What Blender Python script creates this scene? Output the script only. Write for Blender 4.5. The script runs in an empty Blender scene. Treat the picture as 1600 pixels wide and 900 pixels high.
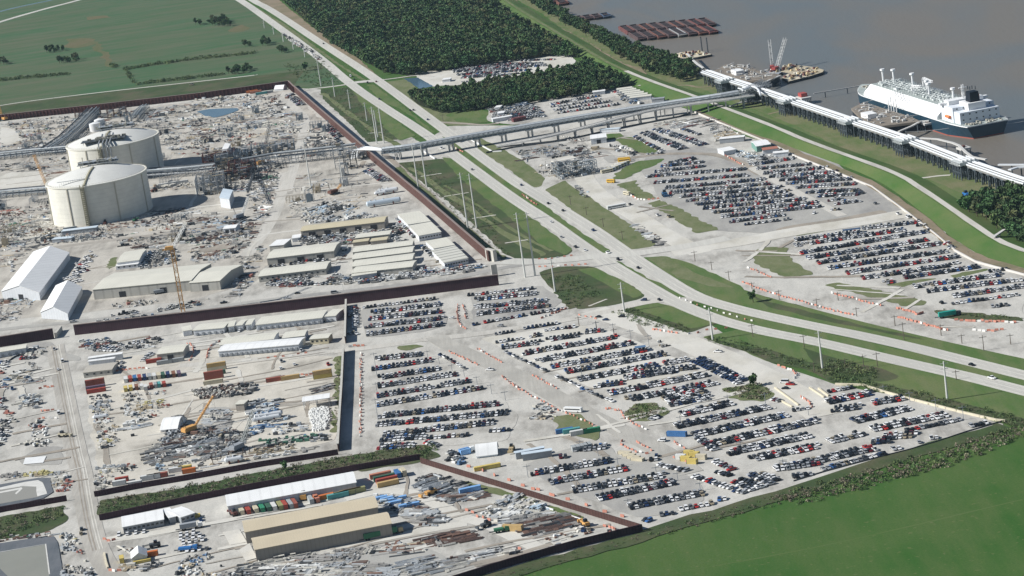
import bpy, math, random
import numpy as np
from mathutils import Vector, Matrix
from mathutils.geometry import tessellate_polygon
random.seed(7)
rnd = random.random
U = random.uniform
SC = bpy.context.scene
COL = SC.collection
# ---------------------------------------------------------------- camera
F_, DEP, ROLL, CH = 3800.0, math.radians(13.6), math.radians(8.2), 413.0
fw = np.array([0, math.cos(DEP), -math.sin(DEP)])
_u = np.array([0, math.sin(DEP), math.cos(DEP)]); _r = np.array([1., 0, 0])
rt = _r*math.cos(ROLL)-_u*math.sin(ROLL)
up = _r*math.sin(ROLL)+_u*math.cos(ROLL)
cam_d = bpy.data.cameras.new("camera"); cam = bpy.data.objects.new("camera", cam_d); COL.objects.link(cam)
cam.matrix_world = Matrix(((rt[0], up[0], -fw[0], 0), (rt[1], up[1], -fw[1], 0), (rt[2], up[2], -fw[2], CH), (0, 0, 0, 1)))
cam_d.sensor_width = 36; cam_d.lens = F_/1600*36; cam_d.clip_start = 5; cam_d.clip_end = 60000
SC.camera = cam
# ---------------------------------------------------------------- light
SUN_EL, SUN_AZ = 36.0, 182.0
w = bpy.data.worlds.new("World"); SC.world = w; w.use_nodes = True
nt = w.node_tree; bg = nt.nodes["Background"]
sky = nt.nodes.new("ShaderNodeTexSky"); sky.sky_type = 'NISHITA'; sky.sun_disc = False
sky.sun_elevation = math.radians(SUN_EL); sky.sun_rotation = math.radians(90-SUN_AZ); sky.air_density = 1.0; sky.dust_density = 0.3; sky.ozone_density = 3.0
nt.links.new(sky.outputs[0], bg.inputs[0]); bg.inputs[1].default_value = 0.052
sl = bpy.data.lights.new("sun", 'SUN'); sl.energy = 5.0; sl.angle = math.radians(0.5); sl.color = (1.0, 0.98, 0.945)
so = bpy.data.objects.new("sun", sl); so.rotation_euler = (math.radians(90-SUN_EL), 0, math.radians(SUN_AZ+90)); COL.objects.link(so)
so.location = (-300, 1500, 600)
SC.view_settings.view_transform = 'Standard'; SC.view_settings.look = 'None'; SC.view_settings.exposure = 0.26; SC.view_settings.gamma = 1
SC.render.engine = 'CYCLES'
SC.cycles.max_bounces = 5; SC.cycles.diffuse_bounces = 2; SC.cycles.glossy_bounces = 2; SC.cycles.transparent_max_bounces = 4
SC.cycles.volume_bounces = 0; SC.cycles.caustics_reflective = False; SC.cycles.caustics_refractive = False

# ---------------------------------------------------------------- photo pixel -> ground point
def G(x, y, z=0.0):
    v = fw*F_+rt*(x-800)+up*(450-y); t = (z-CH)/v[2]
    return Vector((v[0]*t, v[1]*t, z))
REG = dict(A=(740,430,5), B=(1000,560,5), C=(1240,580,4.444), D=(960,160,5), E=(1080,200,5), F=(1240,320,4.444), G=(540,430,5), H=(960,680,5),
           I=(0,370,5), J=(300,370,5), K=(0,540,5), L=(280,500,5), M=(280,640,5), N=(300,720,5), O=(560,690,5), R=(0,720,5), S=(0,130,5), T=(300,120,5),
           U=(760,120,5), V=(600,70,5), W=(1160,400,3.636), X=(440,0,5), P=(560,540,6.154), Q=(820,690,5.696), Y=(1080,60,6.154), Z=(1330,100,5.922), p=(0,0,1))
for c in range(4):
    for r in range(4): REG['abcdefghijklmnop'.replace('p', 'z')[r*4+c]] = (400*c, 225*r, 4)
def PX(reg, s):
    ox, oy, k = REG[reg]
    n = [float(t) for t in s.replace(',', ' ').split()]
    return [(ox+n[i]/k, oy+n[i+1]/k) for i in range(0, len(n), 2)]
def GP(reg, s, z=0.0): return [G(x, y, z) for x, y in PX(reg, s)]

# ---------------------------------------------------------------- materials
MATS = {}
def mat(name, col, rough=0.7, metal=0.0, var=0.0, scale=0.5, col2=None, bump=0.0, spec=0.3, stripes=None, info=False):
    if name in MATS: return MATS[name]
    m = bpy.data.materials.new(name); m.use_nodes = True; MATS[name] = m
    n = m.node_tree.nodes; L = m.node_tree.links; b = n["Principled BSDF"]
    b.inputs["Base Color"].default_value = (*col, 1); b.inputs["Roughness"].default_value = rough; b.inputs["Metallic"].default_value = metal
    b.inputs["Specular IOR Level"].default_value = spec
    last = None
    if var or col2:
        tc = n.new("ShaderNodeTexCoord"); ns = n.new("ShaderNodeTexNoise"); ns.inputs["Scale"].default_value = scale; ns.inputs["Detail"].default_value = 5
        ns.inputs["Roughness"].default_value = 0.65
        L.new(tc.outputs["Object"], ns.inputs["Vector"])
        rp = n.new("ShaderNodeValToRGB"); rp.color_ramp.elements[0].position = 0.32; rp.color_ramp.elements[1].position = 0.68
        c2 = col2 or tuple(min(1, c*(1+var)) for c in col); c1 = col if col2 else tuple(c*(1-var) for c in col)
        rp.color_ramp.elements[0].color = (*c1, 1); rp.color_ramp.elements[1].color = (*c2, 1)
        L.new(ns.outputs[0], rp.inputs[0]); last = rp.outputs[0]
        if bump:
            bp = n.new("ShaderNodeBump"); bp.inputs["Distance"].default_value = bump; L.new(ns.outputs[0], bp.inputs["Height"]); L.new(bp.outputs[0], b.inputs["Normal"])
    if stripes:   # (axis, period m, strength) seams of corrugated sheet or panels
        ax, per, st = stripes
        tc = n.new("ShaderNodeTexCoord"); sp = n.new("ShaderNodeSeparateXYZ"); L.new(tc.outputs["Object"], sp.inputs[0])
        mm = n.new("ShaderNodeMath"); mm.operation = 'MULTIPLY'; mm.inputs[1].default_value = 1/per; L.new(sp.outputs[ax], mm.inputs[0])
        fr = n.new("ShaderNodeMath"); fr.operation = 'FRACT'; L.new(mm.outputs[0], fr.inputs[0])
        lt = n.new("ShaderNodeMath"); lt.operation = 'LESS_THAN'; lt.inputs[1].default_value = 0.22; L.new(fr.outputs[0], lt.inputs[0])
        ml = n.new("ShaderNodeMath"); ml.operation = 'MULTIPLY'; ml.inputs[1].default_value = st; L.new(lt.outputs[0], ml.inputs[0])
        mx = n.new("ShaderNodeMix"); mx.data_type = 'RGBA'; mx.inputs[7].default_value = (col[0]*.35, col[1]*.35, col[2]*.35, 1)
        L.new(ml.outputs[0], mx.inputs[0])
        if last: L.new(last, mx.inputs[6])
        else: mx.inputs[6].default_value = (*col, 1)
        last = mx.outputs[2]
    if info:
        oi = n.new("ShaderNodeObjectInfo"); hs = n.new("ShaderNodeHueSaturation")
        mr = n.new("ShaderNodeMapRange"); mr.inputs[3].default_value = 0.75; mr.inputs[4].default_value = 1.22; L.new(oi.outputs["Random"], mr.inputs[0])
        mh = n.new("ShaderNodeMapRange"); mh.inputs[3].default_value = 0.465; mh.inputs[4].default_value = 0.52
        m2 = n.new("ShaderNodeMath"); m2.operation = 'FRACT'; m3 = n.new("ShaderNodeMath"); m3.operation = 'MULTIPLY'; m3.inputs[1].default_value = 7.31
        L.new(oi.outputs["Random"], m3.inputs[0]); L.new(m3.outputs[0], m2.inputs[0]); L.new(m2.outputs[0], mh.inputs[0]); L.new(mh.outputs[0], hs.inputs["Hue"])
        L.new(mr.outputs[0], hs.inputs["Value"])
        if last: L.new(last, hs.inputs["Color"])
        else: hs.inputs["Color"].default_value = (*col, 1)
        last = hs.outputs[0]
    if last: L.new(last, b.inputs["Base Color"])
    return m

def ground_mat(name, c1, c2, c3, s1=0.01, s2=0.12, stretch=(1, 1), rot=0.0, streak=0.35, fine=0.25, rough=0.95, patch=(.45, .6), dots=None):
    """ground surface: broad patches, streaks and fine grit; colours are those of the material itself"""
    if name in MATS: return MATS[name]
    m = bpy.data.materials.new(name); m.use_nodes = True; MATS[name] = m
    n = m.node_tree.nodes; L = m.node_tree.links; b = n["Principled BSDF"]; b.inputs["Roughness"].default_value = rough
    b.inputs["Specular IOR Level"].default_value = 0.1
    tc = n.new("ShaderNodeTexCoord")
    mp = n.new("ShaderNodeMapping"); mp.inputs["Rotation"].default_value = (0, 0, rot); mp.inputs["Scale"].default_value = (stretch[0], stretch[1], 1)
    L.new(tc.outputs["Object"], mp.inputs[0])
    def noise(scale, det, vec, ro=0.6, lo=.35, hi=.65):
        a = n.new("ShaderNodeTexNoise"); a.inputs["Scale"].default_value = scale; a.inputs["Detail"].default_value = det; a.inputs["Roughness"].default_value = ro
        L.new(vec, a.inputs["Vector"])
        r = n.new("ShaderNodeMapRange"); r.inputs[1].default_value = lo; r.inputs[2].default_value = hi; L.new(a.outputs[0], r.inputs[0]); return r.outputs[0]
    def mix(f, a, bb):
        x = n.new("ShaderNodeMix"); x.data_type = 'RGBA'
        if isinstance(f, float): x.inputs[0].default_value = f
        else: L.new(f, x.inputs[0])
        for i, v in ((6, a), (7, bb)):
            if isinstance(v, tuple): x.inputs[i].default_value = (*v, 1)
            else: L.new(v, x.inputs[i])
        return x.outputs[2]
    def mul(f, k):
        x = n.new("ShaderNodeMath"); x.operation = 'MULTIPLY'; x.inputs[1].default_value = k; L.new(f, x.inputs[0]); return x.outputs[0]
    o = tc.outputs["Object"]
    c = mix(noise(s1, 6, o, .6, patch[0], patch[1]), c1, c2)
    c = mix(mul(noise(s2, 5, mp.outputs[0], .65), streak), c, c3)
    dk = tuple(x*.55 for x in c1)
    c = mix(mul(noise(0.9, 4, o, .8, .45, .7), fine), c, dk)
    if dots: c = mix(mul(noise(dots[0], 3, o, .5, dots[1], dots[1]+.05), dots[2]), c, dots[3])
    L.new(c, b.inputs["Base Color"])
    return m

RA = math.radians(6)
GRAVEL = ground_mat("gravel", (.50, .485, .44), (.29, .275, .245), (.64, .615, .555), .018, .15, (1, .30), -RA, .65, .5)
GRAVELW = ground_mat("pale_gravel", (.595, .575, .52), (.48, .455, .39), (.70, .67, .59), .02, .12, (1, .35), -RA, .45, .22)
SHELL = ground_mat("shell_road", (.52, .495, .44), (.43, .41, .365), (.62, .595, .54), .02, .35, (1, .06), math.radians(-78), .6, .2)
SHELL2 = ground_mat("haul_road", (.50, .475, .42), (.40, .38, .335), (.33, .31, .28), .02, .5, (1, .05), math.radians(-100+90), .6, .2)
ASPH = ground_mat("worn_asphalt", (.38, .37, .34), (.29, .28, .265), (.47, .455, .41), .015, .12, (1, .3), -RA, .5, .3)
BROWNG = ground_mat("brown_gravel", (.33, .29, .24), (.25, .225, .19), (.43, .39, .33), .02, .12, (1, .3), -RA, .5, .3)
CONC = ground_mat("concrete_road", (.58, .565, .51), (.50, .49, .445), (.42, .405, .37), .01, .5, (1, .05), math.radians(12), .45, .12)
GRASS = ground_mat("mown_grass", (.078, .145, .040), (.120, .165, .056), (.185, .185, .10), .02, .10, (1, .2), math.radians(-78), .5, .4)
GRASSD = ground_mat("dry_grass", (.14, .165, .075), (.10, .14, .05), (.25, .24, .15), .02, .12, (1, .4), 0, .5, .4)
MARSH = ground_mat("marsh", (.052, .078, .034), (.115, .105, .066), (.075, .115, .042), .02, .1, (1, .3), math.radians(12), .5, .5)
LEVEE = ground_mat("levee_turf", (.066, .142, .034), (.110, .162, .052), (.16, .175, .08), .01, .05, (1, .3), 0, .4, .3)
FIELD = ground_mat("meadow", (.038, .112, .021), (.066, .130, .033), (.105, .142, .050), .012, .06, (1, .16), math.radians(-14), .6, .5, patch=(.4, .62), dots=(.3, .64, .4, (.17, .17, .08)))
FARF = ground_mat("far_meadow", (.048, .125, .052), (.078, .122, .058), (.150, .145, .095), .006, .016, (.5, 2.2), math.radians(-6), .65, .35, patch=(.4, .62))
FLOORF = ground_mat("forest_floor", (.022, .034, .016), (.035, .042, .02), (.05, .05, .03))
BROWNB = ground_mat("bare_earth", (.25, .20, .14), (.17, .155, .09), (.34, .28, .2), .02, .2)
LINER = ground_mat("pond_liner", (.10, .115, .13), (.14, .15, .165), (.18, .19, .2), .03, .3, (1, .1), math.radians(20), .5, .1)
MUD = ground_mat("pond_water", (.27, .27, .23), (.25, .25, .215), (.29, .285, .25), .02, .1, (1, 1), 0, .3, .05, .35)
BLUEW = mat("blue_pond", (.09, .16, .22), .15, spec=.5)
STREAKP = mat("white_pad", (.62, .61, .57), .9, var=.1, scale=.2)

WHITE = mat("white_paint", (.80, .80, .78), .5, var=.05, scale=.1)
WALLB = mat("brown_sheet_wall", (.095, .045, .036), .75, var=.18, scale=.25, stripes=(0, 2.4, .7))
WALLD = mat("shaded_sheet_wall", (.055, .026, .034), .75, var=.18, scale=.25, stripes=(0, 1.6, .5))  # brown wall sheet with the shade of its front faces darkened into the colour
CONCM = mat("concrete", (.50, .48, .43), .85, var=.12, scale=.4)
TANKM = mat("tank_concrete", (.71, .69, .61), .85, var=.07, scale=.12, stripes=(2, 3.9, .07))
TANKR = mat("tank_roof", (.66, .655, .61), .7, var=.06, scale=.08)
STEEL = mat("galvanised_steel", (.42, .44, .45), .45, .3, var=.15, scale=.5)
STEELD = mat("dark_steel", (.075, .085, .095), .6, var=.3, scale=.4)
REDST = mat("red_oxide_steel", (.15, .065, .055), .7, var=.4, scale=.3)
RUST = mat("rusty_steel", (.17, .075, .05), .8, col2=(.085, .05, .045), scale=.12)
YELL = mat("crane_yellow", (.62, .34, .11), .6)
ORANG = mat("barrier_orange", (.50, .22, .16), .7)
GLASS = mat("dark_glass", (.02, .026, .035), .12, spec=.5)
TYRE = mat("tyre_rubber", (.02, .02, .02), .9)
LEAFS = [mat("leaf_dark", (.050, .105, .036), .75, var=.35, scale=.25, info=True), mat("leaf_mid", (.080, .150, .050), .75, var=.35, scale=.25, info=True),
         mat("leaf_olive", (.105, .130, .055), .8, var=.35, scale=.25, info=True)]
BARK = mat("bark", (.11, .085, .06), .9)
SCRUBM = [mat("scrub_green", (.10, .15, .055), .85, var=.3, scale=.3, info=True), mat("scrub_brown", (.235, .21, .145), .9, var=.3, scale=.3, info=True)]
POLEM = mat("steel_pole", (.62, .62, .58), .6)
WOODP = mat("wood_pole", (.14, .115, .09), .85)
CARC = {'white': (.78, .78, .77), 'black': (.012, .013, .016), 'dark grey': (.055, .06, .065), 'silver': (.42, .43, .44), 'grey': (.17, .175, .18),
        'dark blue': (.02, .045, .12), 'red': (.42, .025, .02), 'maroon': (.12, .015, .02), 'blue': (.05, .15, .38), 'tan': (.38, .32, .22)}
CARW = [('white', 32), ('black', 19), ('dark grey', 13), ('silver', 15), ('grey', 8), ('dark blue', 5), ('red', 5), ('maroon', 3), ('blue', 2), ('tan', 3)]
CARM = {k: mat("car_"+k.replace(' ', '_'), v, .3, .2 if k not in ('white', 'red') else 0, spec=.5) for k, v in CARC.items()}

# ---------------------------------------------------------------- mesh helpers
class MB:
    def __init__(s): s.v = []; s.f = []; s.m = []
    def add(s, vs, fs, mi=0):
        o = len(s.v); s.v += [tuple(v) for v in vs]; s.f += [tuple(i+o for i in f) for f in fs]; s.m += [mi]*len(fs)
    def box(s, c, d, z0, z1, rot=0.0, mi=0, top=1.0):
        cx, cy = c; hx, hy = d[0]/2, d[1]/2; ca, sa = math.cos(rot), math.sin(rot)
        P = []
        for z, k in ((z0, 1.0), (z1, top)):
            for x, y in ((-hx, -hy), (hx, -hy), (hx, hy), (-hx, hy)):
                x *= k; y *= k; P.append((cx+x*ca-y*sa, cy+x*sa+y*ca, z))
        s.add(P, [(0, 3, 2, 1), (4, 5, 6, 7), (0, 1, 5, 4), (1, 2, 6, 5), (2, 3, 7, 6), (3, 0, 4, 7)], mi)
    def tube(s, p, q, r, n=6, mi=0, r2=None, caps=True):
        p = Vector(p); q = Vector(q); d = (q-p)
        if d.length < 1e-6: return
        d.normalize(); a = d.orthogonal().normalized(); b = d.cross(a); r2 = r if r2 is None else r2
        P = [p+(a*math.cos(2*math.pi*i/n)+b*math.sin(2*math.pi*i/n))*r for i in range(n)]+[q+(a*math.cos(2*math.pi*i/n)+b*math.sin(2*math.pi*i/n))*r2 for i in range(n)]
        fs = [(i, (i+1) % n, n+(i+1) % n, n+i) for i in range(n)]
        if caps: fs += [tuple(range(n-1, -1, -1)), tuple(range(n, 2*n))]
        s.add(P, fs, mi)
    def prism(s, pts, z0, z1, mi=0, tmi=None):
        n = len(pts); P = [(p[0], p[1], z0) for p in pts]+[(p[0], p[1], z1) for p in pts]
        a = sum(pts[i][0]*pts[(i+1) % n][1]-pts[(i+1) % n][0]*pts[i][1] for i in range(n))
        o = list(range(n)) if a > 0 else list(range(n-1, -1, -1))
        s.add(P, [(o[i], o[(i+1) % n], n+o[(i+1) % n], n+o[i]) for i in range(n)], mi)
        s.add(P, [tuple(n+i for i in o), tuple(reversed(o))], mi if tmi is None else tmi)
    def lattice(s, p, q, wd, seg=None, r=.12, mi=0, taper=1.0):
        p = Vector(p); q = Vector(q); d = q-p; Ln = d.length; d.normalize()
        a = d.cross(Vector((0, 0, 1))) if abs(d.z) < .95 else Vector((1, 0, 0)); a.normalize(); b = d.cross(a).normalized()
        n = seg or max(2, int(Ln/(wd*1.3))); rings = []
        for i in range(n+1):
            t = i/n; k = wd/2*(1+(taper-1)*t); c = p+d*Ln*t
            rings.append([c+a*k+b*k, c-a*k+b*k, c-a*k-b*k, c+a*k-b*k])
        for j in range(4): s.tube(rings[0][j], rings[-1][j], r, 4, mi, caps=False)
        for i in range(n):
            for j in range(4):
                s.tube(rings[i][j], rings[i+1][(j+1) % 4] if (i+j) % 2 else rings[i+1][(j+3) % 4], r*.6, 3, mi, caps=False)
                s.tube(rings[i][j], rings[i][(j+1) % 4], r*.6, 3, mi, caps=False)
    def mesh(s, name, mats):
        me = bpy.data.meshes.new(name); me.from_pydata(s.v, [], s.f)
        for m in mats: me.materials.append(m)
        if len(mats) > 1: me.polygons.foreach_set('material_index', s.m)
        me.update(); return me
def obj(name, mb, mats, parent=None, loc=(0, 0, 0), rot=0.0):
    if not isinstance(mats, (list, tuple)): mats = [mats]
    me = mb.mesh(name, mats) if isinstance(mb, MB) else mb
    o = bpy.data.objects.new(name, me); COL.objects.link(o)
    if parent: o.parent = parent
    else: o.location = loc; o.rotation_euler = (0, 0, rot)
    return o
LABELS = {}
def tag(o, label, cat, group=None, kind=None):
    if kind: o['kind'] = kind
    if label: o['label'] = label; LABELS.setdefault(label, []).append(o)
    if cat: o['category'] = cat
    if group: o['group'] = group
    return o
def thing(name, label, cat, loc=(0, 0, 0), rot=0.0, group=None):
    o = bpy.data.objects.new(name, None); COL.objects.link(o); o.location = loc; o.rotation_euler = (0, 0, rot); o.empty_display_size = 1
    return tag(o, label, cat, group)
EXC = []       # footprints kept clear of loose material: (centre, radius, polygon)
def clear_poly(pts):
    cx = sum(p[0] for p in pts)/len(pts); cy = sum(p[1] for p in pts)/len(pts); EXC.append((cx, cy, max(math.hypot(p[0]-cx, p[1]-cy) for p in pts), [(p[0], p[1]) for p in pts]))
def clear_line(pts, wd):
    for i in range(len(pts)-1):
        a, b = pts[i], pts[i+1]; d = Vector((b[0]-a[0], b[1]-a[1])); 
        if d.length < .1: continue
        n = Vector((-d.y, d.x)).normalized()*wd/2; clear_poly([(a[0]+n.x, a[1]+n.y), (b[0]+n.x, b[1]+n.y), (b[0]-n.x, b[1]-n.y), (a[0]-n.x, a[1]-n.y)])
ZC = [0.0]
def flat(name, pts, z, m, jit=1.0, step=9.0, kind='structure', label=None):
    """ground polygon from world points, its edge broken up a little"""
    out = []
    n = len(pts)
    for i in range(n):
        a = Vector(pts[i]); b = Vector(pts[(i+1) % n]); d = b-a; L = d.length; k = max(1, min(60, int(L/step)))
        nx = Vector((-d.y, d.x, 0)).normalized() if L > 1e-3 else Vector((0, 0, 0))
        for j in range(k):
            p = a+d*(j/k)
            if jit: p = p+nx*U(-jit, jit)
            out.append(Vector((p.x, p.y, 0)))
    if jit > .6 and len(out) > 5: out = [q for i in range(len(out)) for q in (out[i].lerp(out[(i+1) % len(out)], .25), out[i].lerp(out[(i+1) % len(out)], .75))]
    ZC[0] += .0008; z += ZC[0]
    tr = tessellate_polygon([out]); mb = MB(); mb.v = [(p.x, p.y, z) for p in out]; 
    for t in tr:
        a, b, c = [out[i] for i in t]
        mb.f.append(tuple(t) if (b-a).cross(c-a).z > 0 else tuple(reversed(t)))
    mb.m = [0]*len(mb.f)
    o = obj(name, mb, m); o['kind'] = kind
    if label: o['label'] = label
    return o
def fp(name, reg, s, z, m, **k): return flat(name, GP(reg, s), z, m, **k)
def smooth(pts, it=2):
    for _ in range(it):
        o = [pts[0]]
        for i in range(len(pts)-1):
            a, b = pts[i], pts[i+1]; o += [a*.75+b*.25, a*.25+b*.75]
        pts = o+[pts[-1]]
    return pts
def strip(name, pts, width, z, m, jit=0.0, sm=2, kind='structure'):
    ZC[0] += .0008; z += ZC[0]
    if 'road' in name and 'lane' not in name: clear_line(pts, width)
    pts = smooth([Vector(p) for p in pts], sm); mb = MB(); L = []; 
    for i, p in enumerate(pts):
        d = (pts[min(i+1, len(pts)-1)]-pts[max(i-1, 0)]); nrm = Vector((-d.y, d.x, 0)).normalized()
        wa = width/2+U(-jit, jit); wb = width/2+U(-jit, jit); zz = z+p.z
        L += [(p.x+nrm.x*wa, p.y+nrm.y*wa, zz), (p.x-nrm.x*wb, p.y-nrm.y*wb, zz)]
    mb.v = L; mb.f = [(2*i, 2*i+1, 2*i+3, 2*i+2) for i in range(len(pts)-1)]; mb.m = [0]*len(mb.f)
    a, b, c = [Vector(mb.v[k]) for k in mb.f[0][:3]]
    if (b-a).cross(c-a).z < 0: mb.f = [tuple(reversed(f)) for f in mb.f]
    o = obj(name, mb, m)
    if kind: o['kind'] = kind
    return o
def inside(p, poly):
    x, y = p[0], p[1]; c = False; n = len(poly); j = n-1
    for i in range(n):
        xi, yi, xj, yj = poly[i][0], poly[i][1], poly[j][0], poly[j][1]
        if (yi > y) != (yj > y) and x < (xj-xi)*(y-yi)/(yj-yi)+xi: c = not c
        j = i
    return c
def fill(poly, sp, jit=.45):
    xs = [p[0] for p in poly]; ys = [p[1] for p in poly]; out = []
    y = min(ys)
    while y < max(ys):
        x = min(xs)+U(0, sp)
        while x < max(xs):
            p = (x+U(-jit, jit)*sp, y+U(-jit, jit)*sp)
            if inside(p, poly): out.append(p)
            x += sp
        y += sp
    return out

# ================================================================ THE SETTING
mb = MB(); mb.add([(-9000, -3000, 0), (9000, -3000, 0), (9000, 12500, 0), (-9000, 12500, 0)], [(0, 1, 2, 3)]); g = obj("ground", mb, FIELD); g['kind'] = 'structure'
# far meadow beyond the north wall
flat("far_field", GP('p', "-420 300 -100 205 0 190 455 136 500 138 545 128 420 40 380 0 330 -60")+[Vector((-900, 9000, 0)), Vector((-4500, 9000, 0)), Vector((-4500, 2600, 0))], .05, FARF, jit=0)
# river
bank = GP('p', "690 -60 800 -22 845 0 905 38 960 64 1000 80 1060 101 1100 119 1180 150 1230 172 1330 207 1420 241 1520 273 1600 291 1700 330 2000 470")
WATER = bpy.data.materials.new("river_water"); WATER.use_nodes = True
_n = WATER.node_tree.nodes; _l = WATER.node_tree.links; _b = _n["Principled BSDF"]; _b.inputs["Roughness"].default_value = .42; _b.inputs["Specular IOR Level"].default_value = .35
_tc = _n.new("ShaderNodeTexCoord"); _mp = _n.new("ShaderNodeMapping"); _mp.inputs["Scale"].default_value = (1, .35, 1); _mp.inputs["Rotation"].default_value = (0, 0, .25); _l.new(_tc.outputs["Object"], _mp.inputs[0])
_a = _n.new("ShaderNodeTexNoise"); _a.inputs["Scale"].default_value = .006; _a.inputs["Detail"].default_value = 6; _a.inputs["Distortion"].default_value = 1.2; _l.new(_mp.outputs[0], _a.inputs["Vector"])
_r = _n.new("ShaderNodeValToRGB"); _r.color_ramp.elements[0].position = .38; _r.color_ramp.elements[1].position = .62
_r.color_ramp.elements[0].color = (.175, .155, .128, 1); _r.color_ramp.elements[1].color = (.135, .15, .152, 1)
_l.new(_a.outputs[0], _r.inputs[0]); _l.new(_r.outputs[0], _b.inputs["Base Color"])
_w = _n.new("ShaderNodeTexNoise"); _w.inputs["Scale"].default_value = .22; _w.inputs["Detail"].default_value = 5; _l.new(_mp.outputs[0], _w.inputs["Vector"])
_bp = _n.new("ShaderNodeBump"); _bp.inputs["Distance"].default_value = .35; _bp.inputs["Strength"].default_value = .6; _l.new(_w.outputs[0], _bp.inputs["Height"]); _l.new(_bp.outputs[0], _b.inputs["Normal"])
flat("river", bank+[Vector((6000, 1200, 0)), Vector((8900, 3000, 0)), Vector((8900, 12000, 0)), Vector((400, 12000, 0))], .08, WATER, jit=1.5)
# batture land between levee and water
BATT = ground_mat("batture_grass", (.10, .15, .05), (.165, .17, .085), (.24, .21, .13), .02, .08, (1, .3), math.radians(-78), .5, .4)
fp("batture", 'p', "770 -20 845 20 900 62 950 95 985 112 1085 147 1200 192 1325 240 1440 293 1525 352 1600 391 1750 440 1750 350 1600 291 1520 273 1420 241 1330 207 1230 172 1180 150 1100 119 1060 101 1000 80 960 64 905 38 845 0 800 -22", .12, BATT)
for s in ("1035 150 1130 170 1200 192 1330 240 1300 225 1240 195 1180 172 1100 140 1060 132",): fp("grass", 'p', s, .17, GRASS)
fp("grass", 'p', "1350 250 1430 272 1500 300 1520 320 1500 330 1470 312 1420 278 1390 266", .17, GRASS)
strip("path", GP('h', "870 215 960 215 1060 200 1140 195"), 4, .2, SHELL)
strip("path", GP('c', "1000 540 1100 530 1160 550 1270 535"), 4, .2, BROWNB)
strip("path", GP('d', "0 715 100 690 200 665"), 3, .2, BROWNB)
for q in ("1000 905 1300 852 1640 770",): strip("meadow_track", GP('p', q), .9, .03, ground_mat("track_grass", (.085, .14, .04), (.10, .15, .05), (.12, .14, .06)), jit=.4)
# main industrial ground, the parking areas and the laydown yards
site = GP('p', "-500 420 -120 216 0 190 455 137 520 141 545 138 560 142 620 200 660 225 700 197 830 196 975 133 1000 142 1043 161 1095 178 1160 212 1207 225 1300 267 1417 332 1492 392 1530 411 1600 432 1700 460 1700 600 1600 560 1500 538 1200 465 1000 403 1010 412 1100 500 1200 565 1300 600 1415 622 1550 657 1573 664 1400 712 1240 765 1005 832 740 903 500 1000 -300 1000")
flat("yard_ground", site, .16, GRAVEL, jit=.8)
strip("path", GP('a', "-400 740 0 655 600 580 1100 525 1600 470")+GP('f', "0 -433"), 5, .12, SHELL)
strip("road", GP('a', "-300 240 0 135 300 50 500 0 800 -90"), 14, .13, CONC)
strip("canal", GP('a', "-300 160 0 70 200 25 330 0 500 -50"), 12, .13, BLUEW)
fp("dark_verge", 'a', "-200 690 0 660 600 583 1100 528 1600 475 1900 440 1830 545 1600 545 1000 605 400 690 0 715", .10, MARSH)
for s in ("420 240 600 245 600 275 500 300 410 290", "1450 175 1530 150 1560 180 1490 205 1440 195", "560 260 620 270 700 370 700 420 660 400", "540 105 680 95 700 110 560 125"):
    fp("bare_patch", 'a', s, .11, ground_mat("thin_grass", (.13, .12, .06), (.10, .12, .05), (.2, .17, .11)), jit=6, step=20)
# river-side forest floor
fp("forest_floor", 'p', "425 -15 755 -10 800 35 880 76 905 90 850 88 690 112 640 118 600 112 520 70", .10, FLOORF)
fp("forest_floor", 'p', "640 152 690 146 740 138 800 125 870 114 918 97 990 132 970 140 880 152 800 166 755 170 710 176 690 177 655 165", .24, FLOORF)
fp("dry_verge", 'b', "0 -120 350 170 600 330 780 490 760 500 640 420 400 250 0 10", .14, BROWNB)
# far car park in the woods
fp("parking_ground", 'V', "240 215 560 195 900 130 1430 70 1530 150 1400 190 1100 250 700 300 570 320 450 320 380 330 260 260", .26, GRAVELW)
fp("pond", 'V', "155 265 265 258 385 325 280 347", .31, BLUEW, jit=.5)
strip("road", GP('b', "620 520 880 490 1000 470 1120 480"), 5, .30, SHELL)
strip("road", GP('b', "310 560 500 540 640 515"), 7, .21, SHELL)
fp("grass", 'V', "480 550 600 510 760 505 880 560 800 610 640 610 560 600", .24, GRASS)
strip("road", GP('V', "400 605 600 615 760 630 900 615"), 6, .30, BROWNG)
fp("parking_ground", 'U', "20 270 60 235 200 205 330 205 480 175 830 112 1000 92 1140 78 1300 160 1400 185 1590 190 1300 250 900 300 400 375 200 375 60 360 0 340", .245, GRAVEL)
# highway corridor
fp("grass_verge", 'b', "790 515 950 495 1010 560 1200 700 1400 770 1450 760 1240 790 1130 770 1230 840 1000 700 900 600", .20, GRASSD)
fp("grass_verge", 'b', "590 545 640 560 780 680 1000 850 900 880 800 800 650 640", .22, GRASS)
fp("marsh", 'b', "400 560 590 545 700 680 930 870 700 890 560 750 420 620", .20, MARSH)
fp("marsh", 'p', "618 255 672 250 690 248 800 325 895 392 885 400 840 406 805 405 790 398 700 315 640 270", .20, MARSH)
fp("grass_verge", 'p', "690 246 720 250 800 318 860 362 895 390 885 399 845 382 790 335 720 280", .24, GRASS)
strip("gravel_strip", GP('f', "1180 260 1400 390 1520 480 1700 600 1850 670"), 3, .26, GRASSD, jit=.8)
strip("path", GP('p', "600 240 640 275 700 330 760 385 790 410"), 6, .24, BROWNG)
fp("marsh", 'p', "843 425 870 417 925 416 990 448 1008 462 1000 468 955 478 905 484 880 470 850 440", .20, MARSH)
fp("grass_verge", 'p', "900 420 930 418 990 449 1006 461 990 467 960 452", .24, GRASS)
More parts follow.
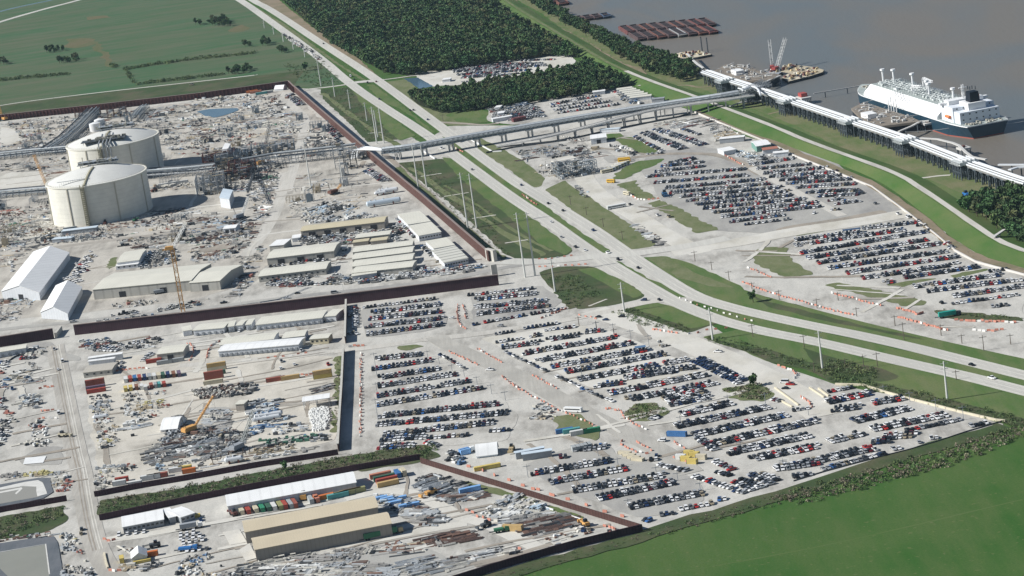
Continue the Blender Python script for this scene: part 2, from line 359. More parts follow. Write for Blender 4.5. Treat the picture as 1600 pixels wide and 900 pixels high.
fp("marsh", 'p', "952 488 975 478 1025 472 1110 499 1125 504 1078 521 1062 521 1005 510 955 491", .20, MARSH)
fp("grass_verge", 'p', "985 476 1025 472 1110 499 1122 504 1085 514 1040 500 1000 487", .24, GRASS)
right_grass = "1095 527 1158 514 1200 523 1275 533 1375 558 1450 576 1525 593 1600 612 1680 633 1680 690 1600 668 1575 660 1550 657 1415 622 1340 602 1295 598 1267 580 1200 565 1150 545"
fp("grass_verge", 'p', right_grass, .20, GRASS)
fp("marsh", 'p', "1105 530 1200 547 1290 573 1340 590 1420 610 1540 640 1600 655 1680 680 1680 690 1600 668 1550 657 1415 622 1340 602 1295 598 1267 580 1200 565 1150 545", .24, MARSH)
fp("marsh", 'W', "340 520 480 570 620 610 780 640 900 690 800 720 640 700 480 680 400 600", .25, MARSH)
fp("grass_verge", 'p', "750 215 812 248 852 279 845 291 835 294 800 269 745 232", .20, GRASSD)
fp("grass_verge", 'p', "851 297 882 282 905 298 1025 378 1025 385 990 390 980 389 950 370", .20, GRASSD)
fp("grass_verge", 'p', "1002 403 1040 400 1075 410 1160 447 1165 456 1200 464 1250 478 1325 494 1375 505 1475 527 1505 537 1600 557 1700 578 1700 608 1600 585 1425 540 1275 508 1137 476 1065 443", .20, GRASS)
fp("dry_strip", 'p', "1010 404 1040 402 1090 428 1150 450 1110 448 1060 435", .24, GRASSD)
fp("marsh", 'p', "1165 458 1200 472 1325 503 1450 532 1400 524 1300 504 1200 480", .24, MARSH)
for q in (("f", "1030 205 1160 185"), ("f", "1175 330 1330 305"), ("f", "1350 468 1500 445"), ("f", "1555 622 1700 600"), ("b", "700 835 790 828"), ("A", "900 245 1040 190")): strip("construction_road", GP(*q), 2.2, .30, GRAVELW, jit=.3)
for q in ("620 262 700 330 760 390 790 404", "640 262 720 318 800 372 850 400", "504 146 560 188 600 216 640 236"): strip("weedy_track", GP('p', q), 6, .27, GRASSD, jit=2.2)
# median strips
fp("median_grass", 'b', "-300 -120 0 45 200 165 400 310 520 400 600 450 690 500 670 508 500 400 400 330 200 190 0 68 -300 -100", .19, GRASSD)
fp("median_grass", 'b', "692 530 740 530 900 650 1100 810 1130 830 1090 832 1000 750 880 670 780 640", .19, GRASS)
fp("median_grass", 'p', "690 213 730 230 800 283 850 320 905 362 952 391 952 396 935 395 870 352 800 303 720 242", .19, GRASS)
fp("median_grass", 'p', "955 408 968 409 1012 435 1060 455 1096 470 1090 474 1050 464 1010 448", .19, GRASS)
fp("median_grass", 'p', "1110 481 1137 486 1200 501 1350 533 1500 568 1600 591 1700 615 1700 632 1600 608 1500 583 1375 553 1200 513 1150 503 1120 492", .19, GRASS)
# the two carriageways
cwR = GP('p', "330 -50 392 0 422 14 505 70 585 121 697 205 800 281 825 297 922 355 980 397 1025 427 1082 463 1137 480 1200 495 1275 511 1350 526 1425 543 1500 562 1600 587 1720 617")
cwL = GP('p', "310 -40 378 2 400 17 500 90 545 130 595 165 665 209 740 265 800 310 860 348 900 378 960 418 1012 448 1055 473 1110 496 1150 508 1200 520 1275 534 1375 558 1450 575 1525 592 1600 612 1720 641")
strip("highway", cwR, 12.4, .30, CONC); strip("highway", cwL, 12.4, .30, CONC)
LINE = mat("road_line", (.62, .60, .52), .8); LINEY = mat("yellow_line", (.5, .42, .16), .8)
TYREW = mat("tyre_worn_concrete", (.47, .455, .41), .9, var=.12, scale=.02)
def offline(pts, off):
    pts = smooth(pts, 2); o = []
    for i, p in enumerate(pts):
        d = pts[min(i+1, len(pts)-1)]-pts[max(i-1, 0)]; nn = Vector((-d.y, d.x, 0)).normalized(); o.append(p+nn*off)
    return o
for cw in (cwR, cwL):
    for off, mm in ((4.6, LINE), (-4.6, LINE)): strip("lane_marking", offline(cw, off), .3, .36, mm, sm=0)
    for off in (-3.1, -1.5, 1.5, 3.1): strip("tyre_wear", offline([p for p in cw if p.y < 3000], off), .8, .33, TYREW, jit=.15, sm=0)
    sp_ = offline(cw, 0); mbd = MB(); acc = 0.0
    for i in range(len(sp_)-1):
        a, b = sp_[i], sp_[i+1]; d = (b-a); L_ = d.length; t = 0; d.normalize(); nn = Vector((-d.y, d.x, 0))*.15
        while t < L_:
            q = a+d*t; e = a+d*min(L_, t+3)
            if e.y < 3200: mbd.add([(q-nn)[:2]+(.36,), (e-nn)[:2]+(.36,), (e+nn)[:2]+(.36,), (q+nn)[:2]+(.36,)], [(0, 1, 2, 3)])
            t += 12
    o = obj("lane_marking", mbd, LINE); o['kind'] = 'structure'
# cross roads
strip("crossing_road", GP('b', "560 525 680 510 780 505"), 16, .34, CONC, sm=1)
strip("crossing_road", GP('g', "-60 735 150 740 400 720 560 700 740 690 900 670 1100 640 1350 590"), 17, .34, CONC)
strip("access_road", GP('p', "660 531 740 524 860 505 940 490 1000 474 1045 468 1085 470"), 11, .28, SHELL)
strip("access_road", GP('p', "280 572 400 562 540 548 600 541 660 531"), 10, .22, SHELL)
strip("perimeter_road", GP('p', "-120 532 0 515 120 503 300 484 360 477 440 466 620 447 700 437 772 422 790 418 850 410 900 404"), 9, .24, ASPH)
strip("access_road", GP('p', "680 526 700 540 760 566 820 592 875 625 950 664 1040 707 1080 740"), 14, .28, ground_mat("service_road", (.48, .46, .41), (.40, .385, .345), (.34, .325, .29), .03, .5, (1, .05), math.radians(-60), .6, .2))
strip("access_road", GP('p', "925 486 965 497 1010 512 1060 530 1130 560 1200 592 1260 628 1290 650"), 22, .27, GRAVELW)
strip("dirt_road", GP('D', "-420 420 -300 430 0 455 200 425 400 402 700 402 850 420 1000 480 1150 565")[2:], 9, .28, BROWNG)
strip("access_road", GP('E', "470 310 560 360 650 410 850 520 1060 625 1180 690"), 8, .29, SHELL)
strip("haul_road", GP('p', "1070 396 1120 402 1160 430 1250 462 1350 488 1450 512 1600 545 1700 565"), 30, .25, GRAVEL)
strip("haul_road", GP('p', "1050 395 1110 385 1160 378 1240 362 1340 348 1420 333"), 26, .26, GRAVELW)
strip("haul_road", GP('p', "880 245 905 262 925 300 985 332 1040 368 1095 396"), 17, .26, GRAVELW)
strip("haul_road", GP('R', "430 -900 470 -700 530 -400 560 -250 600 -60 640 100 660 250 690 420 720 560 760 700 850 860 950 960"), 13, .25, SHELL2)
for off in (-2.4, -.6, 1.4, 3.0):
    strip("wheel_track", offline(GP('R', "430 -900 470 -700 530 -400 560 -250 600 -60 640 100 660 250 690 420 720 560 760 700"), off), .7, .30, GRAVELW if off > 0 else BROWNG, jit=.15, sm=0)
strip("access_road", GP('f', "180 180 160 300 110 470 -60 700"), 12, .23, SHELL)
strip("access_road", GP('T', "740 900 860 480 900 330 800 240 700 170 740 120"), 10, .23, SHELL)
strip("access_road", GP('O', "-100 450 200 380 420 400 600 480 800 600 1000 640 1200 740 1400 830 1500 900"), 9, .23, GRAVELW)
strip("access_road", GP('O', "-300 850 0 790 300 740 600 680 850 640"), 9, .22, GRAVELW)
strip("access_road", GP('R', "700 640 1000 600 1300 560 1450 500 1600 470"), 10, .22, GRAVELW)
strip("access_road", GP('I', "-300 380 0 150 600 60 1200 -10 1700 -60"), 11, .22, ground_mat("old_road", (.42, .39, .34), (.36, .335, .29), (.31, .28, .24), .03, .3, (1, .1), -RA, .5, .2))
# darker or browner surfaces inside the yard
for reg, s, m_ in (('Q', "0 240 60 190 250 100 420 50 740 30 800 120 1100 180 1500 330 1595 400 1595 540 1300 640 1000 690 800 600 300 420", ASPH),
                   ('p', "1010 240 1090 228 1160 240 1240 225 1290 245 1380 305 1425 330 1330 352 1200 365 1110 360 1030 310 1000 262", ASPH),
                   ('E', "700 780 1250 690 1500 640 1560 690 1400 720 900 830 640 800", BROWNG),
                   ('F', "0 200 400 120 600 110 610 130 420 150 0 222", GRASSD), ('p', "1240 385 1300 362 1440 340 1500 380 1600 430 1600 500 1500 492 1400 465 1290 430", GRAVEL),
                   ('G', "120 250 720 185 800 330 780 400 600 450 160 490", ASPH), ('G', "980 160 1530 85 1700 200 1620 260 1000 400", ASPH),
                   ('p', "575 560 680 545 760 600 810 650 790 690 590 705", GRAVEL), ('A', "60 490 200 470 850 390 1150 470 1500 620 1700 700 1300 900 900 880 300 600", GRAVELW),
                   ('e', "0 210 60 180 260 170 290 200 250 260 0 290", GRAVELW), ('S', "0 340 100 360 190 440 100 480 0 470", GRAVELW), ('K', "160 890 300 800 480 790 490 900 480 930 170 940", ASPH),
                   ('K', "0 -20 380 -30 480 50 620 90 640 120 460 120 300 60 0 60", ASPH), ('L', "180 780 200 690 400 680 400 860 190 850", ASPH),
                   ('O', "940 560 1400 490 1700 600 1500 760 1400 780 1100 700", ASPH), ('n', "0 830 700 720 1000 680 1200 800 1500 700 1600 780 1200 900 0 900", ASPH),
                   ('U', "160 540 380 510 560 500 640 600 500 640 240 610", ASPH), ('U', "860 560 930 570 1020 640 1010 670 950 680 920 640", ASPH)):
    flat("yard_surface", GP(reg, s), .20, m_, jit=1.5)
# grass islands
for reg, s, m_ in (('D', "0 290 120 270 220 310 345 380 300 400 200 400 90 340 20 310", GRASS), ('D', "0 560 100 500 200 460 390 440 330 490 200 540 80 600 0 600", GRASS), ('U', "930 450 1060 440 1080 465 980 495 930 500", GRASS),
                   ('D', "20 640 160 610 200 680 330 750 180 770 130 720", GRASSD), ('g', "850 370 920 350 1050 410 1230 500 1290 540 1160 560 1000 460", GRASSD),
                   ('p', "1180 392 1195 387 1230 388 1240 410 1270 430 1225 435 1180 410", GRASSD), ('F', "210 560 320 540 560 590 920 670 900 700 780 710 560 650 300 590", GRASSD),
                   ('F', "640 555 900 520 1000 510 930 530 760 575", GRASSD), ('F', "1080 490 1340 445 1360 460 1130 510", GRASSD), ('F', "980 730 1120 740 1600 790 1600 810 1150 800 1000 770", MARSH),
                   ('I', "830 240 880 165 915 165 900 230 850 260", GRASSD), ('p', "148 800 155 783 300 760 529 716 655 697 670 712 655 719 540 736 340 776 160 812", MARSH),
                   ('p', "-200 850 0 809 100 790 105 812 80 830 -200 880", MARSH), ('p', "550 712 660 695 672 700 690 715 660 722 560 738", MARSH),
                   ('O', "760 300 960 340 1100 370 1300 440 1640 560 1640 580 1480 530 1250 440 1000 400 860 350", GRASSD), ('o', "150 440 300 490 460 540 400 550 200 470", GRASS),
                   ('L', "1220 290 1280 280 1260 600 1240 880 1190 880 1210 600", GRASSD), ('B', "640 240 760 220 880 200 1000 240 1050 300 960 340 800 330 700 310", GRASSD),
                   ('k', "690 790 760 730 900 720 1000 780 860 830 740 830", GRASSD), ('k', "250 800 420 790 540 890 520 960 300 900", GRASSD),
                   ('A', "560 0 830 0 1000 160 880 200 830 240 740 270 640 140", MARSH), ('G', "400 560 560 540 620 560 500 590 410 585", GRASSD)):
    flat("grass_patch", GP(reg, s), .24, m_, jit=2.0, step=5)
strip("scrub_bank", GP('p', "1570 666 1400 716 1240 770 1100 808 1005 838 900 868 800 894 700 925"), 14, .22, MARSH, jit=2)
PLG = ground_mat("plant_ground", (.46, .43, .375), (.27, .25, .22), (.59, .555, .485), .022, .11, (1, .22), -RA, .75, .5)
random.seed(21)
flat("plant_yard", GP('p', "-200 235 0 198 150 175 320 158 452 141 505 190 560 240 590 275 600 300 560 325 500 345 440 385 400 440 300 470 120 490 0 500 -200 530"), .15, PLG, jit=2)
flat("container_yard", GP('p', "150 560 300 548 420 545 528 560 524 690 400 720 250 745 160 762 135 640"), .15, ground_mat("container_yard_ground", (.56, .525, .45), (.37, .345, .295), (.66, .62, .54), .02, .09, (1, .4), 0, .7, .4), jit=2)
for (reg, s, n, ax) in (('p', "-60 230 150 190 455 150 560 232 765 409 780 430 300 475 0 505 -60 510", 95, -4), ('p', "100 545 300 515 530 485 530 700 160 765", 60, 4), ('p', "660 735 990 830 700 900 200 900 180 850", 44, 12), ('p', "600 700 1000 500 1250 660 1040 820", 20, 12), ('p', "1050 380 1250 370 1600 540 1560 555 1150 430", 16, -35), ('p', "820 220 1000 210 1100 380 1050 390", 10, -60), ('p', "-40 560 90 560 140 760 -40 770", 24, 8)):
    poly = GP(reg, s); pts = fill(poly, 8); random.shuffle(pts)
    for k in range(n):
        a0 = math.radians(ax+random.choice((0, 0, 0, 92))+U(-7, 7)); p = Vector((*pts[k], 0)); q = [p]; 
        for _ in range(random.choice((3, 5, 8))):
            a0 += U(-.12, .12); e = q[-1]+Vector((math.cos(a0), math.sin(a0), 0))*U(9, 16)
            if not inside(e, poly): break
            q.append(e)
        if len(q) > 2: o = strip("worn_lane", q, U(1.2, 4.2), .215, random.choice((GRAVELW, BROWNG, GRAVELW, MATS["old_road"], BROWNG)), jit=.5, sm=1)
random.seed(8)
# levee
def resample(pts, n):
    pts = smooth(pts, 2); d = [0]
    for i in range(1, len(pts)): d.append(d[-1]+(pts[i]-pts[i-1]).length)
    out = []; j = 0
    for k in range(n):
        t = d[-1]*k/(n-1)
        while j < len(d)-2 and d[j+1] < t: j += 1
        u = (t-d[j])/max(1e-6, d[j+1]-d[j]); out.append(pts[j].lerp(pts[j+1], min(1, u)))
    return out
toe = resample(GP('p', "690 -34 747 0 800 33 840 53 895 82 925 104 955 118 985 131 1040 158 1097 178 1162 210 1225 227 1275 245 1360 275 1415 310 1465 355 1512 390 1550 410 1600 424 1750 462"), 90)
crest = [G(x, y, 4.0) for x, y in PX('p', "718 -48 773 -12 800 8 850 39 900 68 945 96 985 114 1017 127 1085 150 1125 166 1200 194 1267 223 1325 243 1407 273 1440 295 1475 318 1525 353 1557 375 1600 393 1750 432")]
crest = resample(crest, 90)
mb = MB(); rows = []
for i in range(90):
    d = crest[min(89, i+1)]-crest[max(0, i-1)]; nn = Vector((-d.y, d.x, 0)).normalized(); t = toe[i]; nn = nn if nn.dot(crest[i]-t) > 0 else -nn
    c = crest[i]; rows.append([(t.x, t.y, .15), ((c-nn*3.5).x, (c-nn*3.5).y, 3.9), ((c+nn*3.5).x, (c+nn*3.5).y, 3.9), ((c+nn*17).x, (c+nn*17).y, .15)])
for i in range(90): mb.v += rows[i]
for i in range(89):
    for j in range(3): mb.f.append((4*i+j, 4*i+4+j, 4*i+5+j, 4*i+1+j)); mb.m.append(0)
a, b, c = [Vector(mb.v[k]) for k in mb.f[0][:3]]
if (b-a).cross(c-a).z < 0: mb.f = [tuple(reversed(f)) for f in mb.f]
o = obj("levee", mb, LEVEE); o['kind'] = 'structure'
strip("levee_road", [Vector((p.x, p.y, 4.0)) for p in crest if p.y < G(985, 114).y], 5.0, 0.03, SHELL, jit=.3, sm=0)
strip("levee_track", [Vector((p.x, p.y, 4.0)) for p in crest if p.y > G(990, 116).y], 3.4, 0.03, GRASSD, jit=.5, sm=0)
flat("bare_verge", GP('c', "-60 -60 30 40 100 90 200 145 330 190 480 260 610 370 740 450 850 470 820 430 700 400 560 320 440 240 300 180 180 120 60 40 -20 -60"), .28, BROWNB, jit=1.5)
strip("weedy_verge", GP('p', "1090 173 1127 190 1207 222 1242 240 1300 262 1362 287 1417 326 1462 361 1492 386 1525 404 1600 424 1700 449"), 9, .5, BROWNB, jit=1.2)
# toe path linking to the levee road
strip("path", GP('c', "790 545 870 520"), 4, 1.2, SHELL)
# ponds at lower left
fp("pond_liner", 'R', "-400 720 0 650 330 600 420 600 455 640 490 860 480 960 -400 1100", .27, LINER, jit=.4)
fp("pond", 'R', "-400 810 0 725 355 662 385 900 380 950 100 950 0 845 -100 800", .31, MUD, jit=.2)
strip("liner_edge", GP('R', "-200 768 0 722 358 658 388 895"), .7, .36, STREAKP, sm=0)
fp("pond_liner", 'R', "-200 230 0 190 300 140 390 140 420 250 340 300 0 375 -200 420", .27, LINER, jit=.4)
fp("pond", 'R', "-200 260 0 215 280 165 330 170 370 250 300 290 0 345 -200 385", .31, mat("grey_basin", (.27, .265, .24), .9), jit=.4)
fp("white_pad", 'R', "-100 240 0 215 200 170 300 158 340 180 370 265 295 285 285 210 180 205 0 235 -100 260", .35, STREAKP, jit=.6)
fp("white_pad", 'R', "-100 265 0 248 170 215 180 225 130 270 120 262 150 232 0 262 -100 280", .35, STREAKP, jit=.4)
fp("concrete_pad", 'K', "200 882 360 870 340 920 180 935", .3, WHITE, jit=.3)
fp("concrete_pad", 'N', "240 565 370 540 430 640 300 665", .24, GRAVELW, jit=.2)
fp("concrete_pad", 'N', "370 700 450 650 510 765 420 790", .24, GRAVELW, jit=.2)
clear_poly(GP('a', "1200 700 1300 675 1500 670 1500 700 1400 735 1338 748 1280 735"))
for q_, t_ in (('e', "0 210 60 180 260 170 290 200 250 260 0 290"), ('S', "0 340 100 360 190 440 100 480 0 470"), ('e', "930 300 1310 270 1310 330 960 430 930 420"), ('T', "-20 620 150 620 150 700 -20 740"), ('J', "40 110 240 60 330 80 250 110 60 130")): clear_poly(GP(q_, t_))
fp("pond", 'a', "1225 700 1300 684 1490 678 1495 692 1400 725 1340 738 1290 728", .3, BLUEW, jit=1)
fp("excavation", 'J', "40 110 240 60 330 80 250 110 60 130", .3, BROWNG, jit=1)

# ================================================================ WALLS AND FENCES
Z0 = .3
def ang(a, b): return math.atan2(b[1]-a[1], b[0]-a[0])
def wall(name, label, pts, h, t, m, coping=None, ribs=None, cat='wall', posts=None):
    """a wall along world points; each straight run is one panel part, with coping and buttresses of its own"""
    o = thing(name, label, cat, (pts[0].x, pts[0].y, 0)); base = Vector((pts[0].x, pts[0].y, 0))
    pm = MB(); cm = MB(); rm = MB()
    segs = []
    for i in range(len(pts)-1):
        a = pts[i]-base; b = pts[i+1]-base; L = (b-a).length; r = ang(a, b); c = (a+b)/2
        k = bpy.data.objects.new('wall_panel', None)
        sm = MB(); sm.box((0, 0), (L, t), 0, h)
        q = obj('wall_panel', sm, m, parent=o); q.location = (c.x, c.y, 0); q.rotation_euler = (0, 0, r)
        bpy.data.objects.remove(k)
        if coping:
            cm.box((c.x, c.y), (L+.02, t+.8), h+.003, h+.35, r)
        if ribs:
            side, sp = ribs; n = int(L/sp); dx, dy = math.cos(r), math.sin(r)
            for j in range(n+1):
                px, py = a.x+dx*j*sp, a.y+dy*j*sp; nx, ny = -dy*side, dx*side
                rm.box((px+nx*1.3, py+ny*1.3), (.5, 2.0), 0, h*.92, r, top=.75)
    if coping: obj('coping', cm, coping, parent=o)
    if ribs: obj('buttress', rm, m, parent=o)
    if posts:
        for i in range(len(pts)-1):
            a = pts[i]-base; b = pts[i+1]-base; L = (b-a).length; n = int(L/posts)
            for j in range(n):
                p = a.lerp(b, (j+.5)/max(1, n)); bm_ = MB(); bm_.tube((p.x, p.y, 0), (p.x, p.y, h+7), .16, 5); bm_.box((p.x, p.y), (1.4, .5), h+7, h+7.25)
                obj('lamp_post', bm_, POLEM, parent=o)
    return o
COPM = mat("wall_coping", (.24, .19, .17), .8)
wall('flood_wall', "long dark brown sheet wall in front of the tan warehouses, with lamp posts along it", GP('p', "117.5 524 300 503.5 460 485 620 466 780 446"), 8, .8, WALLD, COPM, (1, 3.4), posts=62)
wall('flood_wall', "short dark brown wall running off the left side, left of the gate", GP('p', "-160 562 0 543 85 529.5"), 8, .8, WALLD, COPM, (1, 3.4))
wall('flood_wall', "long red-brown wall between the plant and the highway marsh, passing under the pipe bridge", GP('p', "461 145 505 184 560 232 582 252 660 317 765 409"), 8.2, .8, WALLB, COPM, (1, 3.4))
wall('flood_wall', "far brown wall with buttresses between the plant and the green meadow", GP('p', "-120 204 0 189 160 172 320 154 452 136 461 145"), 7.5, .8, mat("brown_wall_far", (.12, .05, .045), .8, var=.2, scale=.3, stripes=(0, 4.5, .5)), COPM, (-1, 4.5))
wall('flood_wall', "dark wall seen edge on between the container yard and the upper car park", GP('p', "542 478 540.5 537"), 5, .6, WALLB, CONCM)
wall('flood_wall', "dark wall seen edge on beside the row of orange barriers, south of the gravel road", GP('p', "538 550 535 615 532 660 529.5 706"), 4.8, .6, WALLB, CONCM)
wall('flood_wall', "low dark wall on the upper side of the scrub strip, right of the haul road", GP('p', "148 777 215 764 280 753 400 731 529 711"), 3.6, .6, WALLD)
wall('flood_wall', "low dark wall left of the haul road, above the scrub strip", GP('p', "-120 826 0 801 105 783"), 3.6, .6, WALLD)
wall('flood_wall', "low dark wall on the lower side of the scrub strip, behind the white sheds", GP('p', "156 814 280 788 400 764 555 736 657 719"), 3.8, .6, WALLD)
wall('flood_wall', "red-brown wall between the pipe laydown yard and the lowest car park", GP('p', "658 724 730 746 800 767 880 792 1004 830"), 3.5, .6, mat("wall_dark_brown", (.075, .036, .03), .8, var=.2, scale=.3, stripes=(0, 2.4, .5)))
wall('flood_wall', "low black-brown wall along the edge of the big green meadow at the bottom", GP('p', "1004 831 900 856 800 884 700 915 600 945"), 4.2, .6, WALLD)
wall('gate_pier', "pale concrete gate pier at the far corner where the brown walls meet", GP('f', "1450 722 1500 735"), 9, 3, CONCM)
wall('gate_pier', "pale concrete gate pier nearer the corner of the brown walls", GP('f', "1476 832 1512 826"), 9.5, 3, CONCM)
wall('gate_pier', "leaning concrete pier beside the gap in the dark wall, left of the haul road start", GP('I', "440 790 480 735"), 4, 2, CONCM)
BARR = mat("cream_barrier", (.62, .56, .42), .85, var=.1)
wall('levee_wall', "low white wall along the foot of the levee, beside the right-hand car parks", GP('p', "1085 176 1127 194 1207 227 1242 245 1300 268 1362 293 1417 333 1462 368 1492 393 1525 411 1600 431 1700 456"), 1.6, .9, mat("pale_wall", (.60, .57, .53), .8))
wall('barrier_wall', "cream concrete barrier line between the right car park and the scrub by the highway", GP('C', "290 97 480 102 620 147 820 202 1000 248 1170 292 1410 347 1470 352"), 1.3, .9, BARR)
wall('silt_fence', "thin black silt fence along the lower edge of the right car park", GP('C', "0 768 200 706 400 652 600 600 800 550 1000 492 1200 425 1450 352"), .9, .15, STEELD, cat='fence')
wall('silt_fence', "low dark fence under the road bridge, along the near side of the levee car park", GP('p', "760 240 800 232 880 221 960 203 1060 184 1080 178"), 1.8, .3, STEELD, cat='fence')
wall('barrier_wall', "long white jersey barrier standing on the highway shoulder near the pipe bridge", GP('V', "255 800 400 895"), 1.2, 1.2, WHITE, cat='barrier')
wall('barrier_wall', "white jersey barrier bent round the gravel corner right of the highway", GP('V', "665 735 760 790 850 840 920 835"), 1.2, 1.2, WHITE, cat='barrier')
for s, l in (("1055 235 1240 372", "upper of two white barrier runs splitting the lanes above the car park entrance"), ("1090 330 1190 385", "short white barrier run below the longer one at the car park entrance"),
             ("1325 235 1440 310", "white barrier run on the left of the pair at the right car park gate"), ("1395 240 1475 300", "white barrier run on the right of the pair at the right car park gate")):
    wall('barrier_wall', l, GP('B', s), 1.1, .9, BARR, cat='barrier')
wall('barrier_wall', "white barrier at the bend of the haul road near the yellow roofed shop", GP('R', "815 730 830 800 845 845"), 1.2, 1, BARR, cat='barrier')
wall('fence_panel', "white fence along the laydown yard below the grass strip", GP('o', "140 455 260 495"), 1.2, .5, WHITE, cat='fence')
wall('fence_panel', "white fence piece further down the laydown yard, near the yellow loader", GP('o', "375 535 450 560"), 1.2, .5, WHITE, cat='fence')

# ================================================================ TANKS
def tank(label, c, R, h, dome, boxed):
    o = thing('storage_tank', label, 'storage tank', (c[0], c[1], Z0))
    mb = MB(); n = 96
    P = []
    for z, r in ((0, R), (h-1.2, R), (h-1.2, R+.6), (h, R+.6), (h, R-1.2)):
        P += [(r*math.cos(2*math.pi*i/n), r*math.sin(2*math.pi*i/n), z) for i in range(n)]
    fs = []
    for k in range(4): fs += [(k*n+i, k*n+(i+1) % n, (k+1)*n+(i+1) % n, (k+1)*n+i) for i in range(n)]
    mb.add(P, fs); ob = obj('wall', mb, TANKM, o)
    for p in ob.data.polygons: p.use_smooth = False
    mb = MB(); P = []; K = 12
    for k in range(K+1):
        t = k/K; r = (R-1.2)*math.cos(t*math.pi/2*.98) if False else (R-1.2)*(1-t); z = h-.2+dome*(1-(r/(R-1.2))**2)
        P += [(r*math.cos(2*math.pi*i/n), r*math.sin(2*math.pi*i/n), z) for i in range(n)]
    fs = []
    for k in range(K): fs += [(k*n+i, k*n+(i+1) % n, (k+1)*n+(i+1) % n, (k+1)*n+i) for i in range(n)]
    mb.add(P, fs); rf = obj('roof', mb, TANKR, o); [setattr(p, 'use_smooth', True) for p in rf.data.polygons]
    for a in (-160, -118, -62, -20, 20, 62, 118, 160, -97):       # vertical buttress seams
        mb = MB(); a = math.radians(a); mb.box((math.cos(a)*(R+.35), math.sin(a)*(R+.35)), (.7, 1.1), 0, h-1.3, a); obj('pilaster', mb, mat("tank_seam", (.50, .47, .39), .9), o)
    mb = MB()                                              # stair tower up the side
    a = math.radians(-98); x, y = math.cos(a)*(R+2.6), math.sin(a)*(R+2.6)
    mb.lattice((x, y, 0), (x, y, h+2), 3.0, r=.2)
    for k in range(20): mb.box((x, y), (2.8, 3.0), k*h/20, k*h/20+.9)
    obj('stair_tower', mb, YELLT, o)
    mb = MB(); 
    for k in range(n):                                     # rim railing
        a0, a1 = 2*math.pi*k/n, 2*math.pi*(k+1)/n
        mb.tube(((R)*math.cos(a0), R*math.sin(a0), h), (R*math.cos(a0), R*math.sin(a0), h+1.2), .07, 3); mb.tube((R*math.cos(a0), R*math.sin(a0), h+1.2), (R*math.cos(a1), R*math.sin(a1), h+1.2), .07, 3)
    obj('railing', mb, YELLT, o)
    def on(x, y): r = math.hypot(x, y); return h-.2+dome*(1-min(1, (r/(R-1.2)))**2)
    mb = MB()                                              # walkway over the dome from the stair head to the crown
    p = [( -R*.11*(1-t), -R*.985*(1-t), on(-R*.11*(1-t), -R*.985*(1-t))) for t in [i/12 for i in range(12)]]
    for i in range(11):
        mb.tube((p[i][0], p[i][1], p[i][2]+.5), (p[i+1][0], p[i+1][1], p[i+1][2]+.5), .9, 4); mb.tube((p[i][0]-1.5, p[i][1], p[i][2]), (p[i][0]-1.5, p[i][1], p[i][2]+2), .12, 3); mb.tube((p[i][0]+1.5, p[i][1], p[i][2]), (p[i][0]+1.5, p[i][1], p[i][2]+2), .12, 3)
    obj('roof_walkway', mb, YELLT, o)
    if boxed == 1:                                         # low railed platform left of the stair head
        mb = MB()
        for k in range(14): x = -R*.62+k*2.1; yy = -R*.72; z = on(x, yy); mb.tube((x, yy, z), (x, yy, z+2.6), .12, 3)
        mb.box((-R*.62+13, -R*.72), (29, 1.2), on(-20, -R*.72)+2.2, on(-20, -R*.72)+2.5); obj('roof_platform', mb, STEEL, o)
    # pump platform at the crown with pipes
    mb = MB(); zt = on(0, R*.35)
    for i in range(5):
        for j in range(2): mb.tube((-16+i*8+boxed*2, 8+j*9, on(-16+i*8, 8)-1), (-16+i*8+boxed*2, 8+j*9, zt+4.5), .35, 5)
    mb.box((boxed*2, 12), (38, 12), zt+2.2, zt+2.6); mb.box((boxed*2, 12), (36, 10), zt+4.4, zt+4.7)
    obj('pump_platform', mb, STEEL, o)
    mb = MB(); random.seed(5)
    for i in range(16): mb.box((U(-17, 17), U(8, 16)), (U(1.2, 4), U(1, 3)), zt+2.7, zt+U(3.5, 6.2))
    for i in range(8): x = U(-17, 17); mb.tube((x, U(8, 16), zt+2.6), (x, 12, zt+U(6, 9)), .35, 5)
    obj('pump_gear', mb, mat("pump_gear", (.36, .34, .28), .6, var=.5, scale=.5), o)
    if boxed == 2:                                         # riser pipes on the near wall and a projecting platform over the rim
        for x in (-8, -4.2, -.6, 2.8): m2 = MB(); m2.tube((x+1, -R-1.4, 0), (x+1, -R-1.4, h+4), .75, 8); m2.tube((x+1, -R-1.4, h+4), (x+1, -12, h+8), .75, 8); obj('riser_pipe', m2, STEEL, o)
        m2 = MB(); m2.box((-4, -R*.62), (44, 14), h+5.2, h+5.8)
        for i in range(6):
            for j in range(2): m2.tube((-24+i*8, -R*.62-5+j*10, on(0, R*.7)-1), (-24+i*8, -R*.62-5+j*10, h+5.2), .3, 4)
        obj('roof_platform', m2, STEELD, o)
        m3 = MB()
        for i in range(30): m3.box((U(-24, 16), -R*.62+U(-6, 6)), (U(1, 4), U(1, 3)), h+5.8, h+U(6.6, 9))
        obj('platform_gear', m3, MATS["pump_gear"], o)
    return o
YELLT = mat("ochre_steel", (.38, .35, .24), .7)
tank("near cream concrete storage tank with a plain pale domed roof and a stair tower", (-366, 2223), 46.5, 37, 9, 1)
tank("far storage tank behind the near one, with riser pipes and a dark roof platform", (-377, 2428), 46.5, 37, 9, 2)
for (x, y, r, h, l) in ((150, 205, 6.5, 9, "small white round tank behind the far storage tank"), (157, 199, 6, 9, "small white round tank furthest back behind the storage tanks")):
    p = G(x, y); mb = MB(); mb.tube((0, 0, 0), (0, 0, h), r, 28); o = obj('round_tank', mb, WHITE, None, (p.x, p.y, Z0)); tag(o, l, 'storage tank')
    m2 = MB(); m2.tube((0, 0, h+.01), (0, 0, h+1.4), r*.98, 28, r2=.6); obj('roof', m2, WHITE, o)

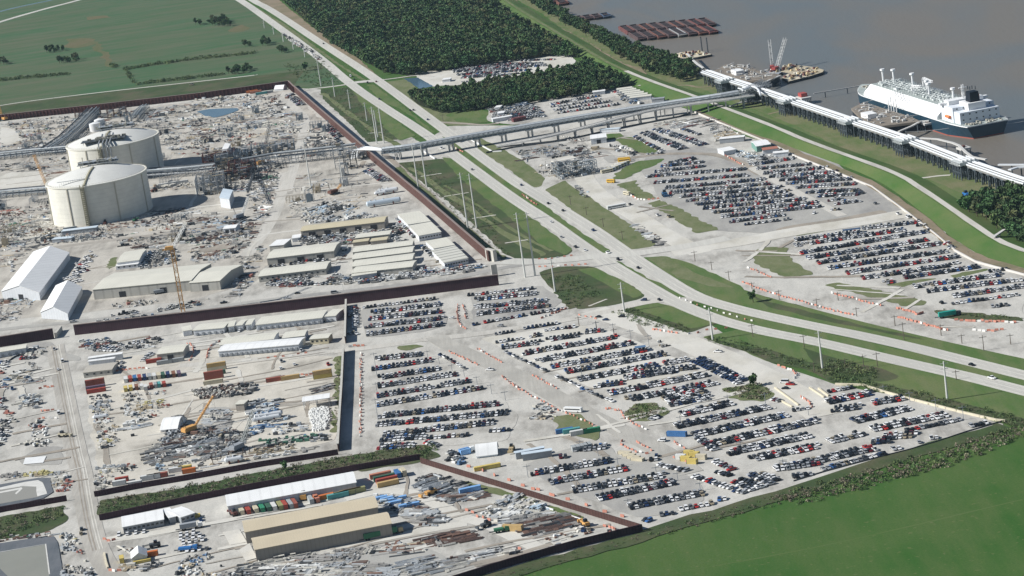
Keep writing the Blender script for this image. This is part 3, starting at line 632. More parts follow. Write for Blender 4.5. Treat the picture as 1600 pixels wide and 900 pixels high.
# ================================================================ BUILDINGS
TAN = mat("tan_roof_sheet", (.58, .50, .36), .6, var=.05, scale=.05, stripes=(0, 1.6, .05)); TANW = mat("taupe_wall_sheet", (.33, .30, .26), .7, var=.06, scale=.2, stripes=(0, 2.2, .15))
CREAM = mat("cream_roof_sheet", (.66, .64, .55), .6, var=.05, scale=.08, stripes=(0, 2.5, .08)); CREAMW = mat("grey_wall_sheet", (.42, .41, .37), .75, var=.06, scale=.2, stripes=(0, 7.5, .25))
WROOF = mat("white_membrane", (.82, .82, .80), .6, var=.04, scale=.08, stripes=(0, 6, .10)); WWALL = mat("white_wall", (.62, .64, .66), .7, var=.05, scale=.2, stripes=(0, 3, .12))
BLUT = mat("pale_blue_roof", (.58, .66, .72), .5, var=.06, scale=.1); GREYW = mat("grey_cladding", (.30, .32, .34), .7, var=.1, scale=.3)
DARK = mat("dark_opening", (.03, .032, .036), .9); YROOF = mat("ochre_roof_sheet", (.55, .49, .34), .65, var=.05, scale=.1, stripes=(0, 1.5, .08))
def bld(name, label, reg, s, h, rise, kind='gable', rf=CREAM, wl=CREAMW, doors=0, wins=0, cat='building', open_=False, gend=False, group=None, ac=0):
    (x1, y1), (x2, y2), (x3, y3) = PX(reg, s)
    hh = h+Z0; a = G(x1, y1, hh); b = G(x2, y2, hh); c = G(x3, y3, hh)
    L = (b-a).length; D = max(2.4, (c-b).length); r = ang(a, b)
    if kind in ('gablex',) : pass
    n = Vector((-math.sin(r), math.cos(r), 0)); skew = (c-b).dot(Vector((math.cos(r), math.sin(r), 0)))
    D = max(2.4, (c-b).dot(n))
    if kind == 'skew': K = skew; kind = 'gable'
    elif kind == 'skewx': K = skew; kind = 'gablex'
    else: K = 0
    o = thing(name, label, cat, (a.x, a.y, Z0), r, group)
    e_ = Vector((math.cos(r), math.sin(r), 0))*L; f_ = n*D+e_.normalized()*K; clear_poly([a, a+e_, a+e_+f_, a+f_])
    def sh(x, y): return (x+K*y/D, y)
    q = lambda x, y, z: (*sh(x, y), z)
    mb = MB()
    if not open_:
        if kind in ('gable', 'flat', 'arch'):
            mb.add([q(0, 0, 0), q(L, 0, 0), q(L, 0, h), q(0, 0, h)], [(0, 1, 2, 3)]); mb.add([q(0, D, 0), q(L, D, 0), q(L, D, h), q(0, D, h)], [(3, 2, 1, 0)])
            k = 10 if kind == 'arch' else 2
            top = [(D*i/k, h+(rise*math.sin(math.pi*i/k) if kind != 'flat' else 0)) for i in range(k+1)]
            for X, fl in ((0, 1), (L, 0)):
                P = [q(X, 0, 0)]+[q(X, y, z) for y, z in top]+[q(X, D, 0)]; f = tuple(range(len(P))); mb.add(P, [f if fl else tuple(reversed(f))])
        else:
            for Y, fl in ((0, 0), (D, 1)):
                P = [q(0, Y, 0), q(L, Y, 0), q(L, Y, h), q(L/2, Y, h+rise), q(0, Y, h)]; f = tuple(range(5)); mb.add(P, [tuple(reversed(f)) if fl else f])
            mb.add([q(0, 0, 0), q(0, D, 0), q(0, D, h), q(0, 0, h)], [(3, 2, 1, 0)]); mb.add([q(L, 0, 0), q(L, D, 0), q(L, D, h), q(L, 0, h)], [(0, 1, 2, 3)])
        obj('wall', mb, wl, o)
    else:
        for i in range(max(2, int(L/8)+1)):
            for Y in (.3, D-.3): m2 = MB(); x = min(L-.3, .3+i*(L-.6)/max(1, int(L/8))); m2.tube(q(x, Y, 0), q(x, Y, h), .22, 5); obj('post', m2, wl, o)
    mb = MB(); e = .45; t = .28
    if kind in ('gable', 'flat', 'arch'):
        k = 12 if kind == 'arch' else 2
        pr = []
        for i in range(k+1):
            y = -e+(D+2*e)*i/k; z = h+.05+(rise*math.sin(math.pi*i/k) if kind != 'flat' else 0); pr.append((y, z))
        P = []
        for X in (-e, L+e):
            P += [q(X, y, z+t) for y, z in pr]+[q(X, y, z) for y, z in pr]
        m_ = k+1; o2 = 2*m_; fs = []
        for i in range(k): fs += [(i, o2+i, o2+i+1, i+1), (m_+i+1, o2+m_+i+1, o2+m_+i, m_+i), (i, i+1, m_+i+1, m_+i), (o2+i+1, o2+i, o2+m_+i, o2+m_+i+1)]
        fs += [(0, m_, o2+m_, o2), (k, o2+k, o2+m_+k, m_+k)]
        mb.add(P, fs)
    else:
        pr = [(-e, h+.05), (L/2, h+rise+.05), (L+e, h+.05)]; P = []
        for Y in (-e, D+e): P += [q(x, Y, z+t) for x, z in pr]+[q(x, Y, z) for x, z in pr]
        fs = []
        for i in range(2): fs += [(i, i+1, 6+i+1, 6+i), (3+i, 9+i, 9+i+1, 3+i+1), (i, 3+i, 3+i+1, i+1), (6+i+1, 9+i+1, 9+i, 6+i)]
        fs += [(0, 6, 9, 3), (2, 5, 11, 8)]
        mb.add(P, fs)
    ro = obj('roof', mb, rf, o)
    for i in range(doors):
        x = L*(i+.7)/(doors+.4); m2 = MB(); wdt = min(5.5, L/8+2); dh = min(h*.72, 4.6)
        m2.box((0, 0), (wdt, .12), 0, dh); d = obj('door', m2, DARK, o); d.location = (x, -.07, .02)
    if wins:
        for i in range(wins):
            x = L*(i+.5)/wins; m2 = MB(); m2.box((0, 0), (1.5, .1), h*.45, h*.45+1.0); d = obj('window', m2, GLASS, o); d.location = (x, -.06, 0)
    if ac:
        for i in range(ac):
            x = L*(i+.5)/ac; m2 = MB(); m2.box((0, 0), (1.6, .9), .5, 2.4); d = obj('cooling_unit', m2, GREYW, o); d.location = (x, -.5, 0)
    if gend:                                               # gable trim and ridge ventilators
        m2 = MB()
        for i in range(int(L/12)): m2.box((L*(i+.5)/int(L/12), D/2), (2.4, 1.2), h+rise+.2, h+rise+1.1)
        obj('ridge_vent', m2, rf, o)
    return o
B_ = bld
B_('warehouse', "rear one of two long tan-roofed sheds, its front wall in deep shade", 'N', "415 560 1450 365 1405 285", 6.5, 2.2, 'gable', TAN, TANW)
B_('warehouse', "front one of two long tan-roofed sheds, beside the silver pipe laydown", 'N', "492 698 1555 492 1508 408", 6.5, 2.2, 'gable', TAN, TANW, doors=0)
B_('tent_hall', "long bright white membrane hall behind the row of shipping containers", 'N', "280 357 1280 172 1240 92", 4.5, 2.6, 'gable', WROOF, WWALL, cat='tent', wins=0)
B_('tent_hall', "large white tent at the left edge with one side wall in blue shade", 'I', "12 428 305 440 540 125", 6, 5.5, 'skewx', WROOF, WWALL, cat='tent', doors=1)
B_('tent_hall', "smaller white tent between the large tent and the long grey building", 'I', "318 590 528 605 640 395", 5, 5, 'skewx', WROOF, WWALL, cat='tent')
B_('warehouse', "long grey-walled building with cream roof behind the tower crane", 'I', "725 415 1492 342 1532 222", 8, 2, 'gable', CREAM, CREAMW, doors=2)
B_('warehouse', "shorter cream-roofed building joined to the right end of the long grey one", 'J', "-22 362 215 345 240 232", 7, 2, 'gable', CREAM, CREAMW, doors=1)
B_('site_office', "single cream-roofed office beside the green patch and grey road", 'I', "915 205 1085 182 1130 100", 5, 1.2, 'gable', CREAM, WWALL, wins=5)
B_('annex', "low white lean-to in front of the single cream-roofed office", 'I', "905 232 1075 212 1085 190", 3, .3, 'flat', WROOF, WWALL, wins=4)
B_('shed', "white flat-roofed cube above the long cream-roofed shop", 'J', "605 74 715 64 715 22", 6, .3, 'flat', WROOF, CREAMW)
B_('workshop', "long cream-roofed shop just in front of the white cube", 'J', "585 172 1105 112 1105 48", 5.5, 1.3, 'gable', CREAM, CREAMW, doors=3, wins=0)
B_('workshop', "second long cream-roofed shop, nearer the brown wall, with a windowed front", 'J', "520 312 1045 250 1042 195", 4.5, 1.1, 'gable', CREAM, CREAMW, wins=12)
for i, s in enumerate(("605 678 975 632 975 603", "603 722 975 676 975 642", "602 768 975 722 975 686", "600 808 975 768 975 732")):
    B_('office_trailer', ("backmost", "second", "third", "nearest")[i]+" of four joined cream-roofed strips beside the red-brown wall car park", 'f', s, 4, .9, 'gable', CREAM, CREAMW, group="joined strip buildings")
B_('office_trailer', "short cream strip roof tucked in front of the four joined strips", 'f', "600 828 752 806 752 785", 3.4, .4, 'flat', CREAM, WWALL)
B_('warehouse', "long ochre-roofed shed across the middle of the plant, with eight bays", 'f', "280 546 800 486 800 455", 6, 1.4, 'gable', YROOF, TANW, doors=5)
B_('office_trailer', "pale roofed trailer right below the long ochre shed", 'f', "620 590 832 565 832 542", 4, .4, 'flat', CREAM, CREAMW)
B_('office_trailer', "small tan trailer on the left of a close pair below the pale trailer", 'f', "605 618 700 606 697 592", 3, .3, 'flat', YROOF, TANW)
B_('office_trailer', "small tan trailer on the right of a close pair below the pale trailer", 'f', "716 610 815 598 812 582", 3, .3, 'flat', YROOF, TANW)
B_('office_trailer', "small white trailer at the left end of the long ochre shed", 'f', "225 592 275 585 275 565", 3, .3, 'flat', WROOF, WWALL)
B_('office_block', "upper of two flat cream office blocks beside the red-brown wall", 'f', "952 505 1090 484 1020 420", 4.5, .3, 'skew', CREAM, WWALL, wins=8)
B_('office_block', "lower of two flat cream office blocks beside the red-brown wall", 'f', "1017 575 1156 550 1092 488", 4.5, .3, 'skew', CREAM, WWALL, wins=8)
B_('office_block', "cream office block second from the wall corner, above the striped one", 'f', "1112 655 1240 632 1186 586", 4, .3, 'skew', CREAM, WWALL, wins=8)
B_('office_block', "striped-roof office block nearest the corner of the brown walls", 'f', "1178 745 1325 715 1242 637", 4, .3, 'skew', mat("striped_roof", (.60, .59, .52), .6, stripes=(1, 9, .8)), WWALL, wins=9)
tr = ("10 733 248 712 262 668", "282 705 326 699 328 658", "345 694 390 690 394 652", "420 690 462 685 470 643", "500 690 1015 634 1018 578", "1040 624 1122 618 1126 568")
tl = ("cream trailer office at the left of the row behind the dark wall", "small cream trailer after the leftmost long one behind the wall", "middle small cream trailer in the row behind the wall", "small cream trailer next to the longest one behind the wall", "longest cream trailer office in the row behind the dark wall", "cream trailer at the right end of the row behind the dark wall")
for s, l in zip(tr, tl): B_('trailer_office', l, 'J', s, 4, .5, 'gable', CREAM, WWALL, ac=max(1, int((float(s.split()[2])-float(s.split()[0]))/45)), group="trailer offices below the dark wall")
B_('trailer_office', "cream trailer by the red-fenced lane, far left of the row behind the wall", 'L', "30 90 96 78 112 40", 3.6, .3, 'flat', CREAM, WWALL)
B_('trailer_office', "ribbed cream roof at the back of the double office block by the gravel road", 'J', "215 848 635 802 652 748", 4, .8, 'gable', CREAM, WWALL, ac=9)
B_('trailer_office', "ribbed white roof at the front of the double office block by the gravel road", 'J', "205 897 830 842 826 792", 4, .8, 'gable', WROOF, WWALL, ac=16)
B_('trailer_office', "cream roofed trailer right of the double office block", 'J', "706 795 876 775 880 730", 4, .6, 'gable', CREAM, WWALL, wins=4)
B_('guard_house', "yellowish low building beside the gate at the end of the gravel road", 'J', "920 802 1062 790 1066 758", 4, .5, 'gable', CREAM, YROOF, wins=4)
B_('trailer_office', "cream trailer at the left edge below the dark wall", 'K', "-60 62 200 20 196 -8", 4, .6, 'gable', CREAM, WWALL, ac=5)
B_('workshop', "cream-roofed shop with dark right side, among containers left of the double offices", 'K', "1225 70 1428 47 1442 -6", 5, 1, 'gable', CREAM, CREAMW, doors=1)
B_('site_office', "broad grey-tan low building right of the haul road corner", 'K', "650 214 872 188 872 138", 3.6, .6, 'gable', mat("taupe_roof", (.46, .43, .37), .8, var=.05, stripes=(0, 6, .05)), CREAMW, wins=4)
B_('canopy', "narrow white strip roof just behind the grey-tan building", 'K', "690 126 890 102 890 92", 4, .2, 'flat', WROOF, WWALL)
B_('canopy', "second narrow white strip roof further behind the grey-tan building", 'K', "690 103 950 66 950 54", 4, .2, 'flat', WROOF, WWALL)
B_('tent_hall', "white half-round tent left of the yellow crane", 'K', "1255 662 1385 650 1378 578", 1.2, 4.2, 'arch', WROOF, WWALL, cat='tent')
B_('canopy', "white open-sided canopy above the heap of white bags", 'L', "965 640 1170 610 1166 576", 5.5, .5, 'gable', WROOF, STEEL, open_=True)
B_('shed', "small cream cube shed standing alone in the container yard", 'L', "440 660 503 656 503 630", 4.5, .2, 'flat', CREAM, TANW)
B_('trailer_office', "longest white trailer building right of the haul road, with pickups in front", 'R', "960 520 1277 460 1243 386", 3.6, .6, 'gable', WROOF, GREYW, wins=9)
B_('trailer_office', "narrow white trailer between the long one and the square one", 'R', "1322 448 1372 436 1336 366", 3.4, .3, 'flat', WROOF, GREYW)
B_('trailer_office', "square white trailer at the right of the trailer row by the haul road", 'R', "1412 444 1517 410 1476 342", 3.4, .5, 'gable', WROOF, GREYW, wins=3)
B_('tent_hall', "white peaked tent beside a yellow container in the lower left yard", 'R', "1030 768 1146 746 1136 694", 2.4, 2.6, 'gablex', WROOF, WWALL, cat='tent')
B_('tent_hall', "white arched tent with pale blue front in the lowest car park", 'O', "925 120 1085 100 1050 50", .8, 5.0, 'arch', WROOF, BLUT, cat='tent')
B_('trailer', "rear one of two long grey box trailers beside the arched tent", 'O', "1228 92 1450 50 1446 38", 3.6, .15, 'flat', BLUT, GREYW, cat='trailer')
B_('trailer', "front one of two long grey box trailers beside the arched tent", 'O', "1280 104 1508 70 1500 56", 3.6, .15, 'flat', BLUT, GREYW, cat='trailer')
B_('warehouse', "white shed by the pipe bridge, left of the round grass island", 'U', "815 488 935 472 915 444", 5, 1, 'gable', WROOF, WWALL, doors=1)
B_('shed', "small pale shed under the road bridge behind the white one", 'U', "885 415 1035 405 1030 398", 3, .3, 'flat', BLUT, WWALL)
B_('warehouse', "white shed with green front beside the levee", 'D', "1110 345 1218 328 1190 290", 5, 1.2, 'gable', WROOF, mat("green_wall", (.16, .30, .25), .7), doors=1)
B_('trailer_office', "white trailer by the curved dark road in the levee yard", 'D', "805 365 855 385 905 350", 3.6, .3, 'flat', WROOF, WWALL)
B_('trailer_office', "long low white trailer with dark front near the levee", 'D', "820 288 1010 270 1000 258", 4, .3, 'flat', WROOF, GREYW)
B_('trailer_office', "rusty red-roofed cabin next to the green-fronted shed", 'D', "1160 375 1275 360 1268 343", 3.4, .3, 'flat', mat("rusty_roof", (.38, .16, .11), .8), WWALL)
B_('trailer_office', "double white cabin right of the rusty red-roofed one", 'D', "1240 400 1355 388 1350 375", 3.4, .3, 'flat', WROOF, WWALL)
for i in range(6): B_('trailer_office', ("nearest", "second", "third", "fourth", "fifth", "farthest")[i]+" white roof in the stepped row below the woods and levee", 'U', " ".join(str(v) for v in (1120-i*20, 168-i*13, 1285-i*30, 148-i*12, 1275-i*30, 138-i*12)), 3.6, .3, 'flat', CREAM, WWALL, group="stepped row of cabins")
B_('shed', "grey cabin at the near end of the stepped white roofs", 'U', "1290 178 1385 168 1375 160", 3.2, .3, 'flat', GREYW, GREYW)
B_('shed', "pale metal building by the near storage tank, standing in its own dark shadow", 'e', "1372 335 1432 345 1455 290", 9, .4, 'skew', BLUT, WWALL)
B_('shed', "white gabled shed with open bays below the metal building", 'e', "1395 532 1470 525 1475 505", 4, 1.2, 'gable', WROOF, WWALL, doors=2)
B_('shed', "long blue-grey roof in front of the near storage tank", 'e', "385 548 600 522 598 512", 3.5, .4, 'flat', BLUT, GREYW)
B_('shed', "shorter blue-grey roof below the longer one near the tank", 'e', "325 598 445 588 443 578", 3.2, .3, 'flat', BLUT, GREYW)
B_('shed', "white tall shed by the red steelwork right of the far tank's shadow", 'T', "228 585 268 590 300 525", 7, .3, 'skew', WROOF, WWALL)
B_('tent_hall', "white round-topped tent at the far corner of the plant", 'T', "645 100 712 95 712 85", 1.5, 4, 'arch', WROOF, WWALL, cat='tent')
B_('trailer_office', "white trailer at the edge of the far woods car park", 'c', "505 578 580 568 575 560", 3.4, .3, 'flat', WROOF, WWALL)
B_('trailer_office', "long white trailer in the yard just below the second wood", 'V', "850 582 1000 556 995 548", 3.4, .3, 'flat', WROOF, WWALL)
B_('trailer_office', "maroon trailer next to the long white one below the second wood", 'V', "1010 580 1110 560 1105 552", 3.4, .3, 'flat', mat("maroon_sheet", (.14, .05, .05), .7), mat("maroon_sheet", (.14, .05, .05), .7))
for i, (s, l) in enumerate((("865 492 905 488 900 475", "small white cabin nearest the second wood's lower edge"), ("885 538 935 532 925 520", "small white cabin behind the maroon trailer"), ("1025 462 1105 455 1100 447", "white-roofed cabin touching the lower edge of the second wood"), ("455 275 515 268 510 258", "white cabin by the blue pond in the woods car park"))): B_('cabin', l, 'V', s, 3, .3, 'flat', WROOF, WWALL)
for i, (s, l) in enumerate((("790 128 810 121 800 112", "white cabin on the far left of the woods lot"),)): pass
B_('carport', "small blue panel roof among cars in the big central car park", 'A', "1265 572 1340 562 1335 550", 3, .2, 'flat', mat("blue_panel", (.10, .18, .30), .5), STEEL, open_=True)
B_('carport', "long dark blue canopy in the right car park's back row", 'F', "345 182 462 168 460 160", 3, .2, 'flat', mat("navy_panel", (.06, .10, .17), .5), STEEL, open_=True)

# ================================================================ PIPE BRIDGE, ROAD BRIDGE, JETTY
CONCB = mat("pale_concrete", (.56, .55, .52), .8, var=.08, scale=.3); PIPEW = mat("white_pipe", (.66, .68, .69), .4, var=.05, scale=.1); PIPEG = mat("insulated_pipe", (.50, .54, .55), .45, .2, var=.12, scale=.3)
WTRUSS = mat("white_truss", (.66, .68, .66), .6, var=.05); GALV = STEEL
def shift(pts, off):
    o = []
    for i, p in enumerate(pts):
        d = pts[min(i+1, len(pts)-1)]-pts[max(i-1, 0)]; nn = Vector((-d.y, d.x, 0)).normalized(); o.append(p+nn*off)
    return o
def path3(reg, lst):
    """lst: x y z triples of region pixels"""
    n = lst.split(); return [G(*PX(reg, n[i]+" "+n[i+1])[0], float(n[i+2])) for i in range(0, len(n), 3)]
def deck(mb, pts, half, z0, z1, mi=0):
    A = shift(pts, half); B = shift(pts, -half)
    for i in range(len(pts)-1):
        a, b, c, d = A[i], A[i+1], B[i+1], B[i]
        P = [(p.x, p.y, p.z+z0) for p in (d, c, b, a)]+[(p.x, p.y, p.z+z1) for p in (d, c, b, a)]
        mb.add(P, [(0, 3, 2, 1), (4, 5, 6, 7), (0, 1, 5, 4), (1, 2, 6, 5), (2, 3, 7, 6), (3, 0, 4, 7)], mi)
def along(pts, sp):
    out = []; d = 0; nxt = sp/2
    for i in range(len(pts)-1):
        a, b = pts[i], pts[i+1]; L = (b-a).length
        while nxt <= d+L: out.append((a.lerp(b, (nxt-d)/L), ang(a, b))); nxt += sp
        d += L
    return out
def viaduct(name, label, pts, half, dz, pier_sp, pipes, truss=None, mats=None, pier='col', cat='bridge', loops=None):
    o = thing(name, label, cat, (pts[0].x, pts[0].y, 0)); b0 = Vector((pts[0].x, pts[0].y, 0)); P = [p-b0 for p in pts]
    mb = MB(); deck(mb, P, half, 0, dz); obj('deck', mb, mats[0], o)
    if truss:
        for sd in (half-.1, -half+.1):
            mb = MB(); A = shift(P, sd); hgt = truss
            for i in range(len(A)-1):
                a, b = A[i], A[i+1]; n = max(1, int((b-a).length/4.5))
                up_ = Vector((0, 0, hgt)); zz = Vector((0, 0, dz))
                mb.tube(a+up_+zz, b+up_+zz, .22, 4, caps=False)
                for k in range(n):
                    p = a.lerp(b, k/n)+zz; q = a.lerp(b, (k+1)/n)+zz
                    mb.tube(p, p+up_, .16, 4, caps=False); mb.tube(p, q+up_, .13, 3, caps=False); mb.tube(p+up_, q, .13, 3, caps=False)
            obj('truss', mb, mats[1], o)
    for off, zz, r, m in pipes:
        mb = MB(); A = shift(P, off)
        for i in range(len(A)-1): mb.tube(A[i]+Vector((0, 0, dz+zz)), A[i+1]+Vector((0, 0, dz+zz)), r, 8, caps=(i in (0, len(A)-2)))
        obj('pipe', mb, m, o)
    for (p, r) in along(P, pier_sp):
        if p.z < 1.5: continue
        mb = MB(); nx, ny = -math.sin(r), math.cos(r)
        for s_ in (-.62, .62): mb.box((p.x+nx*half*s_, p.y+ny*half*s_), (1.2, 1.2) if pier == 'col' else (.9, .9), 0, p.z-.3, r)
        if pier == 'leg':
            for s_ in (-1, -.3, .3, 1): mb.box((p.x+nx*half*s_+math.cos(r)*1.2, p.y+ny*half*s_+math.sin(r)*1.2), (.8, .8), 0, p.z-.3, r)
            for z_ in (1, 5): mb.tube((p.x-nx*half, p.y-ny*half, z_), (p.x+nx*half, p.y+ny*half, z_+4), .3, 4); mb.tube((p.x+nx*half, p.y+ny*half, z_), (p.x-nx*half, p.y-ny*half, z_+4), .3, 4)
        if pier == 'pair':
            for s_ in (-.62, .62): mb.box((p.x+nx*half*s_+math.cos(r)*4, p.y+ny*half*s_+math.sin(r)*4), (.9, .9), 0, p.z-.3, r)
        mb.box((p.x, p.y), (1.6 if pier == 'col' else 5.5, half*2), p.z-1.0, p.z+.01, r)
        obj('pier', mb, mats[2], o)
    if loops:
        mb = MB()
        for (p, r) in along(P[loops[0]:loops[1]+1], 5):
            nx, ny = -math.sin(r), math.cos(r); zt = p.z+dz+(truss or 3)
            mb.tube((p.x-nx*half, p.y-ny*half, zt), (p.x, p.y, zt+1.6), .28, 5); mb.tube((p.x, p.y, zt+1.6), (p.x+nx*half, p.y+ny*half, zt), .28, 5)
            mb.tube((p.x-nx*half, p.y-ny*half, zt), (p.x-nx*half, p.y-ny*half, zt-3), .28, 5)
        obj('bracing', mb, mats[1], o)
    return o
pb = smooth(path3('p', "596 241 7.5 640 236 8 680 229 8 764 214 8 880 194 8 980 178 8 1078 163 9 1120 157 10 1156 151 10"), 1)
pb = shift(pb, 4.5)
viaduct('pipe_bridge', "long pipe bridge carrying grey pipes from the plant across the highway to the jetty", pb, 4.5, 1.2, 26,
        [(-3.2, 1.4, 1.0, PIPEG), (-.9, 1.4, 1.0, PIPEG), (1.4, 1.4, 1.0, PIPEG), (3.4, 1.2, .7, PIPEW), (-2.2, 3.6, .8, PIPEW), (1.2, 3.6, 1.0, PIPEG)], 2.6, (mat("bridge_girder", (.17, .21, .24), .7, var=.1, scale=.1), GALV, CONCB), 'pair', loops=(0, 7))
rb = smooth(path3('p', "776 231 .6 800 226 2 840 219 4 880 210 5.5 920 200 7 980 184 9 1020 174 9.5 1078 165 10 1110 161 10 1150 156 10 1180 151 10"), 1)
viaduct('road_bridge', "slim concrete road bridge rising in a curve beneath and beside the pipe bridge", shift(rb, 3.5), 3.5, 1.1, 17, [(3.2, .5, .3, CONCB), (-3.2, .5, .3, CONCB)], None, (CONCB, CONCB, mat("grey_pier", (.36, .36, .35), .85)), 'col')
# elbow where the pipes dive into the plant rack
def polypipe(name, label, pts, r, m, cat='pipe', parent=None):
    mb = MB(); b0 = Vector((pts[0].x, pts[0].y, 0)); pts = smooth([p-b0 for p in pts], 2)
    for i in range(len(pts)-1): mb.tube(pts[i], pts[i+1], r, 8, caps=(i in (0, len(pts)-2)))
    o = obj(name, mb, m, parent, (b0.x, b0.y, 0))
    if label: tag(o, label, cat)
    return o
for i, l in enumerate(("outer of three white pipes bending down at the plant end of the pipe bridge", "middle of three white pipes bending down at the plant end of the pipe bridge", "inner of three white pipes bending down at the plant end of the pipe bridge")):
    a = pb[0]; e = G(552+i*4, 240-i*1.2, 8); polypipe('bend_pipe', l, [Vector((a.x, a.y-3+i*3, 11)), Vector((e.x+8, e.y-2+i*3, 11.5)), Vector((e.x, e.y, 11)), Vector((e.x-2, e.y, 3))], .9, PIPEW)
# jetty trestle
J = smooth(path3('p', "1096 116 10 1124 126 10 1166 139 10 1187 147 10 1240 165 10 1340 199 10 1417 225 10 1495 256 10 1575 284 10 1600 292 10"), 0)
J = shift(J, 5)
STD = mat("jetty_underframe", (.085, .105, .12), .7, var=.2, scale=.3)
jet = viaduct('jetty_trestle', "long white jetty trestle with parallel white pipes along the river bank", J, 5, 2.3, 12,
        [(-5.0, -.2, .75, PIPEW), (-3.6, 1.0, .6, PIPEW), (.2, 1.0, .65, PIPEW), (1.7, 1.0, .65, PIPEW), (5.0, -.2, .7, PIPEW)], None, (mat("jetty_girder", (.23, .225, .215), .7, var=.2, scale=.2), GALV, STD), 'leg', cat='jetty')
def platform(name, label, c, sx, sy, z0, z1, rot, deckm, legm, braced=True, n=3, cat='platform'):
    o = thing(name, label, cat, (c.x, c.y, 0), rot); mb = MB(); mb.box((0, 0), (sx, sy), z0, z1); obj('deck', mb, deckm, o)
    k = max(2, int(sx/4)); k2 = max(2, int(sy/4)); mb = MB()
    for i in range(k):
        for j in range(k2):
            x = -sx/2+.8+i*(sx-1.6)/(k-1); y = -sy/2+.8+j*(sy-1.6)/(k2-1); mb.tube((x, y, -1), (x, y, z0), .45, 6)
            if braced:
                if i < k-1: x2 = x+(sx-1.6)/(k-1); mb.tube((x, y, .5), (x2, y, z0-.5), .22, 4); mb.tube((x2, y, .5), (x, y, z0-.5), .22, 4); mb.tube((x, y, z0/2), (x2, y, z0/2), .22, 4)
                if j < k2-1: y2 = y+(sy-1.6)/(k2-1); mb.tube((x, y, .5), (x, y2, z0-.5), .22, 4); mb.tube((x, y2, .5), (x, y, z0-.5), .22, 4)
    obj('pile_frame', mb, legm, o); return o
jd = ang(J[0], J[-1])
for i, (s, l) in enumerate((("1134 130", "first braced platform from the far end of the jetty trestle"), ("1232 162", "braced platform on the trestle right of the pipe junction"), ("1329 194", "braced platform at the middle of the jetty trestle"), ("1417 224", "braced platform between the middle one and the right end of the trestle"), ("1508 258", "braced platform nearest the right end of the jetty trestle"))):
    x, y = PX('p', s)[0]; c = G(x, y, 10); o = platform('expansion_platform', l, c, 17, 16, 11.6, 14.2, jd, mats_ := mat("platform_cladding", (.50, .53, .52), .6), STD); 
    mb = MB()
    for k in range(4): mb.tube((-8, -5+k*3.4, 15.1), (8, -5+k*3.4, 15.1), .7, 8)
    obj('pipe', mb, PIPEW, o)
    mb = MB(); mb.lattice((-8.5, -8.3, 12.9), (8.5, -8.3, 12.9), 2, r=.2); obj('side_truss', mb, GALV, o)
c = G(1180, 142, 10); o = platform('pipe_junction', "dense cluster of curved pipes where the pipe bridge meets the jetty", c, 26, 26, 8, 9, jd, STD, STD)
mb = MB()
for k in range(7): mb.lattice((-12, -12+k*4, 9), (12, -12+k*4, 14.5), 3.2, r=.2)
for k in range(5): mb.lattice((-12+k*6, -13, 9), (-12+k*6, 13, 17), 2.6, r=.18)
obj('pipe_frame', mb, GALV, o)
for k in range(5):
    mb = MB(); y = -10+k*4.5
    for q, e in (((-20, y, 12), (6, y, 12.5)), ((6, y, 12.5), (10, y-3, 15)), ((10, y-3, 15), (12, -14, 15))): mb.tube(q, e, .8, 8)
    obj('pipe', mb, PIPEW, o)
for i, (s, l) in enumerate((("1160 141 1176 134 1186 140 1188 149", "large white pipe curling over the jetty junction"),)):
    polypipe('curved_pipe', l, [G(x, y, 17) for x, y in PX('p', s)], 1.0, PIPEW)
# loading platforms in the river
def dock(lab, reg, s, z, h, bl):
    pts = GP(reg, s, z); c = sum(pts, Vector((0, 0, 0)))/len(pts); o = thing('loading_platform', lab, 'dock', (c.x, c.y, 0)); L = [(p.x-c.x, p.y-c.y) for p in pts]
    mb = MB(); mb.prism(L, z-h, z); obj('deck', mb, [mat("dock_deck", (.22, .19, .155), .85, var=.2, scale=.1)], o)
    mb = MB(); mb.prism([(x*.97, y*.97) for x, y in L], 1.0, z-h-.01); obj('underdeck_shade', mb, mat("dock_painted_shade", (.02, .025, .035), .9), o)  # solid near-black block, painted as the shade beneath the deck
    mb = MB(); xs = [p[0] for p in L]; ys = [p[1] for p in L]
    for x, y in fill(L, 9): mb.tube((x, y, -1), (x, y, 1.2), .6, 6)
    obj('pile', mb, STD, o)
    pts2 = [p for p in fill([(x*.9, y*.9) for x, y in L], 5)]
    mb = MB(); random.seed(11+bl)
    for x, y in pts2:
        if rnd() < .34: mb.box((x, y), (U(1, 4), U(1, 3)), z, z+U(.5, 2.6), jd+random.choice((0, 1.57)))
        if rnd() < .35: q = random.choice(pts2); mb.tube((x, y, z+2.2), (x+U(-9, 9), y+U(-6, 6), z+U(1.5, 3)), .3, 5)
    obj('deck_gear', mb, mat("deck_gear", (.52, .52, .50), .6, var=.5, scale=.2), o)
    mb = MB(); x, y = pts2[len(pts2)//2]; mb.box((x, y), (16, 9), z, z+4.2, jd); obj('control_building', mb, WROOF, o)
    return o, pts2
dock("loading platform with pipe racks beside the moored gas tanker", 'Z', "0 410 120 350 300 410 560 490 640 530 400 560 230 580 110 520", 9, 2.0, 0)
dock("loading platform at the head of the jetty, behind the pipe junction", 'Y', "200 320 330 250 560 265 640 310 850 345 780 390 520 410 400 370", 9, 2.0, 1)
for i, (x, y, l) in enumerate((("250 468", "460 560", ""),)): pass
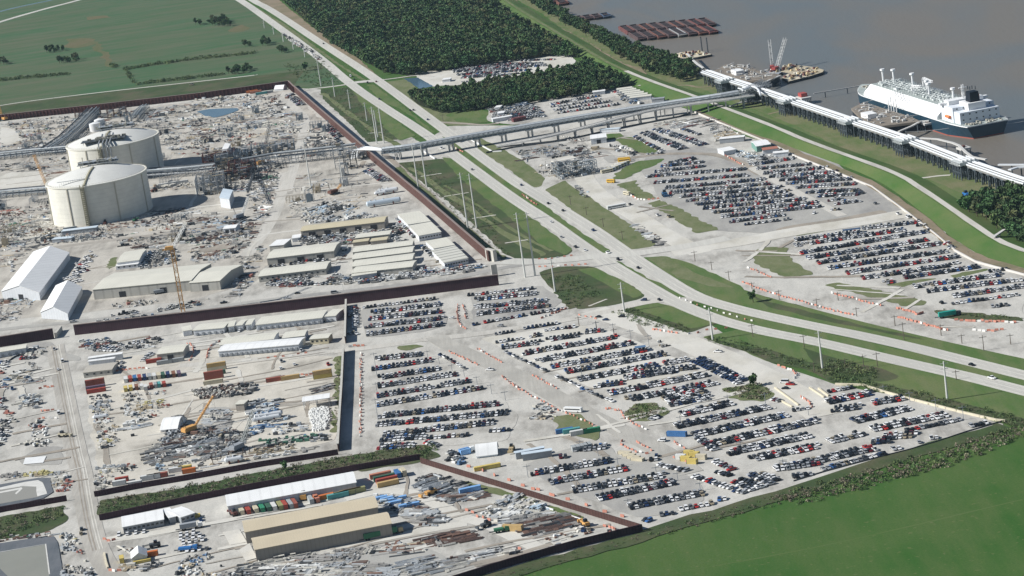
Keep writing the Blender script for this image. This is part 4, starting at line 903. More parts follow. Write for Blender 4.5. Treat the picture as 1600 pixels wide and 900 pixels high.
def loading_arm(s, reg, l):
    p = G(*PX(reg, s)[0], 9); o = thing('marine_loader', l, 'loading arm', (p.x, p.y, 9), jd, "loading arms on the platform at the tanker")
    mb = MB(); mb.tube((0, 0, 0), (0, 0, 12), .5, 8); obj('riser', mb, WHITE, o)
    mb = MB(); mb.tube((0, 0, 12), (0, 7, 17), .35, 6); mb.tube((0, 7, 17), (0, 9, 8), .3, 6); obj('arm', mb, WHITE, o)
for i, l in enumerate(("leftmost white loading arm reaching up beside the tanker", "second white loading arm from the left beside the tanker", "third white loading arm from the left beside the tanker", "rightmost white loading arm beside the tanker")): loading_arm(f"{350+i*24} {425+i*8}", 'Z', l)
# gangways and dolphins
def gangway(l, reg, s, z=8, wd=2.2, m=None):
    pts = GP(reg, s, z); o = thing('walkway', l, 'walkway', (pts[0].x, pts[0].y, 0)); b0 = Vector((pts[0].x, pts[0].y, 0)); P = [p-b0 for p in pts]
    mb = MB(); deck(mb, P, wd/2, 0, .9); obj('deck', mb, m or CONCB, o)
    for (p, r) in along(P, 22): m2 = MB(); m2.tube((p.x, p.y, -1), (p.x, p.y, z), .45, 6); obj('pile', m2, STD, o)
gangway("slanting walkway from the trestle to the tanker's dolphin", 'Z', "440 630 560 580 640 535 720 530")
gangway("walkway leaving the trestle toward the dolphin at the right end", 'Z', "640 690 800 700 940 735 1000 760")
gangway("short walkway on the right ending near the tanker's stern dolphin", 'Z', "1000 760 1060 820 1120 865 1250 890")
gangway("slanting walkway from the junction to the crane barge", 'Y', "690 430 780 395 860 360")
gangway("curved white walkway leading from the trestle's far end to the small dock", 'Y', "120 290 60 250 20 215 -10 180 -40 150", 9)
gangway("long thin mooring walkway over the open water to the tanker's bow", 'Y', "1180 535 1300 515 1450 490 1600 465 1700 448", 5, .9)
gangway("pale walkway on posts jutting from the trees on the right bank", 'h', "1410 585 1500 525 1640 510", 5, 2.4)
gangway("white pipe walkway leaving the right end of the trestle", 'h', "1440 133 1700 133", 11, 2.5, PIPEW)
gangway("thick white pipe bridge at the right end of the trestle", 'h', "1510 165 1560 150 1700 140", 12, 3.5, PIPEW)
gangway("grey walkway crossing the batture grass under the trestle", 'Y', "200 655 380 655 480 620 680 600", 2, 3)
def dolphin(l, reg, s, z=7, m=None):
    p = G(*PX(reg, s)[0], z); o = platform('mooring_dolphin', l, p, 10, 9, z-1.6, z, jd, m or CONCB, STD, False, cat='dolphin'); mb = MB(); mb.box((0, 0), (3, 2), z, z+1.6); obj('mooring_hook', mb, REDST, o)
for s, l in (("160 390", "mooring dolphin nearest the tanker's bow"), ("700 540", "mooring dolphin below the tanker's hull with an orange hook"), ("1040 770", "grey mooring dolphin at the right below the stern")): dolphin(l, 'Z', s)
o = platform('mooring_dolphin', "red-topped mooring dolphin behind the trestle", G(*PX('Y', "1080 560")[0], 7), 16, 10, 5.4, 7, jd, CONCB, STD, False, cat='dolphin'); mb = MB(); mb.box((-2, 0), (9, 6), 7, 10.5); obj('winch_house', mb, mat("signal_red", (.38, .08, .07), .5), o)

# ================================================================ SHIP
bow = G(1353, 151, 0); stern = G(1545, 213, 0); hd = ang(stern, bow); SL = (bow-stern).length
ship = thing('gas_carrier_ship', "long white and navy gas carrier ship moored at the jetty on the river", 'ship', (stern.x, stern.y, 0), hd)
NAVY = mat("navy_hull", (.010, .038, .062), .45, spec=.5); BOOT = mat("boot_red", (.34, .09, .06), .7); SHW = mat("ship_white", (.84, .84, .83), .45, var=.03, scale=.05); DECKG = mat("ship_deck", (.36, .40, .38), .7, var=.15, scale=.2)
def hull_ring(x, z):
    t = x/SL; b = 23.0
    if t > .80: b *= max(.0, 1-((t-.80)/.20)**2.1*(1 if z < 6 else .93))
    if t < .12: b *= .80+.20*(t/.12)**.6 if z > 4 else .60+.40*(t/.12)
    return b
def hull(z0, z1, m, name, ext=0):
    mb = MB(); N = 40; lo = []; hi = []
    for i in range(N+1):
        x = SL*i/N; f0 = 7*max(0, (x/SL-.9)/.1)*(z0/14); f1 = 7*max(0, (x/SL-.9)/.1)*(z1/14)
        lo.append((x+f0, hull_ring(x, z0), z0)); hi.append((x+f1, hull_ring(x, z1), z1))
    P = [(x, y, z) for x, y, z in lo]+[(x, y, z) for x, y, z in hi]+[(x, -y, z) for x, y, z in lo]+[(x, -y, z) for x, y, z in hi]; n = N+1
    fs = [(n+i, n+i+1, i+1, i) for i in range(N)]+[(2*n+i, 2*n+i+1, 3*n+i+1, 3*n+i) for i in range(N)]+[(n+i+1, n+i, 3*n+i, 3*n+i+1) for i in range(N)]+[(0, n, 3*n, 2*n)]
    fs = [tuple(reversed(f)) for f in fs]
    mb.add(P, fs); return obj(name, mb, m, ship)
hull(-1, .9, BOOT, 'boot_topping'); hull(.92, 10.5, NAVY, 'hull'); hull(10.52, 11.2, SHW, 'upper_hull')
mb = MB(); N_ = 30; mb.add([(SL*i/N_+(7*max(0, (i/N_-.9)/.1)*.8), hull_ring(SL*i/N_, 11)*.985, 11.24) for i in range(N_+1)]+[(SL*i/N_+(7*max(0, (i/N_-.9)/.1)*.8), -hull_ring(SL*i/N_, 11)*.985, 11.24) for i in range(N_+1)], [(i, N_+1+i, N_+2+i, i+1) for i in range(N_)]); obj('main_deck', mb, DECKG, ship)
mb = MB()                                                   # cargo trunk with chamfered sides
prof = [(-22, 11.2), (-21.6, 13.6), (-14, 20.5), (14, 20.5), (21.6, 13.6), (22, 11.2)]
xs = [54, 62, SL*.815, SL*.87]; ks = [(1, 1), (1, 1), (.97, 1), (.66, .30)]
P = []
for x, (ky, kz) in zip(xs, ks): P += [(x, y*ky, 11.2+(z-11.2)*kz) for y, z in prof]
fs = []
for i in range(3): fs += [(6*i+j, 6*(i+1)+j, 6*(i+1)+j+1, 6*i+j+1) for j in range(5)]
fs += [(0, 1, 2, 3, 4, 5), tuple(reversed(range(18, 24)))]
mb.add(P, fs); obj('cargo_trunk', mb, SHW, ship)
mb = MB(); mb.box(((62+SL*.815)/2, 0), (SL*.815-64, 27), 20.5, 20.75); obj('trunk_deck', mb, DECKG, ship)
mb = MB(); random.seed(3)
for k in range(4): mb.tube((66, -6+k*4, 22.2), (SL*.80, -6+k*4, 22.2), .45, 6)
for k in range(120): x = U(66, SL*.80); mb.box((x, U(-11, 11)), (U(1, 5), U(.8, 3)), 20.75, 20.75+U(.6, 2.6))
for k in range(26): x = 70+k*(SL*.80-74)/26; mb.tube((x, -12, 23.3), (x, 12, 23.3), .25, 4); mb.tube((x, -12, 20.6), (x, -12, 23.3), .2, 4); mb.tube((x, 12, 20.6), (x, 12, 23.3), .2, 4)
obj('deck_piping', mb, mat("ship_piping", (.62, .65, .63), .5, var=.3, scale=.3), ship)
for k, x in enumerate((SL*.795, SL*.755, SL*.62, SL*.45, SL*.40, 66)):
    mb = MB(); y = (3, -3, -6, 0, 4, 0)[k]; mb.tube((x, y, 20.5), (x, y, 32), .95, 8); obj('vent_mast', mb, SHW, ship)
    mb = MB(); mb.tube((x, y, 32), (x, y, 33.6), 2.2, 10); obj('mast_head', mb, SHW, ship)
mb = MB()
for k in range(4): mb.lattice((SL*.52+k*4, -16, 19), (SL*.52+k*4, -23.5, 15), 1.2, r=.15)
mb.box((SL*.535, -19), (20, 5), 18.5, 19); obj('manifold', mb, STEEL, ship)
mb = MB(); mb.lattice((SL*.56, -10, 20.5), (SL*.56, -10, 30), 2, r=.25); mb.lattice((SL*.56, -10, 30), (SL*.49, -10, 29), 1.6, r=.22); mb.lattice((SL*.50, 8, 20.5), (SL*.50, 8, 28), 2, r=.25); mb.lattice((SL*.50, 8, 28), (SL*.43, 8, 30), 1.6, r=.2); obj('deck_crane', mb, SHW, ship)
def sbox(name, x0, x1, y0, y1, z0, z1, m):
    mb = MB(); mb.box(((x0+x1)/2, (y0+y1)/2), (x1-x0, y1-y0), z0, z1); return obj(name, mb, m, ship)
sbox('accommodation', 26, 50, -19, 19, 11.2, 24, mat("ship_blue_white", (.72, .76, .80), .5)); sbox('wheelhouse', 40, 50, -16, 16, 24, 27.5, SHW); sbox('bridge_wing', 44, 48, -22, 22, 24.2, 26, SHW)
sbox('aft_house', 14, 26, -18, 18, 11.2, 21, MATS["ship_blue_white"]); sbox('engine_casing', 18, 36, -8, 8, 21, 27, SHW)
mb = MB(); mb.box((26, 0), (10, 9), 25, 35.5, top=.85); obj('funnel', mb, mat("funnel_navy", (.006, .010, .018), .5), ship)
mb = MB(); mb.box((26, -4.7), (7, .5), 27, 33); obj('funnel_mark', mb, mat("signal_red", (.38, .08, .07), .5), ship)
mb = MB()
for k in range(4): mb.tube((23+k*2.2, (-2, 2, -1, 2)[k], 37), (23+k*2.2, (-2, 2, -1, 2)[k], 40), .5, 6)
obj('exhaust', mb, STEELD, ship)
mb = MB(); mb.lattice((45, 0, 27.5), (45, 0, 39), 1.6, r=.2); mb.box((45, 0), (1, 7), 36, 36.6); obj('radar_mast', mb, SHW, ship)
mb = MB()
for zz in (14, 18.5, 22):
    for yy in range(-15, 16, 6): mb.box((50.05, yy), (.14, 1.3), zz, zz+1.1); mb.box((25.95 if zz > 20 else 13.95, yy), (.14, 1.3), zz, zz+1.1)
mb.box((50.05, 0), (.14, 30), 25.3, 26.6); obj('window', mb, GLASS, ship)
for sd in (-1, 1): mb = MB(); mb.tube((30, sd*20.3, 16), (38, sd*20.3, 16), 1.3, 8); obj('lifeboat', mb, mat("lifeboat_orange", (.75, .2, .06), .5), ship)
mb = MB()
for k in range(30): mb.box((U(2, 13), U(-17, 17)), (U(1, 3), U(1, 3)), 11.25, 11.25+U(.5, 1.8))
for k in range(18): mb.box((U(SL*.91, SL*.97), U(-6, 6)), (U(1, 3), U(1, 2)), 11.25, 11.25+U(.5, 1.8))
obj('deck_winches', mb, mat("winch_grey", (.42, .40, .34), .6, var=.3), ship)
mb = MB()
for x in range(0, int(SL), 3): mb.tube((x, hull_ring(x, 12), 11.2), (x, hull_ring(x, 12), 12.3), .08, 3); mb.tube((x, -hull_ring(x, 12), 11.2), (x, -hull_ring(x, 12), 12.3), .08, 3)
obj('railing', mb, SHW, ship)
def mooring(l, a, b):
    mb = MB(); a = Vector(a); b = Vector(b); n = 10
    for i in range(n):
        t0, t1 = i/n, (i+1)/n; p = a.lerp(b, t0)-Vector((0, 0, 3*math.sin(math.pi*t0))); q = a.lerp(b, t1)-Vector((0, 0, 3*math.sin(math.pi*t1))); mb.tube(p-a, q-a, .22, 4, caps=False)
    tag(obj('mooring_line', mb, CONCB, None, a), l, 'rope')
mooring("upper mooring rope slanting from the tanker's stern to a walkway dolphin", ship.matrix_basis @ Vector((16, -17, 12)), G(*PX('Z', "500 630")[0], 8)); mooring("mooring rope trailing off the right side from the stern", ship.matrix_basis @ Vector((3, 12, 12)), G(1640, 180, 6))

# ================================================================ BARGES
def hopper(l, c, r, col, Lb=65, Wb=10.8, g="moored cargo barges by the river trees"):
    o = thing('cargo_barge', l, 'barge', (c.x, c.y, 0), r, g); m = mat("barge_"+col, {'rust': (.15, .07, .055), 'brown': (.095, .062, .06), 'maroon': (.14, .055, .05), 'grey': (.26, .26, .26), 'blue': (.07, .10, .15)}[col], .75, var=.2, scale=.1)
    mb = MB(); mb.add([(-Lb/2+3, -Wb/2, 0), (Lb/2-5, -Wb/2, 0), (Lb/2-5, Wb/2, 0), (-Lb/2+3, Wb/2, 0), (-Lb/2, -Wb/2, 3.4), (Lb/2, -Wb/2, 3.4), (Lb/2, Wb/2, 3.4), (-Lb/2, Wb/2, 3.4)], [(0, 3, 2, 1), (4, 5, 6, 7), (0, 1, 5, 4), (1, 2, 6, 5), (2, 3, 7, 6), (3, 0, 4, 7)]); obj('hull', mb, m, o)
    mb = MB()
    for y in (-Wb/2+1, Wb/2-1): mb.box((0, y), (Lb-9, .35), 3.4, 4.6)
    for x in (-Lb/2+4.5, Lb/2-4.5): mb.box((x, 0), (.35, Wb-2), 3.4, 4.6)
    obj('coaming', mb, mat("coaming_"+col, tuple(min(1, v*1.15) for v in {'rust': (.15, .07, .055), 'brown': (.095, .062, .06), 'maroon': (.14, .055, .05), 'grey': (.26, .26, .26), 'blue': (.07, .10, .15)}[col]), .7), o)
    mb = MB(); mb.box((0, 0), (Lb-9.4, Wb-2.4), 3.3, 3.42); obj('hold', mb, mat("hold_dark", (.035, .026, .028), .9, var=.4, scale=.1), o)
cols = ['maroon', 'brown', 'rust', 'brown', 'brown', 'rust', 'brown', 'maroon', 'brown', 'rust']
o0 = G(967, 46); a1 = math.radians(-84); ux = Vector((math.cos(a1), math.sin(a1), 0)); vx = Vector((math.cos(a1+math.pi/2), math.sin(a1+math.pi/2), 0))
oo = ("outermost left", "second", "third", "fourth", "fifth", "sixth", "seventh", "eighth", "ninth")
vx = (G(1095, 33)-G(972, 49)).normalized(); 
for i in range(9):
    for j in range(2):
        if (i, j) in ((8, 1),): continue
        c = o0+vx*(5+i*11.4)+ux*(30+j*66+(i*3.0))
        hopper(f"{oo[i]} barge of the {'upper' if j == 0 else 'lower'} row in the rusty barge raft, counted from the left", c, a1, 'grey' if (i, j) in ((4, 1),) else cols[(i+j*3) % 10])
for i in range(4): c = G(903+i*14, 31-i*1.6); hopper(("leftmost", "second from left", "third from left", "rightmost")[i]+" barge in the small blue-grey group upstream", c+ux*6, a1, 'blue' if i == 3 else 'brown', 34, 11)
for i in range(2): c = G(862+i*16, 4+i*2); hopper(("left", "right")[i]+" rusty barge at the very top edge of the river", c, a1, 'rust', 50, 14)
for (l, reg, s, z, m_, gear) in (("deck barge piled with pale sand and gear, below the barge raft", 'c', "1000 340 1100 320 1180 318 1250 340 1160 358 1060 368", 2.4, mat("sand_deck", (.50, .45, .34), .9, var=.2, scale=.2), 30),
                    ("large work barge with tan deck, right of the twin crane booms", 'Y', "880 260 960 250 1200 280 1280 305 1270 325 1130 370 980 340 850 320", 2.6, mat("work_deck", (.44, .38, .27), .9, var=.3, scale=.15), 70),
                    ("nearer work barge with heaps of pale material and dark hull", 'Y', "870 380 930 340 1060 335 1140 365 940 415", 2.6, MATS["sand_deck"], 35),
                    ("dark hulled crane barge under the twin booms", 'Y', "700 300 800 290 880 320 840 345 740 335", 2.4, GREYW, 14)):
    pts = GP(reg, s, z); c = sum(pts, Vector((0, 0, 0)))/len(pts); o = thing('work_barge', l, 'barge', (c.x, c.y, 0)); Lp = [(p.x-c.x, p.y-c.y) for p in pts]
    mb = MB(); mb.prism(Lp, 0, z); obj('hull', mb, mat("barge_dark_hull", (.02, .025, .035), .6), o); mb = MB(); mb.prism([(x*.98, y*.98) for x, y in Lp], z+.01, z+.25); obj('deck', mb, m_, o)
    mb = MB(); mm = [mat("gear_pale", (.62, .58, .48), .8), REDST, STEELD, mat("gear_tan", (.48, .38, .22), .8)]
    for x, y in fill([(x*.9, y*.9) for x, y in Lp], 5)[:gear*3]:
        if rnd() < .6: mb.box((x, y), (U(1.5, 5), U(1.5, 4)), z+.2, z+U(.8, 3), jd, random.randrange(4), U(.5, 1))
    obj('deck_cargo', mb, mm, o)
for i, l in enumerate(("left of two dark spuds standing on the sand barge", "right of two dark spuds standing on the sand barge")):
    p = G(1097+i*9, 78+i*1.5, 2); mb = MB(); mb.tube((0, 0, 0), (0, 0, 17), .7, 6); tag(obj('mooring_spud', mb, STEELD, None, (p.x, p.y, 0)), l, 'pole')

# ================================================================ CRANES
def crane(l, base, tip, tz, bodym, boomm, wd=2.2, body=True, cat='crane', zb=Z0, name='crawler_crane'):
    """base pixel on the ground, tip pixel and the tip's height in metres"""
    b = G(base[0], base[1], zb); t = G(tip[0], tip[1], tz); r = ang(b, t); o = thing(name, l, cat, (b.x, b.y, zb), r); d = t-b; R_ = math.hypot(d.x, d.y)
    if body:
        for s_ in (-2.6, 2.6): mb = MB(); mb.box((0, s_), (8, 1.3), 0, 1.4); obj('track', mb, STEELD, o)
        mb = MB(); mb.box((-1.5, 0), (8.5, 4.2), 1.5, 4.2); mb.box((-5.4, 0), (1.8, 4.8), 1.6, 3.6); obj('machine_house', mb, bodym, o)
        mb = MB(); mb.box((2.6, 1.7), (1.8, 1.3), 1.6, 4.0); obj('cab', mb, GLASS, o)
    mb = MB(); mb.lattice((1.5, 0, 2), (R_, 0, tz-zb), wd, r=.17 if wd < 3 else .24); obj('boom', mb, boomm, o)
    mb = MB(); mb.tube((-4, 0, 4), (-6, 0, 11), .2, 4); mb.tube((-6, 0, 11), (R_, 0, tz-zb), .09, 3); mb.tube((-6, 0, 11), (-5.5, 0, 3), .09, 3); mb.tube((R_, 0, tz-zb), (R_, 0, (tz-zb)*.55), .07, 3); obj('cable', mb, STEELD, o)
    return o
WL = mat("boom_white", (.70, .70, .67), .6)
def solve_tip(base, tip, lean=(0, 0)):
    """tip height if the boom stands above a point 'lean' metres from its base"""
    b = G(*base); best = None
    for k in range(20, 1400):
        z = k/10; t = G(tip[0], tip[1], z); e = abs((t.y-b.y)-lean[1])
        if best is None or e < best[0]: best = (e, z)
    return best[1]
for (l, ba, ti, le, bm_, bo, wd, zb) in (
    ("left one of two white lattice booms crossing over the river work barge", (1207, 108), (1202, 63), 8, mat("signal_red", (.38, .08, .07), .5), WL, 2.6, 2.6),
    ("right one of two white lattice booms over the river work barge, leaning right", (1213, 110), (1227, 60), 6, MATS["signal_red"], WL, 2.8, 2.6),
    ("orange crawler crane with dark lattice boom in the middle of the plant", (409, 257), (421, 194), 10, YELL, STEELD, 2.2, Z0),
    ("yellow mobile crane with boom raised right, in the container yard", (300, 675), (333, 619), 12, YELL, YELL, .9, Z0),
    ("grey crane with white lower boom near the blue material stacks", (374, 703), (397, 640), 12, GREYW, mat("boom_grey", (.38, .40, .38), .6), 1.6, Z0),
    ("crane with white boom standing below the metal building and red steelwork", (376, 341), (388, 307), 6, GREYW, WL, 1.5, Z0),
    ("crane with yellow boom near the centre of the open yard", (523, 303), (533, 288), 5, RUST, YELL, 1.4, Z0),
    ("orange lattice crane boom leaning behind the near storage tank's left side", (78, 300), (53, 242), 5, YELL, YELL, 2.0, Z0),
    ("orange crane boom at the left edge near the far wall", (6, 188), (-3, 163), 3, YELL, YELL, 2.0, Z0),
    ("dark lattice crane boom between the red steelwork and the far wall", (398, 268), (387, 300), 4, STEELD, STEELD, 1.5, Z0)):
    tz = solve_tip(ba, ti, (0, le))
    if ti[1] > ba[1]: tz = 14
    crane(l, ba, ti, tz, bm_, bo, wd, zb=zb)
b = G(287, 491); tw = thing('tower_crane', "orange tower crane with raised jib standing by the dark wall", 'crane', (b.x, b.y, Z0))
mb = MB(); mb.lattice((0, 0, 0), (0, 0, 50), 2.6, r=.24); obj('mast', mb, YELL, tw)
mb = MB(); mb.box((0, 0), (5, 5), 0, 1.5); obj('ballast', mb, CONCM, tw)
mb = MB(); mb.box((-2, 0), (6, 3), 50, 52.6); mb.box((-7, 0), (5, 2.2), 50, 51); obj('slewing_unit', mb, YELL, tw)
mb = MB(); mb.lattice((1, 0, 51.5), (9, 26, 62), 1.9, r=.16); obj('jib', mb, WL, tw); mb = MB(); mb.box((-8.5, 0), (2.4, 2.4), 49, 52); obj('counterweight', mb, CONCM, tw)

# ================================================================ POLES
def pole(l, bx, by, tx, ty, r=.75, arm=0, m=None, name='power_pole', cat='pole', g=None, hmax=60):
    b = G(bx, by); best = min(range(8, hmax*4), key=lambda k: (lambda p: (G(tx, ty, k/4).y-b.y)**2)(0)); h = best/4
    o = thing(name, l, cat, (b.x, b.y, 0), 0, g); mb = MB(); mb.tube((0, 0, 0), (0, 0, h), r, 8, r2=r*.55); obj('shaft', mb, m or POLEM, o)
    if arm:
        mb = MB()
        for k in range(arm): mb.tube((-2.2, 0, h-1.2-k*3), (2.2, 0, h-1.2-k*3), .18, 4)
        obj('crossarm', mb, m or POLEM, o)
TP = [("f", 1015, 275, 985, 0), ("f", 1068, 272, 1038, 10), ("f", 1325, 530, 1270, 180), ("f", 1380, 525, 1330, 185), ("g", 83, 835, 20, 430), ("g", 145, 825, 90, 425), ("A", 638, 132, 600, -140), ("A", 1178, 290, 1148, 55), ("k", 1255, 325, 1233, 125),
      ("W", 455, 640, 432, 425), ("W", 1165, 820, 1142, 600), ("T", 1238, 250, 1215, 100), ("T", 1368, 345, 1342, 200), ("T", 1445, 525, 1395, 235), ("T", 1452, 472, 1422, 260), ("T", 1500, 520, 1460, 245), ("X", 308, 672, 283, 460), ("X", 417, 755, 397, 605),
      ("X", 183, 447, 170, 360), ("X", 93, 387, 85, 290), ("X", 14, 325, 2, 250), ("b", 53, 175, 47, 125), ("b", 112, 215, 104, 160), ("b", 172, 262, 164, 205), ("T", 930, 870, 868, 490), ("T", 1180, 830, 1155, 640)]
TL = ["tall steel pole at the pipe bridge, left of a pair in the marsh", "tall steel pole at the pipe bridge, right of a pair in the marsh", "left pole of the tall pair midway along the highway marsh", "right pole of the tall pair midway along the highway marsh", "left pole of the tall pair above the highway crossing", "right pole of the tall pair above the highway crossing", "tall pole at the edge of the marsh patch beside the upper car park",
      "tall pole beside the access road in the marsh wedge", "tall pole where the barrier lane meets the highway", "tall steel pole between the highway and the shrubs, near a wooden one", "tall steel pole near the lower right green verge", "pale pole on the green verge below the first crossing", "pale pole next down the verge toward the pipe bridge", "left pole of three just above the pipe bridge", "middle pole of three just above the pipe bridge", "right pole of three just above the pipe bridge",
      "tall pole in the marsh above the first crossing", "pale pole right at the first crossing road", "pole along the far highway with a white box near its foot", "pole along the far highway, next above the white box one", "far highway pole beside the upper dark shrubs", "farthest pole of the line on the upper highway", "second farthest pole of the upper highway line", "third farthest pole of the upper highway line", "tall white pole in the plant beside the dirt road", "tall pole standing at the pipe rack end in the plant"]
for (reg, bx, by, tx, ty), l in zip(TP, TL):
    (x1, y1), (x2, y2) = PX(reg, f"{bx} {by} {tx} {ty}"); pole(l, x1, y1, x2, y2, .7 if y1 > 200 else .6, 2)
WP = [("W", 545, 255, 530, 205), ("W", 425, 300, 420, 240), ("W", 650, 345, 645, 290), ("W", 868, 400, 863, 335), ("W", 1130, 455, 1125, 385), ("W", 1248, 500, 1244, 440), ("W", 1372, 540, 1368, 450), ("W", 1525, 505, 1520, 440), ("W", 210, 250, 205, 190), ("W", 55, 190, 50, 145), ("W", 60, 460, 52, 385), ("W", 352, 520, 348, 445), ("W", 690, 635, 682, 560), ("W", 768, 630, 760, 545), ("W", 1216, 705, 1213, 645), ("W", 585, 625, 580, 580), ("W", 410, 665, 405, 600),
      ("W", 918, 478, 908, 375), ("g", 368, 382, 362, 320), ("g", 467, 445, 460, 390), ("g", 572, 520, 566, 460), ("g", 692, 600, 686, 540), ("g", 1145, 735, 1142, 665), ("g", 1250, 790, 1245, 730), ("g", 1358, 855, 1354, 790), ("k", 420, 240, 415, 175), ("k", 640, 300, 636, 250), ("k", 530, 260, 524, 205), ("V", 462, 598, 458, 540)]
for i, (reg, bx, by, tx, ty) in enumerate(WP):
    (x1, y1), (x2, y2) = PX(reg, f"{bx} {by} {tx} {ty}"); pole("thin dark wooden pole in the roadside lines along the highway and haul road", x1, y1, x2, y2, .28, 1, WOODP, g="wooden roadside poles", hmax=22)
LP = [("Q", 235, 345, 228, 265), ("Q", 462, 400, 455, 320), ("Q", 695, 480, 690, 400), ("Q", 925, 590, 918, 500), ("Q", 1363, 350, 1358, 260), ("Q", 1168, 270, 1162, 210), ("Q", 832, 225, 826, 135), ("Q", 1563, 440, 1556, 350), ("Q", 655, 130, 650, 60), ("Q", 30, 320, 20, 200), ("Q", 495, 60, 490, -20), ("P", 190, 720, 172, 500), ("P", 183, 470, 175, 350), ("P", 180, 300, 160, 60), ("P", 668, 120, 655, 40), ("P", 780, 180, 772, 100), ("P", 902, 250, 892, 170), ("P", 1020, 300, 1010, 225), ("P", 1143, 375, 1132, 285), ("P", 1283, 470, 1270, 360), ("P", 1415, 530, 1400, 430),
      ("A", 960, 430, 952, 355), ("A", 1097, 475, 1088, 370), ("A", 1232, 520, 1222, 420), ("A", 1372, 560, 1362, 460), ("A", 270, 540, 262, 500), ("A", 612, 700, 602, 630), ("A", 850, 810, 845, 740), ("B", 982, 365, 972, 265), ("B", 318, 510, 310, 440), ("B", 685, 330, 680, 280), ("B", 785, 690, 778, 640), ("B", 1120, 850, 1112, 780), ("C", 808, 215, 798, 140), ("C", 990, 275, 978, 190), ("C", 1180, 340, 1168, 238), ("C", 625, 150, 617, 95), ("C", 105, 310, 98, 250), ("H", 1322, 250, 1314, 190)]
LPP = MB()
for i, (reg, bx, by, tx, ty) in enumerate(LP):
    (x1, y1), (x2, y2) = PX(reg, f"{bx} {by} {tx} {ty}"); pole("thin grey light mast standing among the parked cars", x1, y1, x2, y2, .2, 1, GREYW, name='light_mast', g="light masts of the car parks", hmax=26)

# ================================================================ VEHICLES
CM = {}
def car_parts(kind):
    """local geometry, x forward: body shell, glass, wheels"""
    b = MB(); g_ = MB(); wv = MB()
    L, W, H, hood, cab0, cab1 = dict(sedan=(4.7, 1.82, 1.45, .88, -1.75, 1.05), suv=(4.8, 1.92, 1.78, 1.05, -2.2, 1.0), pickup=(5.8, 1.98, 1.85, 1.12, -.55, 1.35), van=(5.9, 2.0, 2.3, 1.1, -2.8, 1.9))[kind]
    h = L/2; w = W/2
    def ring(x, ww, z0, z1): return [(x, -ww, z0), (x, ww, z0), (x, ww, z1), (x, -ww, z1)]
    R = ring(-h, w*.86, .42, hood*.86)+ring(-h+.35, w, .3, hood*.97)+ring(cab1, w, .28, hood)+ring(h-.4, w*.96, .3, hood*.86)+ring(h, w*.8, .4, hood*.62)
    fs = [(3, 2, 1, 0), (16, 17, 18, 19)]
    for i in range(4):
        for j in range(4): fs.append((4*i+j, 4*i+(j+1) % 4, 4*(i+1)+(j+1) % 4, 4*(i+1)+j))
    b.add(R, fs)
    k0, k1 = cab0, cab1; r0, r1 = cab0+(.45 if kind == 'sedan' else .15), cab1-(.62 if kind != 'van' else .35)
    gz = [(k0, -w*.95, hood-.02), (k1, -w*.95, hood-.02), (k1, w*.95, hood-.02), (k0, w*.95, hood-.02), (r0, -w*.8, H-.09), (r1, -w*.8, H-.09), (r1, w*.8, H-.09), (r0, w*.8, H-.09)]
    g_.add(gz, [(0, 1, 5, 4), (1, 2, 6, 5), (2, 3, 7, 6), (3, 0, 4, 7)])
    b.box(((r0+r1)/2, 0), (r1-r0+.06, W*.82), H-.1, H)
    if kind == 'pickup': g_.box(((-h+cab0)/2, 0), (cab0+h-.3, W*.78), hood-.02, hood+.012)
    for x in (-h+.95, h-.95):
        for y in (-w+.1, w-.1): wv.tube((x, y-.12, .34), (x, y+.12, .34), .34, 8)
    return b, g_, wv
CPROTO = {k: car_parts(k) for k in ('sedan', 'suv', 'pickup', 'van')}
GLM = {}; WHM = {}; BOM = {}
def car_obj(kind, col, p, r, label, group=None, zb=Z0, name='parked_car', cat='car'):
    if (kind, col) not in BOM: BOM[kind, col] = CPROTO[kind][0].mesh('car_body_'+kind, [CARM[col]])
    if kind not in GLM: GLM[kind] = CPROTO[kind][1].mesh('car_glass_'+kind, [GLASS]); WHM[kind] = CPROTO[kind][2].mesh('car_wheels_'+kind, [TYRE])
    o = thing(name, label, cat, (p[0], p[1], zb), r, group)
    obj('body', BOM[kind, col], None, o); obj('windows', GLM[kind], None, o); obj('wheels', WHM[kind], None, o); return o
def pick(): 
    t = rnd()*sum(w_ for _, w_ in CARW)
    for k, w_ in CARW:
        t -= w_
        if t <= 0: return k
    return 'black'
def kindpick(): return random.choices(('sedan', 'suv', 'pickup'), (35, 38, 27))[0]
ORD = ['first', 'second', 'third', 'fourth', 'fifth', 'sixth', 'seventh', 'eighth', 'ninth', 'tenth', '11th', '12th', '13th', '14th', '15th', '16th', '17th', '18th', '19th', '20th', '21st', '22nd', '23rd']
def nth(i): return ORD[i] if i < len(ORD) else f"{i+1}th" if (i+1) % 10 not in (1, 2, 3) or 10 < (i+1) % 100 < 14 else f"{i+1}"+{1: 'st', 2: 'nd', 3: 'rd'}[(i+1) % 10]
CARS = []       # x, y, rot, kind, colour, label words
